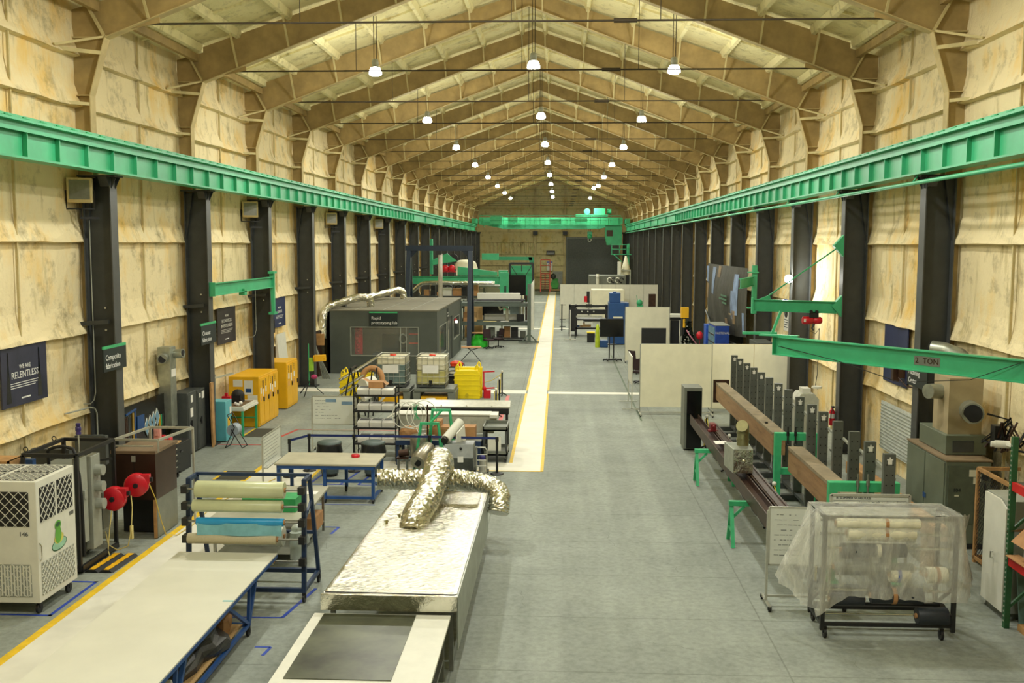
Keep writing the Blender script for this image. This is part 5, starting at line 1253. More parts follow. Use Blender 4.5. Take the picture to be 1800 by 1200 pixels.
def tote(loc, lab, liquid, lvl):
    T = thing('liquid_tote', lab, 'tote', loc, 0, 'caged liquid totes')
    m = M(); m.box(-.52, .52, -.02, 1.1, .04, .12); [m.box(-.52+a, -.42+a, -.02, 1.1, 0, .05) for a in (0, .47, .94)]; obj('pallet', m, 'dgrey', T)
    m = M(); m.box(-.5, .5, 0, 1.08, .13, .13+lvl); obj('filled_bottle', m, liquid, T, .04)
    m = M(); m.box(-.5, .5, 0, 1.08, .13+lvl, 1.13); obj('empty_bottle', m, 'totewhite', T, .04)
    m = M()
    for z in (.2, .42, .64, .86, 1.08): m.tube([(-.53, -.03, z), (.53, -.03, z), (.53, 1.11, z), (-.53, 1.11, z)], .01, 6, True)
    for k in range(6):
        x = -.53+k*.212; m.cyl((x, -.03, .12), (x, -.03, 1.16), .009, 6); m.cyl((x, 1.11, .12), (x, 1.11, 1.16), .009, 6)
        y = -.03+k*.228; m.cyl((.53, y, .12), (.53, y, 1.16), .009, 6); m.cyl((-.53, y, .12), (-.53, y, 1.16), .009, 6)
    m.tube([(-.53, -.03, 1.16), (.53, -.03, 1.16), (.53, 1.11, 1.16), (-.53, 1.11, 1.16)], .014, 6, True); obj('cage', m, 'alu', T)
    m = M(); m.lathe([(.12, 1.13), (.12, 1.17), (.1, 1.19), (.0001, 1.19)], (0, .5, 0), 14); obj('fill_cap', m, 'orange', T)
    m = M(); m.box(-.3, .28, -.05, -.045, .55, .84); obj('label_plate', m, 'paper', T)
    m = M(); m.cyl((0, -.02, .2), (0, -.14, .2), .05, 10); m.box(-.06, .06, -.12, -.08, .22, .3); m.cyl((0, -.13, .2), (0, -.13, .1), .035, 8); obj('tap', m, 'black', T)
    return T
MAT['totewhite'] = pm('milky_polyethylene', (214, 208, 180), .4, 0, .05, 3); MAT['toteblue'] = pm('milky_over_blue_liquid', (104, 124, 120), .35, 0, .08, 3); MAT['toteyel'] = pm('milky_over_yellow_liquid', (188, 180, 112), .35, 0, .08, 3)
tote((-5.0, 36.05, .6), 'caged tote with bluish liquid, left of two on grey stands', 'toteblue', .72); tote((-3.55, 36.05, .6), 'caged tote with yellowish liquid, right of two on grey stands', 'toteyel', .52)
T = thing('service_cart', 'black cart loaded with orange and white items right of the totes', 'cart', (-3.0, 39.2, 0))
for z in (.25, .7, 1.0): m = M(T); m.box(-3.35, -2.65, 38.9, 39.6, z, z+.05); obj('shelf', m, 'black', T)
for x in (-3.32, -2.68):
    for y in (38.93, 39.57): m = M(T); m.bar((x, y, 0), (x, y, 1.1), .04); obj('post', m, 'black', T)
m = M(); lump(m, (-2.95, 39.2, 1.05), (.25, .2, .2), 7); solo('orange_gloves', 'orange gloves heaped on the black cart', 'gloves', m, 'orange')
m = M(); m.lathe([(.26, 0), (.28, .06), (.2, .1), (.0001, .12)], (-3.0, 39.25, .75), 16); solo('white_basin', 'white basin on the middle shelf of the black cart', 'basin', m, 'white')
m = M(); m.box(-3.25, -2.75, 39.0, 39.4, .3, .62); solo('black_case', 'black case with paper label on the lowest cart shelf', 'case', m, 'rubber')
# chain posts
cp = thing('chain_post', 'x', 'barrier post', (0, 0, 0), 0, 'black chain posts by the walkway')
m = M(); m.cyl((0, 0, .08), (0, 0, .9), .03, 10); obj('post', m, 'black', cp)
m = M(); m.sphere((0, 0, .94), .05, 10); obj('white_ball', m, 'white', cp)
m = M(); [m.bar((0, 0, .12), (.2*math.cos(a), .2*math.sin(a), .01), .04) for a in (0, 1.57, 3.14, 4.71)]; obj('foot', m, 'black', cp)
m = M(); m.bar((-.05, -.02, .88), (-.07, -.02, .1), .025); obj('hanging_chain', m, 'rope', cp)
for k, (x, y, l) in enumerate(((-1.03, 33.6, 'black chain post with white ball, nearest of three beside the red tape'), (-1.08, 36.3, 'black chain post with white ball, middle of three beside the red tape'), (-1.1, 38.4, 'black chain post with white ball, farthest of three, by the cross stripe'), (-1.5, 29.5, 'chain post whose white ball shows above the silver channel, right end'), (-3.25, 29.4, 'chain post whose white ball shows above the silver channel, left end'))):
    if k == 0: cp.location = (x, y, 0); cp['label'] = l
    else: dup(cp, (x, y, 0), 0, l)
m = M(); m.tube([(-1.1, 38.4, .85), (-1.5, 38.3, .6), (-1.9, 38.3, .5)], .012, 5); solo('yellow_chain', 'sagging yellow chain from the farthest chain post to the yellow pallets', 'chain', m, 'rope')
m = M(); m.tube([(-3.7, 29.4, .8), (-3.45, 29.4, .92), (-3.25, 29.4, .95), (-3.0, 29.4, .92), (-2.6, 29.4, .8)], .012, 5); solo('yellow_chain', 'yellow chain peaking above the silver channel left of centre', 'chain', m, 'rope')

# ================================================================ rapid prototyping lab
def lab():
    x0, x1, y0, y1, H = -9.3, -4.36, 44.6, 55.4, 2.82
    T = thing('prototyping_lab', 'grey cabin lab with windows and flat roof against the left wall', 'cabin', ((x0+x1)/2, (y0+y1)/2, 0))
    MAT['labgrey'] = pm('lab_grey_board', (78, 84, 78), .6, 0, .06, 2)
    t = .12; wz0, wz1 = .82, 2.1; a, b = -8.25, -5.2
    m = M(T); m.box(x0, a, y0, y0+t, 0, H); m.box(b, x1, y0, y0+t, 0, H); m.box(a, b, y0, y0+t, 0, wz0); m.box(a, b, y0, y0+t, wz1, H); obj('front_wall', m, 'labgrey', T)
    m = M(T); m.box(x1-t, x1, y0+t, 45.4, 0, H); m.box(x1-t, x1, 45.4, 48.4, 0, .7); m.box(x1-t, x1, 45.4, 48.4, 2.05, H); m.box(x1-t, x1, 48.4, 49.0, 0, H); m.box(x1-t, x1, 49.0, 51.0, 2.2, H); m.box(x1-t, x1, 51.0, 51.6, 0, H); m.box(x1-t, x1, 51.6, 54.7, 0, .9); m.box(x1-t, x1, 51.6, 54.7, 2.0, H); m.box(x1-t, x1, 54.7, y1, 0, H); obj('side_wall', m, 'labgrey', T)
    m = M(T); m.box(x0, x1, y1-t, y1, 0, H); obj('rear_wall', m, 'labgrey', T); m = M(T); m.box(x0, x0+t, y0, y1, 0, H); obj('wall_side_panel', m, 'labgrey', T)
    m = M(T); m.box(x0-.03, x1+.04, y0-.04, y1+.03, H, H+.06); r = obj('roof', m, pm('dusty_roof_board', (124, 120, 104), .8, 0, .1, 1), T)
    m = M(T)
    for k in range(4): m.box(x0, x1, y0+2.1*(k+1), y0+2.1*(k+1)+.03, H+.06, H+.064)
    for k in range(3): m.box(x0+1.25*(k+1), x0+1.25*(k+1)+.03, y0, y1, H+.06, H+.064)
    obj('roof_seam', m, 'lgrey', r)
    s = Nt('clear_window_pane'); s.b.inputs['Base Color'].default_value = (.8, .85, .8, 1); s.b.inputs['Roughness'].default_value = .03; s.b.inputs['Alpha'].default_value = .1; s.link(s.ramp(s.noise(s.coord(), 3), [(.3, (200, 206, 196)), (.7, (220, 226, 214))]), s.b.inputs['Base Color']); MAT['pane'] = s.m
    for nm, c in (('front', ((a, b, y0+.05, y0+.06, wz0, wz1))), ('side', (x1-.07, x1-.06, 45.4, 48.4, .7, 2.05)), ('side', (x1-.07, x1-.06, 51.6, 54.7, .9, 2.0))):
        m = M(T); m.box(*c); w = obj('window', m, 'pane', T)
        m = M(T)
        if nm == 'front':
            for z in (wz0, wz1): m.box(a, b, y0-.01, y0+.04, z-.02, z+.02)
            for x in (a, -6.0, -5.75, b): m.box(x-.02, x+.02, y0-.01, y0+.04, wz0, wz1)
        else:
            for z in c[4:]: m.box(x1-.03, x1+.01, c[2], c[3], z-.02, z+.02)
            for y in c[2:4]: m.box(x1-.03, x1+.01, y-.02, y+.02, c[4], c[5])
        obj('window_trim', m, 'lgrey', w)
    m = M(T); m.box(x1-.08, x1-.04, 49.0, 51.0, .03, 2.2); d = obj('door', m, 'dgrey', T)
    m = M(T); m.box(x1-.03, x1+.0, 49.1, 49.2, .1, 2.1); m.cyl((x1-.01, 49.3, .6), (x1-.01, 49.3, 1.6), .025, 8); obj('handle', m, 'alu', d)
    m = M(T); m.box(x1, x1+.03, 48.5, 49.1, 2.1, 2.7); g = obj('side_sign', m, 'signback', T)
    m = M(T); m.box(x1+.03, x1+.033, 48.55, 49.0, 2.3, 2.36); m.box(x1+.03, x1+.033, 48.55, 48.9, 2.45, 2.5); obj('sign_line', m, 'signtext', g)
    m = M(T); m.box(x0+.2, x1-.2, y0+3.2, y0+3.25, 0, 2.7); obj('inner_partition', m, pm('inner_beige_wall', (132, 122, 92), .7), T)
lab()
hsign((-6.76, 44.57, 2.48), 1.26, .62, 'Rapid\nprototyping lab', 'dark sign reading Rapid prototyping lab on the cabin front', FACE_CAM, .19, 0)
def ins(nm, lab, cat, box, mat, bev=0): m = M(); m.box(*box); return solo(nm, lab, cat, m, mat, None, bev)
T = thing('printer_cabinet', 'black cabinet with red shelves seen through the right cabin window', 'shelf', (-5.5, 45.6, 0))
m = M(T); m.box(-5.72, -5.25, 45.2, 45.9, 0, 2.05); obj('body', m, 'dgrey', T)
for z in (1.3, 1.72): m = M(T); m.box(-5.7, -5.27, 45.12, 45.2, z, z+.07); obj('red_shelf', m, 'orange', T)
ins('dark_screen', 'large dark screen seen through the cabin front window', 'screen', (-7.15, -6.05, 46.4, 46.6, .75, 1.62), 'screen')
ins('screen_desk', 'desk under the dark screen inside the cabin', 'desk', (-7.6, -6.0, 46.3, 47.3, 0, .72), 'mgrey')
m = M(); m.box(-8.2, -7.85, 45.3, 45.35, .8, 2.0); [m.sphere((-8.05+.1*math.sin(k*3), 45.25, .95+.14*k), .075, 8) for k in range(8)]; solo('red_tool_rack', 'red tools hanging at the left end of the cabin window', 'tool rack', m, 'red')
m = M(); m.tube([(-5.95+.16*math.cos(a), 45.0, 1.55+.2*math.sin(a)) for a in [k*math.pi/8 for k in range(16)]], .03, 6, True); solo('filament_spool', 'grey ring hanging behind the cabin window', 'spool', m, 'lgrey')
L = bpy.data.lights.new('cabin_lamp_light', 'POINT'); L.energy = 25; L.color = (1, .95, .85); L.shadow_soft_size = .2
for y in (45.9, 52): o = bpy.data.objects.new('cabin_lamp_light', L); COL.objects.link(o); o.location = (-6.5, y, 2.5)
T = thing('beacon_lamp', 'small glowing lamp on the cabin side wall', 'lamp', (-4.3, 52.2, 1.8))
m = M(T); m.box(-4.36, -4.28, 51.9, 52.5, 1.85, 1.93); obj('housing', m, 'red', T)
m = M(T); m.sphere((-4.27, 52.2, 1.78), .07, 8); obj('bulb', m, emis('warm_bulb', (255, 240, 210), 12), T)
duct('foil_duct', 'foil duct running over the near left corner of the cabin roof', [(-9.45, 44.3, 1.6), (-9.47, 44.4, 2.3), (-9.3, 44.6, 2.95), (-8.7, 45.4, 3.2), (-8.1, 46.3, 3.35), (-7.75, 46.5, 3.25), (-7.7, 46.6, 2.9)], .17, 21, 4, .1)
duct('foil_duct', 'foil duct reaching over the rear of the cabin roof', [(-9.5, 50.6, 2.9), (-9.0, 51.2, 3.0), (-8.2, 52.5, 3.2), (-7.6, 53.4, 3.35), (-7.3, 53.6, 3.25), (-7.25, 53.6, 2.9)], .17, 22, 4, .1)
m = M(); m.prism([(-9.6, 43.3, 0), (-9.42, 43.4, 0), (-9.5, 43.2, 2.0), (-9.6, 43.2, 2.0)], (0, .9, 0)); solo('leaning_board', 'brown board leaning in the gap left of the cabin', 'board', m, 'rust')
m = M(); [m.bar((-9.1+.08*k, 42.8, 0), (-9.5+.03*k, 43.1, 1.5-.1*k), .04) for k in range(5)]; solo('timber_offcuts', 'bundle of thin offcuts leaning left of the cabin front', 'timber', m, 'mgrey', kind='stuff')
m = M(); m.box(-9.55, -9.15, 43.3, 43.4, 1.4, 1.9); solo('wooden_tray', 'pale wooden tray hanging left of the cabin', 'tray', m, 'wood')
T = thing('folding_table', 'small folding table with bent black legs beside the cabin corner', 'table', (-3.3, 48.8, 0))
m = M(T); m.cbox((-3.3, 50.0, .68), (1.0, .7, .04), .1); obj('tabletop', m, 'card', T)
for s in (-1, 1): m = M(T); m.tube([(-3.3+s*.35, 50.0-.3*s, .66), (-3.3, 49.9, .55), (-3.3-s*.5, 49.6, .0)], .02, 6); obj('leg', m, 'black', T)
m = M(); m.box(-2.95, -2.45, 44.6, 45.1, 0, .12); solo('red_mat_box', 'flat red box on the floor behind the yellow pallets', 'box', m, 'red')

# ================================================================ navy gantry hoist frame and racks
MAT['gnavy'] = pm('gantry_navy_paint', (26, 40, 56), .45)
T = thing('gantry_frame', 'tall navy steel gantry frame standing behind the cabin', 'gantry', (-5.7, 57, 0))
m = M(T); m.box(-7.65, -3.8, 56.9, 57.1, 5.42, 5.72); obj('top_beam', m, 'gnavy', T)
for x in (-7.45, -3.95):
    for s in (-1, 1): m = M(T); m.bar((x, 57+s*.1, 5.4), (x, 57+s*1.1, .08), .24, .26); obj('leg', m, 'gnavy', T)
    m = M(T); m.bar((x, 55.8, .1), (x, 58.2, .1), .16); m.bar((x, 56.3, 2.8), (x, 57.7, 2.8), .1); obj('foot_beam', m, 'gnavy', T)
    m = M(T); m.prism([(x+(-.1 if x > -5 else .1), 56.95, 5.42), (x+(-.5 if x > -5 else .5), 56.95, 5.42), (x+(-.1 if x > -5 else .1), 56.95, 5.0)], (0, .1, 0)); obj('knee_gusset', m, 'gnavy', T)
m = M(T); m.box(-5.9, -5.6, 56.9, 57.1, 5.2, 5.42); obj('trolley', m, 'black', T)
m = M(); m.cyl((-5.74, 57.6, 0), (-5.74, 57.6, 5.25), .13, 14); solo('white_post', 'thick white post rising behind the cabin roof under the gantry', 'post', m, pm('post_white', (206, 200, 184), .6))
T = thing('wall_jib_crane', 'long mint green jib beam crossing behind the navy gantry', 'jib crane', (-6, 66, 3))
m = M(T); m.ibeam((-8.7, 66, 3.45), (-2.85, 66, 3.45), .2, .5, .03); obj('beam', m, 'green', T)
m = M(T); m.box(-2.8, -2.25, 65.7, 66.3, 2.4, 3.95); m.box(-8.95, -8.7, 65.8, 66.2, .0, 3.9); obj('post', m, 'green', T)
m = M(T); m.prism([(-5.6, 66, 3.75), (-5.6, 66, 4.35), (-3, 66, 4.0), (-3, 66, 3.75)], (0, .2, 0)); obj('top_plate', m, 'green', T)
m = M(T); m.box(-5.0, -4.85, 65.7, 65.9, 2.5, 3.2); m.box(-2.5, -2.4, 65.6, 65.7, 2.4, 3.1); obj('dark_slot', m, 'black', T)
duct('silver_pipe', 'long silver pipe running over the racks behind the cabin', [(-8.5, 62, 2.7), (-8.0, 62, 2.9), (-7.5, 62, 3.3), (-7.0, 62, 3.42), (-5, 62, 3.42), (-2.9, 62, 3.42)], .12, 23, 4, .02)
m = M(); lump(m, (-6.2, 78, 3.9), (.9, .6, .7), 31, .1); m.box(-6.9, -5.5, 77.6, 78.4, 3.4, 3.9); solo('cream_machine_head', 'cream coloured machine head hanging high behind the gantry', 'machine', m, 'cream')
m = M(); m.cyl((-7.1, 77.9, 4.7), (-7.1, 77.7, 4.7), .35, 14); solo('black_disc', 'black round fan disc beside the cream machine head', 'fan', m, 'black')
m = M(); m.sphere((-7.7, 77.5, 3.95), .28, 10); m.sphere((-7.2, 77.5, 3.95), .28, 10); m.bar((-8, 77.6, 3.7), (-6.9, 77.6, 3.7), .1); solo('red_hoist', 'pair of round red hoist drums left of the cream machine', 'hoist', m, 'red')
T = thing('wall_jib_crane', 'mint green jib bracket above the red hoist drums', 'jib crane', (-7.5, 78, 4.2))
m = M(T); m.prism([(-8.7, 77.6, 4.6), (-7.6, 77.6, 5.1), (-6.8, 77.6, 4.5), (-8.7, 77.6, 4.2)], (0, .2, 0)); m.box(-8.95, -8.7, 77.5, 77.9, 3.5, 6.2); obj('bracket', m, 'green', T)
m = M(T); m.box(-4.9, -3.6, 77.6, 77.8, 4.6, 5.1); obj('beam_end', m, 'green', T)
# rack with worktable
def rack(name, lab, x0, x1, y0, y1, levels, H, mat, posts=None):
    T = thing(name, lab, 'rack', ((x0+x1)/2, (y0+y1)/2, 0))
    for x in (posts or (x0, x1)):
        for y in (y0, y1): m = M(T); m.bar((x, y, 0), (x, y, H), .09); obj('post', m, mat, T)
    for z, h in levels: m = M(T); m.box(x0, x1, y0-.05, y0+.02, z-h, z); m.box(x0, x1, y1-.02, y1+.05, z-h, z); m.box(x0, x1, y0, y1, z-.03, z); obj('shelf', m, mat, T)
    return T
MAT['rackgrey'] = pm('rack_grey_green', (86, 96, 88), .5)
t = rack('work_rack', 'long grey green rack table with shelf of rods above the office chairs', -4.85, -.75, 60.2, 61.8, [(1.17, .22), (2.3, .2)], 2.4, 'rackgrey', (-4.8, -.78))
T = thing('cantilever_post', 'tall grey cantilever post with spread feet beside the walkway', 'rack post', (-.68, 58.9, 0))
m = M(T); m.bar((-.68, 58.9, .05), (-.68, 58.9, 3.5), .2); obj('post', m, 'rackgrey', T)
m = M(T); m.bar((-1.3, 58.9, .1), (-.1, 58.9, .1), .1); m.bar((-.68, 58.9, .6), (-1.1, 58.9, .12), .07); m.bar((-.68, 58.9, .6), (-.25, 58.9, .12), .07); obj('foot', m, 'rackgrey', T)
m = M(); m.prism([(-.62, 59.0, .8), (-.42, 59.0, .8), (-.42, 59.0, 3.75), (-.62, 59.0, 3.45)], (0, 1.3, 0)); solo('white_sheet_panel', 'upright white panel edge beside the cantilever post', 'panel', m, 'white')
rnd = random.Random(9)
def clutter(base, x0, x1, y, z, n, grp, hs=(.12, .45), ws=(.25, .6), cols=None):
    cols = cols or [('card', 'brown'), ('white', 'white'), ('black', 'black'), ('dgrey', 'dark grey'), ('mgrey', 'grey'), ('wood', 'timber')]
    x = x0; i = 0; items = []
    while x < x1-.2 and i < n:
        w = rnd.uniform(*ws); h = rnd.uniform(*hs); c, cn = cols[rnd.randrange(len(cols))]
        items.append((x, min(w, x1-x), h, c, cn)); x += w+rnd.uniform(.03, .12); i += 1
    for j, (x, w, h, c, cn) in enumerate(items):
        m = M(); d = rnd.uniform(.25, .5)
        m.box(x, x+w, y, y+d, z, z+h)
        if rnd.random() < .5: m.box(x+.02, x+w*.6, y-.02, y+d*.6, z, z+h*.6)
        pos = 'leftmost' if j == 0 else 'rightmost' if j == len(items)-1 else '%s from left' % ORD[j]
        solo('storage_box', '%s box %s, %s' % (cn, base, pos), 'box', m, c, grp)
clutter('on the rack table behind the office chairs', -4.7, -3.9, 60.5, 1.17, 2, 'boxes on the rack table', (.4, .8), (.4, .6), [('card', 'brown'), ('ply', 'tan')])
ins('brown_carton', 'large tan carton standing behind the left end of the rack table', 'box', (-4.85, -3.75, 63.0, 63.6, 0, 2.0), 'ply')
ins('wall_screen', 'large black screen behind the rack table under the rod shelf', 'screen', (-3.7, -2.4, 62.5, 62.6, 1.4, 2.35), 'screen')
ins('monitor', 'pale blue monitor left of the white tubes under the rod shelf', 'monitor', (-1.95, -1.3, 61.6, 61.7, 1.17, 2.1), pm('pale_screen', (170, 190, 196), .3))
T = thing('robot_arm', 'cream bent robot arm on the rack table', 'robot arm', (-2.3, 61.2, 1.17))
m = M(T); m.tube([(-2.1, 61.2, 1.17), (-2.1, 61.2, 1.9), (-2.3, 61.2, 2.0)], .09, 10); obj('lower_arm', m, 'cream', T)
m = M(T); m.tube([(-2.3, 61.2, 2.0), (-2.5, 61.1, 1.85), (-2.65, 61.1, 2.15), (-2.6, 61.1, 2.3)], .08, 10); obj('upper_arm', m, 'cream', T)
ins('paper_sheet', 'yellowish papers at the middle of the rack table', 'paper', (-3.5, -2.7, 60.3, 60.7, 1.17, 1.19), pm('cream_paper', (226, 212, 150), .7))
ins('white_document', 'white document right of the robot arm foot', 'paper', (-2.45, -1.95, 60.3, 60.7, 1.17, 1.2), 'paper')
ins('white_backboard', 'white panel standing on the rear of the rack table', 'panel', (-3.5, -1.4, 61.5, 61.6, 1.2, 1.55), 'white')
ins('blue_cap_camera', 'small black device at the right of the rack table', 'device', (-1.5, -1.05, 60.6, 60.9, 1.2, 1.6), 'black')
for k in range(3): m = M(); m.cyl((-1.3+.18*k, 61.5, 1.2), (-1.3+.18*k, 61.5, 2.7), .06, 8); solo('standing_tube', 'upright tube at the right rear of the rack table, %s' % ('left', 'middle', 'right')[k], 'tube', m, ('white', 'cream', 'rust')[k], 'upright tubes behind the rack table')
for k in range(9):
    m = M(); z = 2.3+.05*(k % 3); m.cyl((-4.4+.2*(k % 4), 60.3+.14*k, z+.05), (-1.2+.1*(k % 3), 60.3+.14*k, z+.05), .045, 8)
    solo('dark_rod', 'dark rod lying on the upper shelf of the rack table, %s' % nth(k), 'rod', m, 'black' if k % 3 else 'rackgrey', 'dark rods on the upper rack shelf')
ins('white_trough', 'long white trough above the rods on the upper shelf', 'trough', (-3.9, -1.3, 61.0, 61.5, 2.42, 2.85), 'white', .02)
clutter('under the rack table', -3.2, -.9, 60.8, .18, 6, 'boxes under the rack table', (.3, .7), (.3, .5), [('black', 'black'), ('dgrey', 'dark grey'), ('rust', 'dark brown'), ('mgrey', 'grey'), ('card', 'brown')])
m = M(); m.box(-3.4, -.9, 60.7, 61.6, .1, .18); solo('low_dolly', 'low dark dolly under the rack table', 'dolly', m, 'dgrey')
clutter('on the upper rear rack behind the cabin', -7.9, -4.2, 66.5, 2.4, 9, 'boxes on the rear rack top', (.25, .8), (.3, .6), [('card', 'brown'), ('black', 'black'), ('dgrey', 'dark grey'), ('card', 'brown'), ('white', 'white')])
rack('storage_rack', 'grey storage rack standing behind the cabin roof', -8.2, -3.9, 66.4, 67.6, [(.9, .12), (1.7, .12), (2.4, .12)], 2.6, 'dgrey')
clutter('on the middle rear rack behind the gantry', -5.2, -4.0, 66.3, 1.7, 3, 'boxes on the rear rack middle shelf', (.2, .45))
for k in range(2): m = M(); m.tube([(-6.3+k*.7+.25*math.cos(a), 66.9, 2.87+.2*math.sin(a)) for a in [j*math.pi/8 for j in range(16)]], .07, 6, True); solo('cable_coil', 'dark cable coil on the rear rack top, %s' % ('left', 'right')[k], 'cable', m, 'black', 'cable coils on the rear rack')
T = thing('mezzanine_shelf', 'tan steel shelf table standing right of the rear rack', 'rack', (-3.2, 68, 0))
m = M(T); m.box(-5.2, -2.7, 67.8, 68.8, 2.9, 3.05); obj('deck', m, 'lgrey', T)
for x in (-5.1, -4.0, -2.8): m = M(T); m.bar((x, 67.9, 0), (x, 67.9, 2.9), .12); obj('post', m, 'mgrey', T)
m = M(T); m.box(-5.0, -2.8, 68.6, 68.7, 1.6, 2.8); obj('back_sheet', m, 'cream', T)
# chairs
def ochair(lab, x, y, rz, col='rust'):
    T = thing('office_chair', lab, 'chair', (x, y, 0), rz, None)
    m = M(); [m.bar((0, 0, .1), (.3*math.cos(a), .3*math.sin(a), .05), .045) for a in [k*2*math.pi/5 for k in range(5)]]; [m.sphere((.3*math.cos(a), .3*math.sin(a), .03), .03, 6) for a in [k*2*math.pi/5 for k in range(5)]]; obj('star_base', m, 'black', T)
    m = M(); m.cyl((0, 0, .08), (0, 0, .45), .03, 8); obj('gas_post', m, 'black', T)
    m = M(); m.cbox((0, 0, .49), (.5, .5, .09)); obj('seat', m, 'chairfab', T, .03)
    m = M(); m.grid(6, 6, lambda u, v: ((u-.5)*.46, .24+.06*(2*u-1)**2*-1+.05*v, .58+v*.48)); m.grid(6, 6, lambda u, v: ((.5-u)*.46, .29+.06*(2*u-1)**2*-1+.05*v, .58+v*.48)); obj('backrest', m, 'chairfab', T)
    for s in (-1, 1): m = M(); m.tube([(s*.25, .1, .5), (s*.3, .08, .7), (s*.3, -.15, .7)], .02, 6); obj('armrest', m, 'black', T)
    return T
MAT['chairfab'] = pm('dark_maroon_fabric', (48, 30, 34), .8)
ochair('dark maroon office chair before the rack table, left of two', -2.85, 55.9, .5); ochair('dark maroon office chair before the rack table, right of two', -2.35, 56.6, -.9)
m = M(); lump(m, (-3.45, 56.9, .0), (.45, .35, .75), 41, .25); solo('green_cover', 'bright green cloth draped object left of the office chairs', 'cloth', m, pm('vivid_green_cloth', (40, 190, 40), .6))
T = thing('small_table', 'small brown topped table before the green cloth', 'table', (-3.6, 56.2, 0))
m = M(T); m.box(-3.85, -2.95, 56.6, 57.1, .78, .82); obj('tabletop', m, 'card', T)
for x in (-3.8, -3.0): m = M(T); m.bar((x, 56.7, 0), (x+.1, 56.7, .78), .03); obj('leg', m, 'steel', T)

# ================================================================ far left end
T = thing('baler_machine', 'mint green machine with black open frame near the end wall', 'machine', (-2.8, 90, 0))
m = M(T)
for x in (-3.35, -1.3):
    for y in (89.5, 91): m.bar((x, y, 0), (x, y, 4.1), .14)
for y in (89.5, 91): m.bar((-3.35, y, 4.1), (-1.3, y, 4.1), .16)
m.bar((-3.3, 89.5, 4.0), (-2.7, 89.5, 3.1), .06); m.bar((-1.35, 89.5, 4.0), (-1.9, 89.5, 3.1), .06); m.bar((-2.3, 89.5, 4.0), (-2.3, 89.5, 3.4), .06); obj('frame', m, 'black', T)
m = M(T); m.box(-3.3, -1.35, 90.9, 91.0, .5, 3.9); obj('back_panel', m, 'green', T)
m = M(T); m.box(-3.45, -1.9, 89, 89.4, .9, 3.1); obj('black_curtain', m, 'screen', T)
m = M(T); m.box(-4.3, -3.5, 89, 90, 0, 3.5); obj('green_cabinet', m, 'green', T)
T = thing('wall_jib_crane', 'mint green jib beam in front of the end wall', 'jib crane', (-5, 128, 3))
m = M(T); m.box(-8.2, -2.4, 127.9, 128.1, 3.8, 4.25); obj('beam', m, 'green', T)
m = M(T); m.prism([(-2.9, 127.9, 4.2), (-2.15, 127.9, 4.2), (-2.15, 127.9, 2.3), (-2.4, 127.9, 2.3)], (0, .2, 0)); obj('bracket', m, 'green', T)
T = thing('rolling_ladder', 'orange red rolling ladder before the end wall', 'ladder', (-.9, 124.5, 0))
for x in (-1.25, -.1): m = M(T); m.bar((x, 124, 0), (x, 125, 3.9 if x < -1 else 3.9), .1); obj('side_rail', m, 'orange', T)
m = M(T); [m.bar((-1.25, 124.4, z), (-.1, 124.4, z), .08) for z in (.3, .9, 1.5, 2.2)]; [m.bar((x, 124.4, .3), (x, 124.4, 2.3), .1) for x in (-1.2, -.7, -.15)]
obj('lower_guard', m, 'orange', T)
for k in range(9): m = M(T); m.box(-1.2, -.15, 124.0+.1*k, 124.35+.1*k, .3+.27*k, .36+.27*k); obj('step', m, 'rust', T)
m = M(T); m.bar((-1.25, 125, 3.9), (-.1, 125, 3.9), .1); m.bar((-1.25, 125, 3.2), (-.1, 125, 3.2), .08); obj('top_rail', m, 'orange', T)
T = thing('green_machine', 'small bright green machine on a pallet right of the orange ladder', 'machine', (.3, 125, 0))
m = M(T); m.box(-.0+.0, 1.1, 124.5, 125.5, .15, .3); obj('pallet', m, 'wood', T)
m = M(T); m.cyl((.5, 124.5, .9), (.5, 125.2, .9), .5, 14); m.box(.2, .9, 124.8, 125.4, .3, 1.6); obj('body', m, pm('leaf_green', (60, 150, 60), .5), T)
m = M(T); m.sphere((.3, 124.7, 1.9), .35, 10); obj('motor', m, 'dgrey', T)
T = thing('wall_sign', 'dark rectangular sign with two text lines on the end wall', 'sign', (-.15, 131.9, 4.7))
m = M(T); m.box(-.65, .45, 131.85, 131.95, 4.45, 5.0); obj('panel', m, 'screen', T)
m = M(T); m.box(-.55, .35, 131.83, 131.85, 4.55, 4.65); m.box(-.55, .35, 131.83, 131.85, 4.78, 4.84); obj('text_line', m, 'signtext', T)
T = thing('notice_board', 'tall pale notice with blue heading on the end wall', 'poster', (-.25, 131.9, 3))
m = M(T); m.box(-.6, .15, 131.85, 131.95, 2.4, 3.6); obj('panel', m, 'paper', T)
m = M(T); m.box(-.6, .15, 131.83, 131.85, 3.4, 3.6); obj('heading', m, pm('faded_blue', (110, 120, 180), .5), T)
m = M(T); m.tube([(-.22+.18*math.cos(a), 131.83, 3.1+.2*math.sin(a)) for a in [k*math.pi/6 for k in range(12)]], .03, 5, True); obj('symbol', m, 'dgrey', T)
for x in (-2.1, 1.75): ins('wall_speaker', 'small black box high on the %s end wall post' % ('left' if x < 0 else 'right'), 'speaker', (x-.3, x+.3, 131.5, 131.85, 7.0, 7.5), 'black')
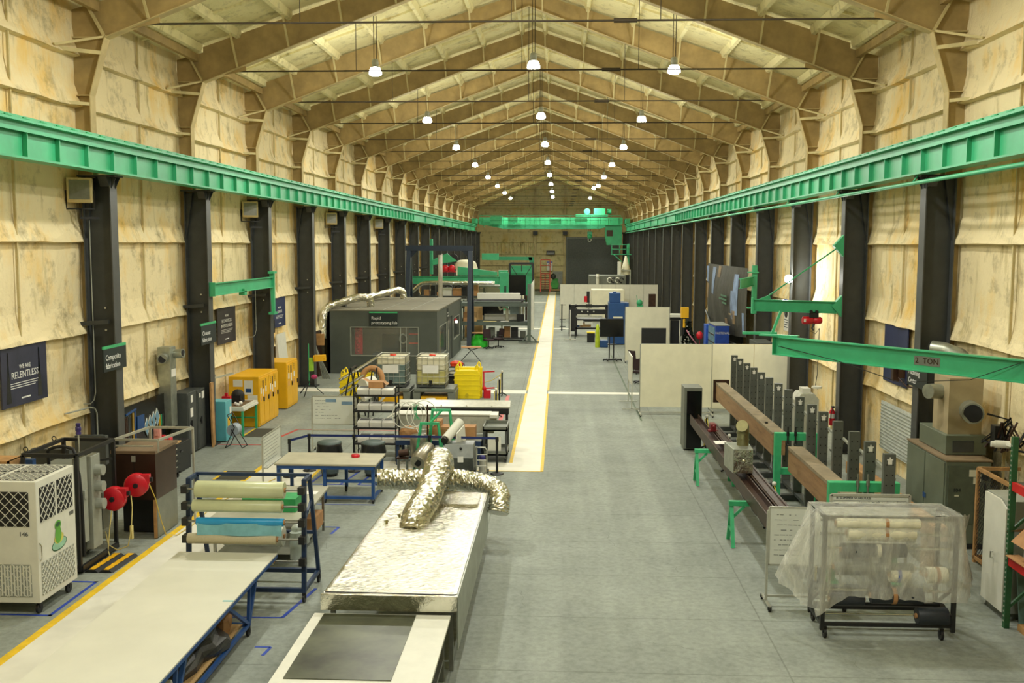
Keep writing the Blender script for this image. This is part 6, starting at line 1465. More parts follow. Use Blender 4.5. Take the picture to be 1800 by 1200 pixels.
# ================================================================ right side: beams, rack, channel
def bbeam(lab, y0, y1):
    T = thing('box_beam', lab, 'beam', (6.28, (y0+y1)/2, .85), 0, 'long brown box beams on the green frames')
    m = M(T); m.box(6.13, 6.43, y0, y1, .86, 1.385); obj('body', m, MAT['boxbeam'], T)
    m = M(T); m.box(6.12, 6.44, y0, y1, 1.385, 1.4); m.box(6.12, 6.135, y0, y1, 1.33, 1.385); obj('dusty_top', m, pm('dusty_beam_top', (138, 124, 98), .75, 0, .2, 3), T)
    m = M(T); m.box(6.2, 6.26, y0+1.2, y0+1.3, 1.4, 1.43); obj('top_fitting', m, 'black', T)
def bb_mat():
    s = Nt('brown_weathered_beam'); v = s.coord((1, .35, 3)); f = s.noise(v, 2.5, 6, .7)
    s.link(s.ramp(f, [(.25, (92, 66, 42)), (.45, (140, 106, 70)), (.65, (156, 122, 84)), (.85, (116, 86, 56))]), s.b.inputs['Base Color']); s.b.inputs['Roughness'].default_value = .6; s.bump(f, .3, .01); return s.m
MAT['boxbeam'] = bb_mat()
bbeam('long brown box beam, farther one, ending at the black end plate', 23.75, 32.4); bbeam('long brown box beam, nearer one, hung below the green crossbars', 17.0, 22.1)
m = M(); m.box(6.05, 6.55, 32.42, 32.5, .75, 1.48); solo('beam_end_plate', 'dark end plate at the far end of the brown beam', 'plate', m, 'rust')
def gframe(lab, y, x0, x1, z, cross=None):
    T = thing('green_portal', lab, 'frame', ((x0+x1)/2, y, 0), 0, 'mint green portal stands holding the brown beams')
    m = M(T); m.box(x0-.07, x1+.07, y-.08, y+.08, z-.16, z); obj('crossbar', m, 'green_saw', T)
    for x in (x0, x1): m = M(T); m.box(x-.07, x+.07, y-.08, y+.08, 0, z-.16); m.box(x-.12, x+.12, y-.25, y+.25, 0, .03); obj('post', m, 'green_saw', T)
    if cross: m = M(T); m.box(x0+.07, x1-.07, y-.05, y+.05, cross-.08, cross+.06); obj('mid_bar', m, 'green_saw', T)
    for x in (6.2, 6.37):
        m = M(T); m.cyl((x, y-.1, z-.22), (x, y-.1, z+.16), .018, 8); m.cyl((x, y-.1, z-.05), (x, y-.1, z+.05), .032, 8); m.tube([(x+.03*math.cos(a), y-.1, z-.24+.03*math.sin(a)) for a in [k*math.pi/4 for k in range(8)]], .01, 5, True); obj('turnbuckle', m, 'steel' if y < 20 else 'black', T)
gframe('mint green portal stand between the two brown beams', 22.6, 6.0, 6.8, 1.61, .75); gframe('mint green portal stand nearest the camera, behind the plastic cover', 17.3, 5.8, 6.85, 1.75)

def crack():
    T = thing('cantilever_rack', 'long rack of grey punched posts behind the brown beams', 'rack', (6.5, 24, 0))
    P0 = (6.5, 31.5, 0); w, d, H = .19, .1, 2.38
    ys = [31.5, 30.55, 29.4, 28.35, 27.3, 26.25, 25.15, 24.05, 22.9, 21.8, 20.85, 19.75, 18.65, 17.7, 16.66]
    MAT['post_grey'] = pm('punched_post_grey', (84, 88, 82), .5, 0, .1, 4)
    pst = None
    for i, y in enumerate(ys):
        if pst is None:
            m = M(); m.box(0, w, -d/2, d/2, .12, H); p = obj('post', m, 'post_grey', T); pst = p
            m = M()
            for k in range(11):
                for x in (.045, .145): m.cbox((x, -d/2, .5+k*.17), (.022, .006, .022))
            holes = obj('bolt_holes', m, 'rubber', p)
            m = M(); m.box(.06, .13, -d/2-.004, -d/2, H-.17, H-.08); m.box(.045, .145, -d/2-.004, -d/2, H-.1, H-.08); m.box(.085, .105, -d/2-.004, -d/2, H-.08, H-.05); mk = obj('white_mark', m, 'paper', p)
            m = M(); m.box(-1.1, .25, -.08, .08, 0, .13); m.box(-1.1, -1.0, -.3, .3, 0, .1); b0 = obj('base_arm', m, 'dgrey', T); c, b = p, b0
        else:
            c = pst.copy(); COL.objects.link(c); c.parent = T; b = b0.copy(); COL.objects.link(b); b.parent = T
            for q in (holes, mk):
                if q is mk and i in (5, 7, 11, 12): continue
                e = q.copy(); COL.objects.link(e); e.parent = c
        c.location = V((6.44, y, 0))-V(T.location); b.location = c.location
    for i in range(14):
        y0, y1 = ys[i+1], ys[i]; m = M(T); m.bar((6.64, y0, 1.95), (6.64, y1, 2.05 if i % 1 == 0 else 2.0), .04)
        if i > 8: m.bar((6.64, y0+.1, 1.95), (6.64, y0+.25, 1.3), .035)
        obj('brace', m, 'lgrey', T)
    m = M(T); m.box(6.45, 6.6, 16.6, 31.6, .13, .2); obj('base_rail', m, 'dgrey', T)
crack()
# brown steel sections on green trestles
T = thing('steel_beam', 'long rusty brown wide flange beam resting on green trestles', 'beam', (4.95, 22, .85))
m = M(T); m.ibeam((4.85, 16.6, .98), (4.85, 27.9, .98), .26, .24, .022, (1, 0, 0)); obj('section', m, 'rust', T)
T = thing('steel_channel', 'second rusty brown beam lying beside the wide flange beam', 'beam', (5.15, 22, .85))
m = M(T); m.ibeam((5.13, 16.9, .98), (5.13, 26.4, .98), .24, .26, .022, (0, 0, 1)); m.box(5.04, 5.08, 16.9, 26.4, 1.105, 1.13); m.box(5.19, 5.23, 16.9, 26.4, 1.105, 1.13); obj('section', m, 'rust', T)
def saw(lab, y, x0=4.45, x1=5.3, z=.85):
    T = thing('sawhorse', lab, 'sawhorse', ((x0+x1)/2, y, 0), 0, 'mint green sawhorses under the brown beams')
    m = M(T); m.box(x0-.05, x1+.05, y-.05, y+.05, z-.09, z); obj('top_beam', m, 'green_saw', T)
    for x in (x0, x1):
        for s in (-1, 1): m = M(T); m.bar((x, y, z-.08), (x, y+s*.3, 0), .07, .05); obj('leg', m, 'green_saw', T)
        m = M(T); m.bar((x, y-.2, .3), (x, y+.2, .3), .05); m.bar((x, y, z-.35), (x+(.25 if x < 4.8 else -.25), y, z-.1), .05); obj('brace', m, 'green_saw', T)
saw('mint green sawhorse under the brown beams, farther one', 24.4); saw('mint green sawhorse under the brown beams, nearer one', 19.4)
m = M(); m.box(4.92, 5.05, 25.3, 25.6, 1.12, 1.3); m.box(4.86, 5.1, 25.35, 25.5, 1.1, 1.14); m.cyl((4.98, 25.2, 1.25), (4.98, 25.3, 1.25), .03, 8); solo('red_vise', 'dark red vise on the rusty beam behind the sheet metal box', 'vise', m, pm('dark_red_paint', (120, 30, 34), .4))
m = M(); m.box(4.78, 5.08, 23.6, 24.0, 1.132, 1.138); solo('paper_sheet', 'white paper on the rusty beam before the red vise', 'paper', m, 'paper')
T = thing('insulated_box', 'sheet metal box with foil face and round silver duct on the rusty beams', 'duct box', (4.85, 21, 1.1))
m = M(T); m.prism([(4.66, 20.52, 1.14), (5.06, 20.52, 1.14), (5.1, 21.3, 1.14), (4.6, 21.3, 1.14)], (0, 0, .5)); obj('box', m, 'galv', T, .006)
m = M(T); m.box(4.67, 5.05, 20.5, 20.52, 1.15, 1.62); obj('foil_face', m, 'foil', T)
m = M(T); m.sphere((4.87, 20.49, 1.4), .04, 8, 1); obj('foil_port', m, 'foil', T)
m = M(T); m.tube([(4.93, 21.0, 1.62), (4.93, 21.0, 1.92), (4.92, 20.95, 2.02), (4.88, 20.85, 2.07)], .125, 20); m.cyl((4.93, 21.0, 1.74), (4.93, 21.0, 1.77), .135, 20); m.cyl((4.93, 21.0, 1.88), (4.93, 21.0, 1.91), .135, 20); obj('elbow_duct', m, pm('yellowed_silver', (150, 146, 110), .3, .9), T)
# rack server cabinet
T = thing('server_cabinet', 'tall black cabinet with silver frame at the far end of the rusty beams', 'cabinet', (4.85, 28.7, 0))
m = M(T); m.box(4.62, 5.12, 28.35, 29.1, .05, 1.8); obj('body', m, 'mgrey', T, .01)
m = M(T); m.box(4.69, 5.1, 28.33, 28.35, .07, 1.7); obj('door', m, 'screen', T)
wheels(T, [(4.66, 28.4, -.02), (5.08, 28.4, -.02)], .03)
for x, y, l in ((5.5, 20.5, 'nearest, against the brown beams'), (5.45, 25.7, 'behind the sheet metal box'), (5.3, 28.6, 'middle one right of the black cabinet'), (5.22, 30.5, 'farthest, beside the black cabinet'), (5.55, 17.0, 'mostly hidden by the whiteboard')):
    dup(cp, (x, y, 0), 0, 'black chain post with white ball, %s' % l, 'black chain posts along the brown beams')
for (a, b) in (((5.5, 20.5), (5.35, 22.6)), ((5.5, 20.5), (5.55, 17.0)), ((5.3, 26.0), (5.3, 28.6))):
    m = M(); m.tube([(a[0]+(b[0]-a[0])*t, a[1]+(b[1]-a[1])*t, .9-.55*math.sin(math.pi*t)) for t in [k/10 for k in range(11)]], .012, 5); solo('yellow_chain', 'sagging yellow chain %s' % ('beside the sheet metal box' if b[1] == 22.6 else 'towards the whiteboard' if b[1] == 17.0 else 'beyond the red vise'), 'chain', m, 'rope', 'yellow chains along the brown beams')

# ================================================================ plastic covered roll cart and whiteboards
T = thing('roll_cart', 'black steel roll rack on casters under a clear plastic cover', 'rack', (6, 15.2, 0))
X0, X1, YF_, YB_ = 5.0, 6.9, 14.68, 15.4
for x in (X0, X1):
    for y in (YF_, YB_): m = M(T); m.bar((x, y, .13), (x, y, 1.83), .06); obj('post', m, 'black', T)
    m = M(T); m.bar((x, YF_, .22), (x, YB_, .22), .05); m.bar((x, YF_, 1.83), (x, YB_, 1.83), .05); m.bar((x, YF_, .8), (x, YB_, .3), .04); obj('side_rail', m, 'black', T)
m = M(T)
for y in (YF_, YB_): m.bar((X0, y, .22), (X1, y, .22), .05); m.bar((X0, y, 1.83), (X1, y, 1.83), .04)
m.bar((X0, 15.2, .35), (X1, 15.2, .35), .04); obj('cross_rail', m, 'black', T)
for z in (1.78, 1.57, 1.36, 1.06, .72, .36): m = M(T); m.cyl((X0-.06, YF_+.05, z), (X1+.06, YF_+.05, z), .02, 8); obj('spindle', m, 'chrome', T)
wheels(T, [(X0+.05, YF_+.03, 0), (X1-.15, YF_+.03, 0), (X0+.05, YB_, 0), (X1-.05, YB_, 0)], .075)
for x in (X1, ): m = M(T); m.bar((x+.25, 16.1, .05), (x+.2, 16.0, 1.7), .04); m.lathe([(.17, 0), (.15, .04), (.03, .05)], (x+.27, 16.1, 0), 16); obj('rear_stand', m, 'black', T)
MAT['wfab'] = pm('white_glass_fabric', (226, 222, 196), .5); MAT['cfab'] = pm('carbon_black_fabric', (38, 44, 52), .5, 0, .1, 30)
cvg = 'rolls under the plastic cover'
roll('fabric_roll', 'white roll with tan band, top under the plastic cover', 5.15, 6.35, 14.66, 1.75, .08, 'wfab', grp=cvg, bands=((5.85, .05, 'card'),))
roll('fabric_roll', 'fluffy white roll with tan band, second under the plastic cover', 5.32, 6.3, 14.7, 1.6, .12, 'wfab', grp=cvg, bands=((5.85, .05, 'card'),))
roll('fabric_roll', 'black roll with white band, third under the plastic cover', 5.25, 6.18, 14.7, 1.34, .1, 'cfab', grp=cvg, bands=((5.75, .06, 'wfab'),))
roll('fabric_roll', 'long grey roll, fourth under the plastic cover', 5.15, 6.3, 14.7, 1.08, .07, 'mgrey', grp=cvg)
roll('fabric_roll', 'short white roll with blue band under the plastic cover', 5.96, 6.25, 14.7, .98, .11, 'wfab', grp=cvg, bands=((6.06, .05, 'tapeblue'),))
roll('fabric_roll', 'short white roll with tan band, right under the plastic cover', 6.5, 6.78, 14.7, .98, .12, 'wfab', grp=cvg, bands=((6.62, .05, 'card'),))
roll('fabric_roll', 'black roll with pale band, low under the plastic cover', 5.7, 6.45, 14.7, .66, .12, 'cfab', grp=cvg, bands=((6.0, .06, 'card'),))
roll('fabric_roll', 'dark roll low at the left under the plastic cover', 5.1, 5.6, 14.7, .6, .1, 'cfab', grp=cvg)
roll('fabric_roll', 'short black roll hanging below the plastic cover at right', 6.38, 6.82, 14.7, .36, .13, 'cfab', grp=cvg)
def plastic():
    s = Nt('clear_polythene_sheet'); s.b.inputs['Base Color'].default_value = lin((244, 244, 232)); s.b.inputs['Roughness'].default_value = .2
    s.b.inputs['Specular IOR Level'].default_value = .5
    f = s.noise(s.coord((1, 1, .35)), 2.2, 6, .7, 1.2)
    r = s.ramp(f, [(.4, (.3, .3, .3, 1)), (.58, (.44, .44, .44, 1)), (.74, (.74, .74, .74, 1))]); s.link(r, s.b.inputs['Alpha'])
    s.bump(s.noise(s.coord((1, 1, .3)), 5, 6, .75, 1.5), .8, .05); return s.m
MAT['polythene'] = plastic()
def cover():
    rnd = random.Random(3); m = M()
    tp = [(4.94, 14.6), (6.97, 14.6), (6.97, 15.5), (4.94, 15.5)]; per = []
    for e, (a, b) in enumerate(zip(tp, tp[1:]+tp[:1])):
        n = 40 if e in (0, 2) else 16
        for k in range(n): t = k/n; per.append((a[0]+(b[0]-a[0])*t, a[1]+(b[1]-a[1])*t, e, t))
    n = len(per); L = 18; vs = []
    for j in range(L+1):
        v = j/L
        for i, (x, y, e, t) in enumerate(per):
            zt = 1.89-(.04 if y > 15 else 0)+.008*math.sin(i*.9)
            if e == 0: low = .42+.28*min(1, t*5)-.1*t; dx, dy = 0, -1; o = .04
            elif e == 1: low = .6+.5*t; dx, dy = 1, 0; o = .08+.12*math.sin(math.pi*min(1, t*1.3))
            elif e == 2: low = 1.15; dx, dy = 0, 1; o = .05
            else: low = 1.1-.68*t; dx, dy = -1, 0; o = .1+.34*math.sin(math.pi*t)
            fold = math.sin(i*1.1+.4)*.025+math.sin(i*.43+1)*.03+(.02*math.sin(i*2.7) if e != 0 else 0)
            out = v**.8*(o+fold*(2.0 if e in (1, 3) else .8))
            z = zt-(zt-low)*v
            c = 0
            if e == 0 and t < .1: out += .12*v*(1-t*10)
            if e == 0 and t > .86: out += .1*math.sin(math.pi*v)*(t-.86)*7
            vs.append((x+dx*out+(-.1*v*(1-t*10) if e == 0 and t < .1 else 0), y+dy*out+rnd.uniform(-.004, .004), z+rnd.uniform(-.008, .008)*v))
    m.add(vs, [(j*n+i, j*n+(i+1) % n, (j+1)*n+(i+1) % n, (j+1)*n+i) for j in range(L) for i in range(n)], True)
    m.grid(20, 8, lambda u, v: (4.94+u*2.03, 14.6+v*.9, 1.892-.04*v+.008*math.sin(u*23)*math.sin(v*9)))
    m.grid(8, 10, lambda u, v: (6.97+u*.32*(1-.35*v), 14.65+u*.55, 1.9-.14*u-v*(1.0-.45*u)+.015*math.sin(u*9)))
    return solo('plastic_cover', 'translucent plastic sheet draped over the black roll rack', 'plastic sheet', m, 'polythene')
cover()
# whiteboards behind the cart
wboard('whiteboard', 'whiteboard with blue notes standing left of the plastic covered rack', 4.47, 5.6, 16.0, .68, 1.62, marks=9, low=.16)
T = thing('planning_board', 'whiteboard with a weekday header row above the plastic covered rack', 'whiteboard', (5.95, 16.25, 0))
m = M(T); m.box(5.5, 6.75, 16.25, 16.28, .9, 1.78); obj('board', m, 'dew', T)
m = M(T)
for a, b in (((5.5, 1.78), (6.75, 1.78)), ((5.5, .9), (5.5, 1.78)), ((6.75, .9), (6.75, 1.78)), ((5.5, .9), (6.75, .9))): m.bar((a[0], 16.25, a[1]), (b[0], 16.25, b[1]), .04)
obj('frame', m, 'alu', T)
for x in (5.52, 6.73): m = M(T); m.bar((x, 16.27, 0), (x, 16.27, .9), .04); obj('leg', m, 'alu', T)
m = M(T); m.box(5.54, 6.7, 16.245, 16.248, 1.685, 1.69); [m.box(x, x+.005, 16.245, 16.248, 1.6, 1.69) for x in (5.95, 6.1, 6.26, 6.4, 6.56)]; obj('ruled_lines', m, 'ink', T)
text('R: SUMMER SCHEDULE', .055, (5.58, 16.243, 1.73), FACE_CAM, 'ink', T, 'heading', 'LEFT')
text('MON  TUES  WED  THURS  FRI', .058, (5.98, 16.243, 1.645), FACE_CAM, 'ink', T, 'weekdays', 'LEFT')
# ================================================================ partitions and machines, right
def screenp(name, lab, x0, x1, y, z0, z1, n=1, mat='cream', feet=True, seam='lgrey'):
    T = thing(name, lab, 'partition', ((x0+x1)/2, y, 0)); w = (x1-x0)/n
    for k in range(n): m = M(T); m.box(x0+k*w+.01, x0+(k+1)*w-.01, y, y+.04, z0, z1); obj('panel', m, mat, T)
    m = M(T); m.bar((x0, y+.02, z1), (x1, y+.02, z1), .03)
    for k in range(n+1): m.bar((x0+k*w, y+.03, 0.05), (x0+k*w, y+.03, z1), .035)
    obj('frame', m, seam, T)
    if feet:
        m = M(T); m.bar((x0, y+.03, .1), (x1, y+.03, .1), .04); obj('bottom_rail', m, 'alu', T)
        for x in (x0, x1): m = M(T); m.bar((x, y-.45, .07), (x, y+.5, .07), .04); obj('foot', m, 'alu', T)
        wheels(T, [(x, yy, 0) for x in (x0, x1) for yy in (y-.42, y+.47)], .03)
    return T
screenp('partition_screen', 'large cream partition screen behind the black server cabinet', 3.85, 6.27, 34.3, .28, 2.44)
screenp('partition_screen', 'cream two panel partition right of the large screen', 6.4, 9.3, 35.2, .1, 2.36, 2, seam='foam_low')
T = thing('narrow_whiteboard', 'narrow white board seen edge on left of the large partition', 'whiteboard', (3.75, 36, 0))
m = M(T); m.box(3.62, 3.66, 35.2, 37.0, .9, 1.9); obj('board', m, 'white', T)
for y in (35.2, 37.0): m = M(T); m.bar((3.64, y, .06), (3.64, y, 1.9), .04); m.bar((3.3, y, .06), (3.95, y, .06), .04); obj('leg', m, 'alu', T)
screenp('partition_screen', 'cream screen behind the black display and the seats', 4.35, 6.52, 50.0, .08, 2.73)
T = thing('black_display', 'wide black display in front of the middle cream screen', 'screen', (5.6, 48, 0))
m = M(T); m.box(4.95, 6.1, 47.5, 47.6, .95, 1.9); obj('panel', m, 'black', T)
m = M(T); m.box(5.0, 6.05, 47.5, 47.55, .2, .95); obj('lower_body', m, 'black', T)
m = M(T); m.box(5.0, 6.05, 47.45, 48.1, 0, .06); obj('base', m, 'black', T)
T = thing('tv_cart', 'large black television on a wheeled stand, screen facing the camera', 'television', (3.75, 50.5, 0))
m = M(T); m.box(3.12, 4.3, 50.5, 50.56, 1.2, 2.1); obj('screen', m, 'screen', T, .01)
for x in (3.6, 3.82): m = M(T); m.bar((x, 50.6, .1), (x, 50.6, 1.6), .06); obj('pole', m, 'black', T)
m = M(T); m.bar((3.3, 50.3, .08), (4.2, 50.3, .08), .07); m.bar((3.5, 50.0, .08), (3.5, 50.9, .08), .06); m.bar((3.95, 50.0, .08), (3.95, 50.9, .08), .06); m.box(3.5, 3.95, 50.4, 50.7, .8, .84); obj('base', m, 'black', T)
wheels(T, [(3.3, 50.3, 0), (4.2, 50.3, 0)], .035)
T = thing('blue_machine', 'tall blue enclosed machine with stepped top behind the television', 'machine', (4.4, 59, 0))
m = M(T); m.box(3.96, 4.88, 58.6, 60.2, .05, 2.44); obj('body', m, 'mblue', T, .02)
m = M(T); m.box(4.0, 4.62, 58.7, 60, 2.44, 3.0); m.box(4.2, 4.4, 58.9, 59.5, 3.0, 3.07); obj('upper_hood', m, 'mblue', T, .02)
m = M(T); m.box(4.88, 5.1, 58.6, 59.6, 2.2, 2.44); obj('side_duct', m, 'mblue', T)
m = M(T); m.box(4.2, 4.75, 58.57, 58.6, 1.55, 1.64); obj('label_strip', m, 'cream', T)
T = thing('black_machine', 'open black frame machine with silver rails near the walkway', 'machine', (2.9, 64.5, 0))
m = M(T)
for x in (1.75, 2.15, 4.1):
    for y in (64, 65.4): m.bar((x, y, 0), (x, y, 1.95), .12)
m.bar((1.7, 64, 1.93), (4.15, 64, 1.93), .12); m.bar((1.7, 64, .5), (4.15, 64, .5), .12); m.box(2.1, 4.1, 63.95, 64.1, 1.4, 1.72); m.box(2.1, 4.1, 64, 65.3, .95, 1.1); m.box(1.7, 2.1, 64, 65.3, .3, 1.9); obj('frame', m, 'black', T)
m = M(T); m.box(2.15, 3.6, 63.9, 63.95, 1.77, 1.86); m.box(2.15, 3.8, 63.9, 63.95, 1.2, 1.32); obj('silver_rail', m, 'alu', T)
for k in range(3): m = M(T); m.sphere((2.5+.38*k, 63.9, 1.57), .05, 8); obj('knob', m, 'white', T)
m = M(T); m.box(2.75, 3.15, 63.85, 63.9, 1.85, 2.05); obj('control_screen', m, 'black', T)
m = M(T); m.box(2.2, 2.6, 63.95, 64.3, .7, 1.0); m.box(2.7, 3.2, 63.95, 64.3, .75, .92); obj('white_tray', m, 'white', T)
ins('tan_parts_box', 'tan and yellow parts at the foot of the black machine', 'box', (2.4, 3.1, 64.15, 64.6, .57, .85), 'ply')
ins('blue_parts_box', 'blue box at the left foot of the black machine', 'box', (2.15, 2.38, 64.15, 64.6, .57, .9), 'mblue')
ins('yellow_lid_bin', 'black bin with yellow rim beside the lime jacket', 'bin', (2.75, 3.2, 60.0, 60.5, 0, .55), 'black', .02)
ins('bin_rim', 'yellow rim lid on the black bin', 'lid', (2.73, 3.22, 59.98, 60.52, .55, .61), 'yplastic')
m = M(); lump(m, (3.25, 57.2, 0), (.13, .2, 1.3), 51, .15); solo('lime_jacket', 'lime yellow jacket standing left of the television', 'jacket', m, pm('lime_cloth', (186, 206, 50), .6))
ins('blue_toolbag', 'blue and white bag on the floor under the television', 'bag', (3.4, 3.85, 57, 57.5, 0, .4), 'mblue', .04)
T = thing('stanchion_sign', 'thin white and black posts before the black machine', 'post', (2.0, 61.5, 0))
m = M(T); m.bar((1.75, 61.2, 0), (1.75, 61.2, 1.85), .05); m.bar((1.35, 61.2, .05), (2.1, 61.2, .05), .05); obj('white_post', m, 'white', T)
m = M(T); m.bar((2.05, 61.3, 0), (2.05, 61.3, 1.9), .06); obj('black_post', m, 'black', T)
T = thing('small_bracket_post', 'black bracket post between the walkway and the black machine', 'post', (1.25, 67, 0))
m = M(T); m.bar((1.25, 68, 0), (1.25, 68, 1.8), .08); [m.bar((1.1, 68, z), (1.5, 68, z), .04) for z in (.1, .3, .6, .75, 1.75)]; obj('post', m, 'black', T)
screenp('far_partition', 'long white partition of seven panels across the far right', 1.14, 8.72, 79, 0, 2.7, 7, 'white', False)
ins('white_machine', 'long cream white enclosure in front of the far partition', 'machine', (3.5, 5.95, 76, 78, 0, 2.42), 'cream', .05)
T = thing('extinguisher_post', 'red device with black panel left of the cream enclosure', 'fire device', (3.15, 76, 0))
m = M(T); m.box(3.12, 3.35, 76, 76.15, 1.45, 2.3); m.bar((3.3, 76.1, 0), (3.3, 76.1, 1.5), .06); obj('panel', m, 'black', T)
m = M(T); m.cyl((3.05, 75.9, 1.5), (3.05, 75.9, 1.95), .12, 10); obj('red_body', m, 'red', T)
ins('steel_enclosure', 'wide steel enclosure rising behind the far partition', 'enclosure', (3.78, 7.1, 92, 95, 0, 3.0), 'mgrey', .03)
m = M(); m.cyl((4.5, 91.5, 0), (4.5, 91.5, 3.15), .14, 10); m.sphere((4.5, 91.4, 2.9), .16, 8); solo('stack_light', 'black and white stack light before the steel enclosure', 'lamp', m, 'white')
for k in range(4): m = M(); m.tube([(5.6+.35*k+.2*math.cos(a), 91.5, 2.6+.22*math.sin(a)) for a in [j*math.pi/5 for j in range(9)]], .06, 6); solo('cable_hank', 'cable hank hanging before the steel enclosure, %s from left' % ('first', 'second', 'third', 'fourth')[k], 'cable', m, 'black' if k % 2 else 'white', 'cable hanks on the steel enclosure')
ins('yellow_curtain', 'yellow curtain panel at the right end of the far partition', 'curtain', (8.75, 9.3, 84, 84.1, 0, 2.1), pm('ochre_curtain', (196, 160, 44), .6))
ins('long_dark_rack', 'long low dark green rack running right of the blue machine', 'rack', (5.1, 7.4, 62, 62.4, 1.75, 2.0), 'dgrey')
T = [m_ for m_ in ()]
for x in (5.2, 7.3): ins('rack_leg_post', 'dark post carrying the long dark rack, %s' % ('left' if x < 6 else 'right'), 'post', (x-.06, x+.06, 62.1, 62.3, 0, 1.75), 'black')
m = M(); m.sphere((6.0, 62.2, 2.25), .2, 8); m.box(5.85, 6.2, 62.1, 62.3, 2.0, 2.12); m.bar((5.9, 62.2, 2.2), (5.8, 62.2, 2.7), .03); solo('small_robot', 'small dark robot figure on the long dark rack', 'robot', m, 'green_dark')
ins('brown_crate', 'dark brown crate on the right of the long dark rack', 'crate', (6.9, 7.35, 66, 66.4, 0, 2.6), 'rust')
# platform, tank far right
T = thing('access_platform', 'mint green railed platform high by the roller door', 'platform', (7.5, 112, 3.5))
m = M(T)
for z in (4.75, 5.3, 5.8): m.bar((6.75, 111, z), (8.4, 111, z), .07)
for x in (6.75, 7.6, 8.4): m.bar((x, 111, 4.7), (x, 111, 5.8), .07)
m.bar((6.75, 111, 5.8), (6.75, 113, 5.8), .07); m.bar((7.0, 111, 4.7), (7.9, 111, 3.9), .08); m.box(6.75, 8.9, 111, 113, 4.68, 4.75); obj('railing', m, 'green', T)
m = M(T); m.prism([(8.5, 111.5, 5.9), (8.7, 111.5, 5.9), (8.7, 111.5, 2.6), (8.3, 111.5, 3.2), (8.45, 111.5, 4.6)], (0, .4, 0)); obj('bracket', m, 'green', T)
T = thing('cream_hopper', 'cream cone topped hopper on a frame at the far right wall', 'hopper', (8.0, 108, 0))
m = M(T); m.lathe([(.45, 2.6), (.45, 3.2), (.1, 4.6), (.0001, 4.62)], (8.1, 108, 0), 14); obj('cone', m, 'cream', T)
m = M(T); m.box(7.5, 8.6, 107.4, 108.6, 3.0, 3.15); [m.bar((x, 107.5, 0), (x, 107.5, 3), .12) for x in (7.55, 8.55)]; obj('frame', m, 'lgrey', T)
ins('white_tank', 'small white tank left of the cream hopper', 'tank', (7.2, 7.55, 107, 107.5, 0, 4.0), 'white', .03)
# blue vending cabinets
T = thing('vending_cabinet', 'blue vending cabinet with white FASTENAL lettering by the right wall', 'vending machine', (8.15, 45, 0))
m = M(T); m.box(7.86, 8.46, 44, 46.1, .05, 2.3); obj('body', m, pm('royal_blue', (26, 66, 160), .4), T, .02)
m = M(T); m.box(7.84, 7.86, 44.15, 46.0, .5, 2.2); f = obj('glass_front', m, pm('pale_blue_glass', (110, 150, 170), .15), T)
m = M(T); [m.box(7.83, 7.84, 44.2, 45.9, z, z+.05) for z in (.8, 1.15, 1.5, 1.85)]; obj('shelf_line', m, 'black', f)
m = M(T); m.box(7.84, 8.48, 44, 46.1, 2.3, 2.33); obj('top', m, 'lgrey', T)
text('FASTENAL', .14, (8.16, 43.99, 1.98), FACE_CAM, 'white', T, 'lettering', sx=.95)
ins('blue_locker', 'narrow bright blue locker left of the vending cabinet', 'cabinet', (7.82, 8.4, 46.6, 47.3, 0, 2.15), pm('bright_blue', (44, 90, 190), .4), .02)
T = thing('christmas_tree', 'dark decorated christmas tree left of the blue vending cabinet', 'christmas tree', (6.98, 46.2, 0))
m = M(T); rnd = random.Random(8); m.cyl((6.98, 46.2, 0), (6.98, 46.2, .4), .05, 6); tk = obj('trunk', m, 'rust', T)
m = M(T)
for k in range(420):
    z = rnd.uniform(.25, 2.3); r = .66*(2.4-z)/2.1; a = rnd.uniform(0, 6.28); p = V((6.98, 46.2, z)); d = V((math.cos(a), math.sin(a), -.25))
    q = p+d*r; s = V((-math.sin(a), math.cos(a), 0))*.06; m.quad(p+s*.3, q+s, q+d*.05, q-s)
    m.quad(q+s*.9+V((0, 0, .05)), q-d*.25, q-s*.9-V((0, 0, .05)), q+d*.05)
obj('branches', m, pm('dark_fir_green', (26, 38, 24), .8), T)
m = M(T); [m.sphere((6.98+.55*(2.4-z)/2.1*math.cos(a), 46.2+.55*(2.4-z)/2.1*math.sin(a)-.05, z), .035, 6) for z, a in [(rnd.uniform(.4, 2.1), rnd.uniform(3.2, 6.2)) for _ in range(26)]]; obj('bauble', m, 'alu', T)
m = M(T); m.tube([(6.85, 45.9, 1.95), (7.0, 45.8, 1.7), (7.2, 45.8, 1.45), (7.35, 45.9, 1.25)], .03, 5); obj('ribbon', m, pm('pink_ribbon', (200, 130, 150), .5), T)
m = M(); m.sphere((7.43, 45.8, 1.72), .16, 10, 1.2); m.cyl((7.43, 45.8, 0), (7.43, 45.8, 1.55), .012, 5); solo('red_balloon', 'red round balloon right of the christmas tree', 'balloon', m, 'red')
T = thing('yellow_sign_post', 'yellow box on a dark post above the christmas tree', 'post', (7.0, 48.15, 0))
m = M(T); m.box(6.85, 7.2, 48, 48.3, 2.35, 2.85); obj('box', m, 'yellow', T)
m = M(T); m.cyl((7.0, 48.15, 0), (7.0, 48.15, 2.35), .1, 8); obj('post', m, 'black', T)
m = M(T); m.cyl((7.0, 48.0, 1.9), (7.0, 48.0, 2.3), .06, 8); obj('yellow_pad', m, 'yellow', T)
T = thing('framed_machine', 'dark machine with white door frame right of the middle screen', 'machine', (6.9, 51, 0))
m = M(T); m.box(6.55, 7.15, 50.6, 51.6, 0, 2.2); obj('body', m, 'black', T)
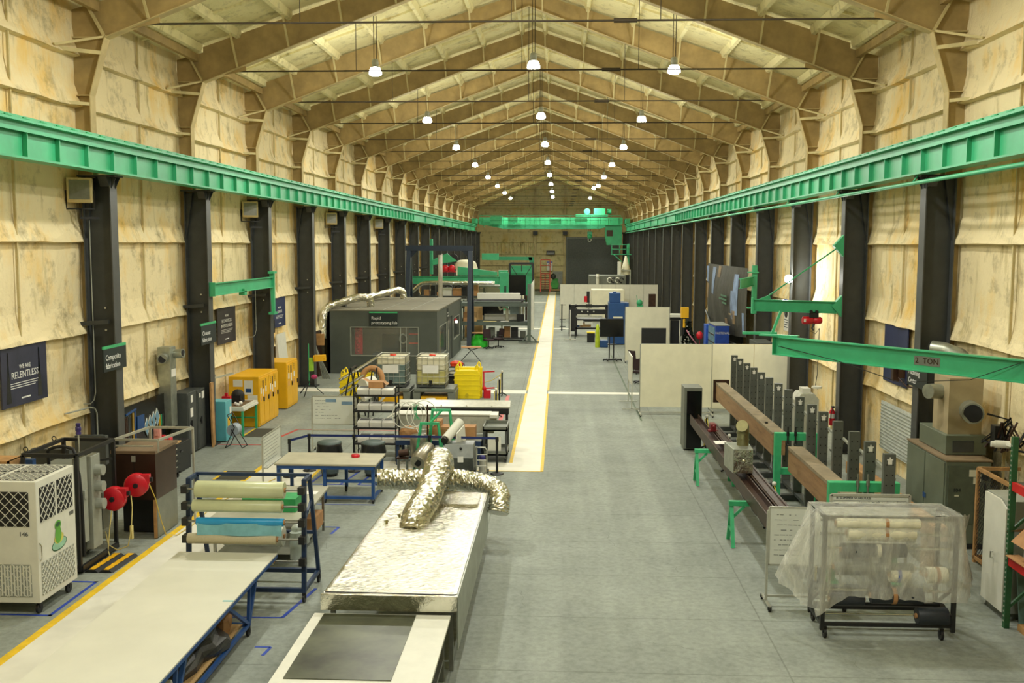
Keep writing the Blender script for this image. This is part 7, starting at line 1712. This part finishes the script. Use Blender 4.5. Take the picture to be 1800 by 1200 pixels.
m = M(T); m.box(6.5, 7.3, 50.5, 51.7, 2.2, 2.32); m.tube([(6.6, 50.58, .4), (7.1, 50.58, .4), (7.1, 50.58, 2.05), (6.6, 50.58, 2.05)], .03, 5, True); obj('white_frame', m, 'white', T)
ochair('black swivel chair left of the large partition, farther', 4.55, 45.5, 2.2); ochair('black swivel chair left of the large partition, nearer', 4.5, 42.3, 2.6)
T = thing('seat_pile', 'dark desk with orange and white items behind the large partition', 'desk', (5.2, 45, 0))
m = M(T); m.box(4.95, 6.6, 44.8, 45.6, .7, .75); [m.bar((x, 45, 0), (x, 45, .7), .05) for x in (5.05, 6.5)]; obj('desk', m, 'black', T)
m = M(T); m.sphere((5.05, 44.9, .86), .12, 8); obj('orange_item', m, 'orange', T)
# banner
def banner():
    s = Nt('printed_banner_fabric'); v = s.coord((1, .8, .12)); f = s.noise(v, 1.6, 5, .8, .3)
    s.link(s.ramp(f, [(.3, (34, 34, 26)), (.6, (52, 50, 38)), (.8, (66, 60, 44))]), s.b.inputs['Base Color']); s.b.inputs['Roughness'].default_value = .6
    s.bump(s.noise(s.coord((1, 1, 1)), 1.2, 3), .4, .1); MAT['banner'] = s.m
    T = thing('wall_banner', 'huge dark sagging banner tied along the right wall columns', 'banner', (8.8, 47.3, 2))
    m = M(T)
    def fn(u, v):
        y = 41.8+u*11.1; top = 4.85; bot = 2.0+.25*math.sin(math.pi*u)*-1+.7*abs(u-.0)*0
        sag = .18*math.sin(math.pi*v)*math.sin(math.pi*u)
        return (8.78-sag-.04*math.sin(u*26+v*3)*v, y, bot+(top-bot)*(1-v))
    m.grid(50, 18, fn); obj('fabric', m, 'banner', T)
    MAT['pblue'] = pm('printed_pale_blue', (120, 140, 172), .6, 0, .3, 2); MAT['ptan'] = pm('printed_tan', (134, 110, 74), .6, 0, .3, 2)
    for k, (a, b, c, d, mt) in enumerate(((1304, 1311, 477, 545, 'pblue'), (1252, 1256, 470, 502, 'pblue'), (1252, 1257, 505, 535, 'ptan'), (1264, 1270, 470, 520, 'pblue'), (1274, 1279, 467, 487, 'ptan'), (1291, 1294, 553, 572, 'ptan'), (1317, 1321, 540, 572, 'pblue'), (1301, 1306, 505, 552, 'pblue'), (1303, 1308, 538, 560, 'ptan'))):
        u0, u1 = (14212/(b-985)-41.8)/11.1, (14212/(a-985)-41.8)/11.1; v0, v1 = (c-465)/115, (d-465)/115
        m = M(T); m.grid(4, 8, lambda u, v: (fn(u0+(u1-u0)*u, v0+(v1-v0)*v)[0]-.012, *fn(u0+(u1-u0)*u, v0+(v1-v0)*v)[1:])); obj('printed_strip', m, mt, T)
    m = M(T)
    for k, w in enumerate((1.6, 2.1, 1.2)): m.box(8.55, 8.56, 45.6, 45.6+w, 3.45-k*.16, 3.53-k*.16)
    obj('green_lettering', m, pm('dull_green_print', (60, 110, 84), .5), T)
    m = M(T); m.box(8.54, 8.55, 44.2, 44.8, 2.75, 2.82); obj('footer_lettering', m, pm('tan_print', (140, 124, 90), .5), T)
    m = M(T); m.tube([(8.75, 53.2, 2.4), (8.6, 50, 1.75), (8.6, 46, 1.5), (8.7, 42, 1.55), (8.8, 41.4, 1.6)], .05, 6); obj('hem_rope', m, 'dgrey', T)
banner()
# wall jib cranes on the right
T = thing('wall_jib_crane', 'large mint green jib beam marked 2 TON crossing the right foreground', 'jib crane', (7.2, 18.6, 3.5))
tip = V((5.5, 20.75, 3.76)); piv = V((9.05, 16.2, 3.76))
m = M(T); m.ibeam(tip, piv, .16, .38, .022); obj('beam', m, 'green', T)
d = (tip-piv).normalized(); m = M(T); m.bar(tip+d*.0, tip+d*.02, .16, .38); obj('end_stop', m, 'green', T)
nrm = V((d.y, -d.x, 0)); nrm = nrm if nrm.y < 0 else -nrm
q = Z2 = tip+(piv-tip)*.59
rot = Matrix((tuple(-d), (0, 0, 1), tuple(nrm))).transposed()
m = M(T); c = q+nrm*.012; m.cbox(c, (.5, .16, .012), rot); pl = obj('rating_plate', m, 'mgrey', T)
text('2  TON', .14, tuple(q+nrm*.022), rot, 'rust', T, 'rating_text')
m = M(T); m.box(4.9, 5.6, 21.1, 21.2, 3.95, 4.0); m.bar((5.45, 20.9, 3.98), (5.62, 20.9, 4.45), .05); m.bar((5.2, 20.85, 3.97), (5.9, 20.5, 3.97), .18, .03); obj('tip_bracket', m, 'green', T)
m = M(T); m.bars([tuple(tip), (6.4, 19.4, 3.6), (7.2, 18.3, 3.35), (8.0, 17.2, 3.55), (8.6, 16.7, 3.9)], .012); obj('festoon_wire', m, 'black', T)
T = thing('wall_jib_crane', 'mint green jib with tie rod and red hoist on the second right column', 'jib crane', (7.7, 28.3, 4.1))
m = M(T); m.ibeam((6.45, 28.3, 4.14), (8.75, 28.3, 4.08), .16, .33, .02); m.box(6.42, 6.46, 28.2, 28.4, 3.9, 4.35); obj('beam', m, 'green', T)
m = M(T); m.bar((6.85, 28.3, 4.38), (8.8, 28.3, 5.78), .035); obj('tie_rod', m, 'green_dark', T)
for z in (5.78, 4.12): m = M(T); m.prism([(8.87, 28.2, z+.3), (8.87, 28.2, z-.3), (8.6, 28.2, z)], (0, .2, 0)); obj('wall_bracket', m, 'green', T)
m = M(T); m.prism([(6.6, 28.28, 4.3), (6.95, 28.28, 4.3), (6.9, 28.28, 4.42)], (0, .04, 0)); obj('tie_lug', m, 'green', T)
T = thing('electric_hoist', 'red electric hoist hanging from the jib with the tie rod', 'hoist', (8.05, 28.3, 3.5))
m = M(T); m.lathe([(.08, -.3), (.11, -.28), (.11, -.02), (.07, 0), (.1, .02), (.1, .2), (.07, .24)], (8.12, 28.3, 3.72), 16, 'x'); obj('motor', m, 'red', T)
m = M(T); m.box(8.0, 8.25, 28.22, 28.38, 3.8, 3.95); m.cyl((8.05, 28.2, 3.97), (8.05, 28.4, 3.97), .04, 8); m.cyl((8.2, 28.2, 3.97), (8.2, 28.4, 3.97), .04, 8); obj('trolley', m, 'black', T)
m = M(T); m.tube([(8.15, 28.3, 3.62), (8.1, 28.3, 3.5), (8.15, 28.3, 3.45)], .03, 6); m.tube([(7.95, 28.3, 3.65), (8.0, 28.3, 3.45), (8.2, 28.3, 3.35), (8.3, 28.3, 3.5)], .008, 5); m.tube([(8.3, 28.3, 3.5), (8.28, 28.3, 2.2), (8.24, 28.3, 1.9), (8.3, 28.3, 1.8)], .01, 5); obj('hook_and_chain', m, 'dgrey', T)
m = M(T); m.box(7.84, 7.9, 28.19, 28.2, 3.68, 3.76); obj('maker_plate', m, 'white', T)
T = thing('wall_jib_crane', 'brightly lit short mint green jib beside the dark banner', 'jib crane', (8.3, 38.5, 4.3))
m = M(T); m.ibeam((8.75, 40.4, 4.38), (7.75, 37.6, 4.38), .14, .36, .02); obj('beam', m, 'green', T)
m = M(T); m.box(8.68, 8.86, 40.2, 40.38, 3.1, 5.0); m.box(8.5, 8.9, 40.1, 40.4, 4.7, 4.75); m.box(8.5, 8.9, 40.1, 40.4, 3.3, 3.35); obj('mast', m, 'green', T)
# bright wall light
T = thing('wall_flood_lamp', 'intensely bright lamp on the third right column', 'lamp', (8.75, 34.3, 4.67))
m = M(T); m.lathe([(.12, 0), (.14, -.05), (.0001, -.07)], (8.75, 34.3, 4.67), 14, 'y'); obj('lens', m, emis('floodlamp_glow', (255, 252, 235), 90), T)
m = M(T); m.box(8.68, 8.86, 34.3, 34.45, 4.55, 4.8); obj('housing', m, 'black', T)
L = bpy.data.lights.new('wall_flood_light', 'POINT'); L.energy = 160; L.color = (1, .98, .88); L.shadow_soft_size = .1
o = bpy.data.objects.new('wall_flood_light', L); COL.objects.link(o); o.location = (8.6, 34.05, 4.67)
# posters, notice, shutter, hanging sign on the right wall
poster((9.62, 25.85, 3.05), 1.75, 1.5, [(.12, .12, 'WE ARE'), (-.04, .15, 'COMMITTED'), (-.2, .15, 'TO THE TEAM')], 'navy blue poster on the right wall above the 2 TON jib', FACE_LEFT, 1, 'poster_blue', False)
T = thing('wall_notice', 'tall white safety notice with blue heading on the right wall', 'notice', (9.6, 38.1, 3.2))
m = M(T); m.box(9.57, 9.6, 37.75, 38.5, 2.6, 3.8); obj('panel', m, 'paper', T)
m = M(T); m.box(9.56, 9.57, 37.75, 38.5, 3.6, 3.8); obj('heading', m, pm('notice_blue', (60, 80, 170), .5), T)
m = M(T); m.tube([(9.56, 38.12+.18*math.cos(a), 3.3+.18*math.sin(a)) for a in [k*math.pi/6 for k in range(12)]], .03, 5, True); m.bar((9.56, 38.0, 3.18), (9.56, 38.25, 3.42), .03); obj('symbol', m, 'black', T)
m = M(T); [m.box(9.56, 9.57, 37.85, 38.4, 3.0-.09*k, 3.03-.09*k) for k in range(4)]; obj('small_print', m, 'ink', T)
hsign((8.85, 22.05, 3.02), 1.2, .56, 'Machining\nCenter', 'dark hanging sign on the nearest right column behind the jib', FACE_LEFT, .17, 1)
T = thing('ribbed_panel', 'pale ribbed panel hung on the right wall beyond the electrical cabinet', 'wall panel', (9.5, 25.1, 1.1))
m = M(T); m.box(9.56, 9.6, 24.2, 26.7, .5, 1.75); obj('sheet', m, pm('pale_blue_grey_sheet', (196, 200, 192), .5), T)
m = M(T); [m.box(9.545, 9.56, 24.2, 26.7, .55+.085*k, .57+.085*k) for k in range(14)]; obj('rib', m, 'lgrey', T)
m = M(); m.box(9.45, 9.6, 25.05, 25.15, 2.55, 2.95); m.box(9.35, 9.5, 25.2, 25.35, 2.45, 2.85); m.tube([(9.45, 25.1, 2.55), (9.5, 24.7, 2.4), (9.6, 24.4, 2.4)], .02, 6); solo('wall_socket_box', 'rusty wall socket box with cable on the right wall', 'socket', m, 'rust')
T = thing('fire_extinguisher', 'red fire extinguisher on the second right column', 'fire extinguisher', (8.78, 28.5, .75))
m = M(T); m.lathe([(.07, 0), (.08, .02), (.08, .38), (.04, .45), (.03, .5)], (8.78, 28.5, .75), 14); obj('cylinder', m, 'red', T)
m = M(T); m.box(8.75, 8.82, 28.4, 28.5, 1.25, 1.3); m.tube([(8.78, 28.42, 1.26), (8.72, 28.4, 1.1), (8.72, 28.42, .9)], .012, 5); obj('valve', m, 'black', T)
m = M(T); m.cyl((8.78, 28.5, .95), (8.78, 28.5, 1.08), .082, 14); obj('label_band', m, 'white', T)
T = thing('white_robot_cabinet', 'pale machine cabinet with sloped shoulders behind the punched posts', 'machine', (7.75, 27.2, 0))
m = M(T); m.prism([(7.42, 27, 0), (8.02, 27, 0), (8.02, 27, 1.7), (7.9, 27, 1.85), (7.55, 27, 1.85), (7.42, 27, 1.65)], (0, .7, 0)); obj('body', m, pm('pale_machine_paint', (186, 186, 168), .5), T, .01)
m = M(T); m.box(7.6, 7.82, 27.1, 27.5, 1.85, 1.98); m.cyl((8.0, 27.2, 1.98), (8.0, 27.2, 2.03), .14, 12); obj('top_unit', m, 'white', T)
ins('dark_lockers', 'dark tall lockers with cable coil behind the right partition end', 'cabinet', (8.2, 8.8, 36.5, 38.0, 0, 2.3), 'dgrey', .01)
m = M(); m.tube([(8.0+.16*math.cos(a), 30.0, 1.05+.25*math.sin(a)) for a in [j*math.pi/8 for j in range(16)]], .035, 6, True); m.bar((8.0, 30.05, 0), (8.0, 30.05, 1.35), .05); solo('yellow_cord_coil', 'yellow cord coil on a stand at the end of the punched posts', 'cord', m, 'rope')

# ================================================================ right foreground: electrical cabinet and rack
T = thing('power_cabinet', 'large grey green power cabinet numbered 104 against the right wall', 'electrical cabinet', (8.9, 20.3, 0))
MAT['pcab'] = pm('grey_green_cabinet', (104, 112, 94), .5, 0, .06, 3)
m = M(T); m.box(8.48, 9.32, 19.3, 21.45, .1, 1.7); obj('body', m, 'pcab', T, .01)
m = M(T); m.box(8.46, 9.34, 19.28, 21.47, 1.7, 1.73); obj('dusty_top', m, pm('brown_dust_top', (132, 112, 84), .8), T)
for a, b in ((19.35, 20.35), (20.4, 21.4)): m = M(T); m.box(8.46, 8.48, a, b, .55, 1.66); obj('side_door', m, 'pcab', T)
m = M(T); m.box(8.52, 9.12, 19.27, 19.3, .5, 1.62); fd = obj('front_door', m, pm('darker_grey_door', (88, 96, 80), .5), T)
m = M(T); m.cyl((9.2, 19.3, 1.4), (9.2, 19.22, 1.4), .05, 10); m.bar((9.2, 19.25, 1.1), (9.2, 19.25, 1.3), .03); obj('handle', m, 'black', T)
m = M(T); m.box(8.9, 9.12, 19.26, 19.268, 1.42, 1.55); m.box(8.98, 9.12, 19.26, 19.268, 1.28, 1.41); m.box(8.64, 8.72, 19.26, 19.268, 1.03, 1.06); obj('label_plate', m, 'cream', fd)
text('104', .1, (8.68, 19.262, 1.15), FACE_CAM, 'rubber', T, 'number')
m = M(T); m.box(8.45, 8.46, 20.25, 20.4, .75, .85); obj('blue_label', m, 'mblue', T)
m = M(T); m.box(8.48, 9.32, 19.3, 21.4, 0, .1); obj('plinth', m, 'black', T)
T = thing('supply_duct', 'big beige rectangular duct with round ports above the power cabinet', 'air duct', (9.0, 20.5, 1.74))
m = M(T); m.box(8.7, 9.35, 19.9, 20.7, 2.1, 3.22); obj('riser', m, pm('beige_duct', (168, 152, 118), .6, 0, .1, 2), T)
m = M(T); m.box(8.62, 9.4, 19.75, 21.2, 1.74, 2.12); obj('plenum', m, 'pcab', T, .01)
m = M(T); m.box(8.75, 9.15, 19.73, 19.75, 1.8, 2.02); obj('control_panel', m, 'dgrey', T)
m = M(T); m.tube([(9.1, 19.9, 2.6), (9.05, 19.6, 2.6), (8.95, 19.35, 2.62)], .2, 20); p = obj('round_port', m, 'galv', T); m = M(T); m.cyl((8.95, 19.345, 2.62), (8.945, 19.335, 2.62), .17, 20); obj('opening', m, 'rubber', p)
m = M(T); m.tube([(8.7, 20.3, 2.9), (8.5, 20.25, 2.92), (8.4, 20.2, 2.92)], .15, 18); obj('round_port', m, 'galv', T)
T = thing('upper_duct_elbow', 'silver round duct elbow on the wall above the 2 TON jib', 'air duct', (9.4, 21.8, 3.6))
m = M(T); m.tube([(9.65, 21.3, 3.3), (9.45, 21.4, 3.5), (9.2, 21.6, 3.6), (9.0, 21.75, 3.62)], .17, 18); obj('elbow', m, 'galv', T); m = M(T); m.tube([(8.998, 21.752, 3.62), (8.99, 21.76, 3.62)], .15, 18); obj('opening', m, 'rubber', T)
T = thing('cable_tangle', 'dark tangle of cables and valves right of the supply duct', 'cables', (9.4, 18.6, 2)); rnd = random.Random(77)
for k in range(7):
    m = M(T); a = V((9.1, 18.9, 2.4)); pts = [a+V((rnd.uniform(-.1, .45), rnd.uniform(-.8, .2), rnd.uniform(-.4, .3))) for _ in range(5)]; m.tube(pts, .02, 6); obj('cable', m, 'rust' if k % 2 else 'rubber', T)
m = M(T); m.box(9.1, 9.3, 18.7, 18.9, 2.15, 2.5); obj('valve_block', m, 'black', T)
T = thing('mesh_cage', 'timber edged wire mesh cage behind the white cabinet', 'cage', (9.1, 17.6, 0))
m = M(T)
for a, b in (((8.75, 17.0), (9.5, 17.0)), ((8.75, 17.0), (8.75, 18.5)), ((8.75, 18.5), (9.5, 18.5))):
    m.bar((*a, 1.75), (*b, 1.75), .06); m.bar((*a, .1), (*b, .1), .06)
for p in ((8.75, 17.0), (8.75, 18.5), (9.5, 17.0)): m.bar((*p, 0), (*p, 1.75), .06)
obj('timber_edge', m, 'wood', T)
m = M(T); lattice(m, (8.75, 18.5, .1), (0, -1, 0), (0, 0, 1), 1.5, 1.65, .09, .006, .006); lattice(m, (8.75, 17.0, .1), (1, 0, 0), (0, 0, 1), .75, 1.65, .09, .006, .006); obj('wire_mesh', m, 'rubber', T)
T = thing('white_cabinet', 'tall white metal cabinet with bent door corner beside the red rack', 'cabinet', (8.3, 16, 0))
m = M(T); m.box(8.02, 8.5, 15.55, 16.35, .1, 1.88); obj('body', m, 'lgrey', T, .005)
m = M(T); m.prism([(7.98, 15.56, .12), (7.98, 16.34, .12), (7.98, 16.34, 1.86), (7.98, 15.8, 1.86), (7.98, 15.56, 1.76)], (.03, 0, 0)); dd = obj('door', m, 'white', T)
m = M(T); m.tube([(7.98, 15.95, .88), (7.94, 15.95, .88), (7.94, 15.95, .98), (7.93, 15.85, 1.0)], .012, 6); obj('handle', m, 'alu', dd)
m = M(T); m.box(8.05, 8.48, 15.6, 16.3, 0, .1); obj('plinth', m, 'mgrey', T)
T = thing('pallet_rack', 'pallet rack with green post and red beams at the right edge', 'rack', (8.5, 13.8, 0))
MAT['rackgreen'] = pm('dark_green_rack', (34, 84, 48), .45)
for x in (7.92, 8.95):
    for y in (15.25, 12.2):
        m = M(T); m.box(x-.04, x+.04, y-.04, y+.04, 0, 2.95); pp = obj('post', m, 'rackgreen', T)
        if x < 8: m = M(T); [m.box(x-.045, x-.04, y-.015, y+.015, .1+.075*k, .125+.075*k) for k in range(37)]; obj('slot_row', m, 'alu', pp)
for z in (2.27, 1.12):
    for x in (7.92, 8.95): m = M(T); m.box(x-.03, x+.03, 12.2, 15.22, z-.13, z); obj('beam', m, pm('rack_red', (196, 34, 34), .45) if 'rr' not in MAT else MAT['rr'], T)
    m = M(T); m.box(7.95, 8.92, 12.2, 15.2, z-.02, z); obj('deck', m, 'dgrey', T)
for y in (15.25, 12.2): m = M(T); m.bar((7.92, y, .3), (8.95, y, 1.3), .04); m.bar((7.92, y, 1.5), (8.95, y, 2.5), .04); obj('end_brace', m, 'rackgreen', T)
T = thing('open_carton', 'open white carton with brown flaps on the lower red beam', 'box', (8.3, 14.7, 1.12))
m = M(T); m.box(8.02, 8.6, 14.35, 15.0, 1.13, 1.62); obj('carton', m, 'paper', T)
m = M(T); m.quad((8.02, 15.0, 1.62), (8.3, 15.0, 1.62), (8.2, 15.25, 1.5), (7.85, 15.28, 1.48)); m.quad((8.02, 14.4, 1.62), (8.02, 15.0, 1.62), (7.82, 15.0, 1.42), (7.84, 14.4, 1.42)); m.prism([(7.86, 14.5, 1.14), (8.02, 14.5, 1.16), (8.02, 15.15, 1.16), (7.84, 15.2, 1.14)], (0, 0, .012)); obj('flap', m, 'card', T)
m = M(); m.cyl((8.25, 14.9, .36), (8.9, 14.9, .36), .25, 20); solo('wrapped_roll', 'white plastic wrapped roll on a pallet under the red beams', 'roll', m, 'wfab')
m = M(); m.box(8.05, 8.95, 14.5, 15.15, 0, .1); solo('wood_pallet', 'low wooden pallet under the wrapped roll', 'pallet', m, 'wood')
m = M(); m.prism([(8.15, 15.3, 0), (8.75, 15.3, 0), (8.75, 15.5, .95), (8.15, 15.5, .95)], (0, .02, 0)); solo('film_sheet', 'greenish film covered sheet behind the green rack post', 'sheet', m, pm('green_grey_film', (110, 140, 130), .3, 0, .2, 4))
m = M(); m.box(8.55, 9.5, 15.5, 15.6, .2, 2.6); solo('tan_board', 'tall tan plywood board behind the red rack', 'board', m, 'ply')
m = M(); m.cyl((7.95, 15.5, 2.78), (7.75, 15.55, 2.78), .06, 10); m.bar((7.9, 15.3, 2.8), (7.9, 15.5, 2.8), .04); m.cyl((7.7, 15.56, 2.78), (7.75, 15.55, 2.78), .045, 10); solo('rack_camera', 'white camera clamped at the top of the green rack post', 'camera', m, 'white')

m = M(); m.box(7.5, 7.75, 17.2, 22.5, .75, 1.0); [m.box(7.5, 7.75, y, y+.15, 0, .75) for y in (17.6, 19.8, 22.0)]; solo('timber_beam', 'long pale timber on blocks behind the nearest punched posts', 'timber', m, 'wood')

# conduits on the left columns and walls
for y, z0, z1, l in ((Y0+2*SP-.28, 2.6, 4.2, 'third'), (Y0-.2, 2.2, 6.3, 'nearest')):
    m = M(); m.tube([(-9.35, y, z1), (-9.35, y, z0+.25), (-9.38, y-.03, z0+.08), (-9.45, y-.06, z0), (-9.6, y-.1, z0)], .012, 6); solo('wall_conduit', 'thin pale conduit bending to the wall at the %s left column' % l, 'conduit', m, 'lgrey')
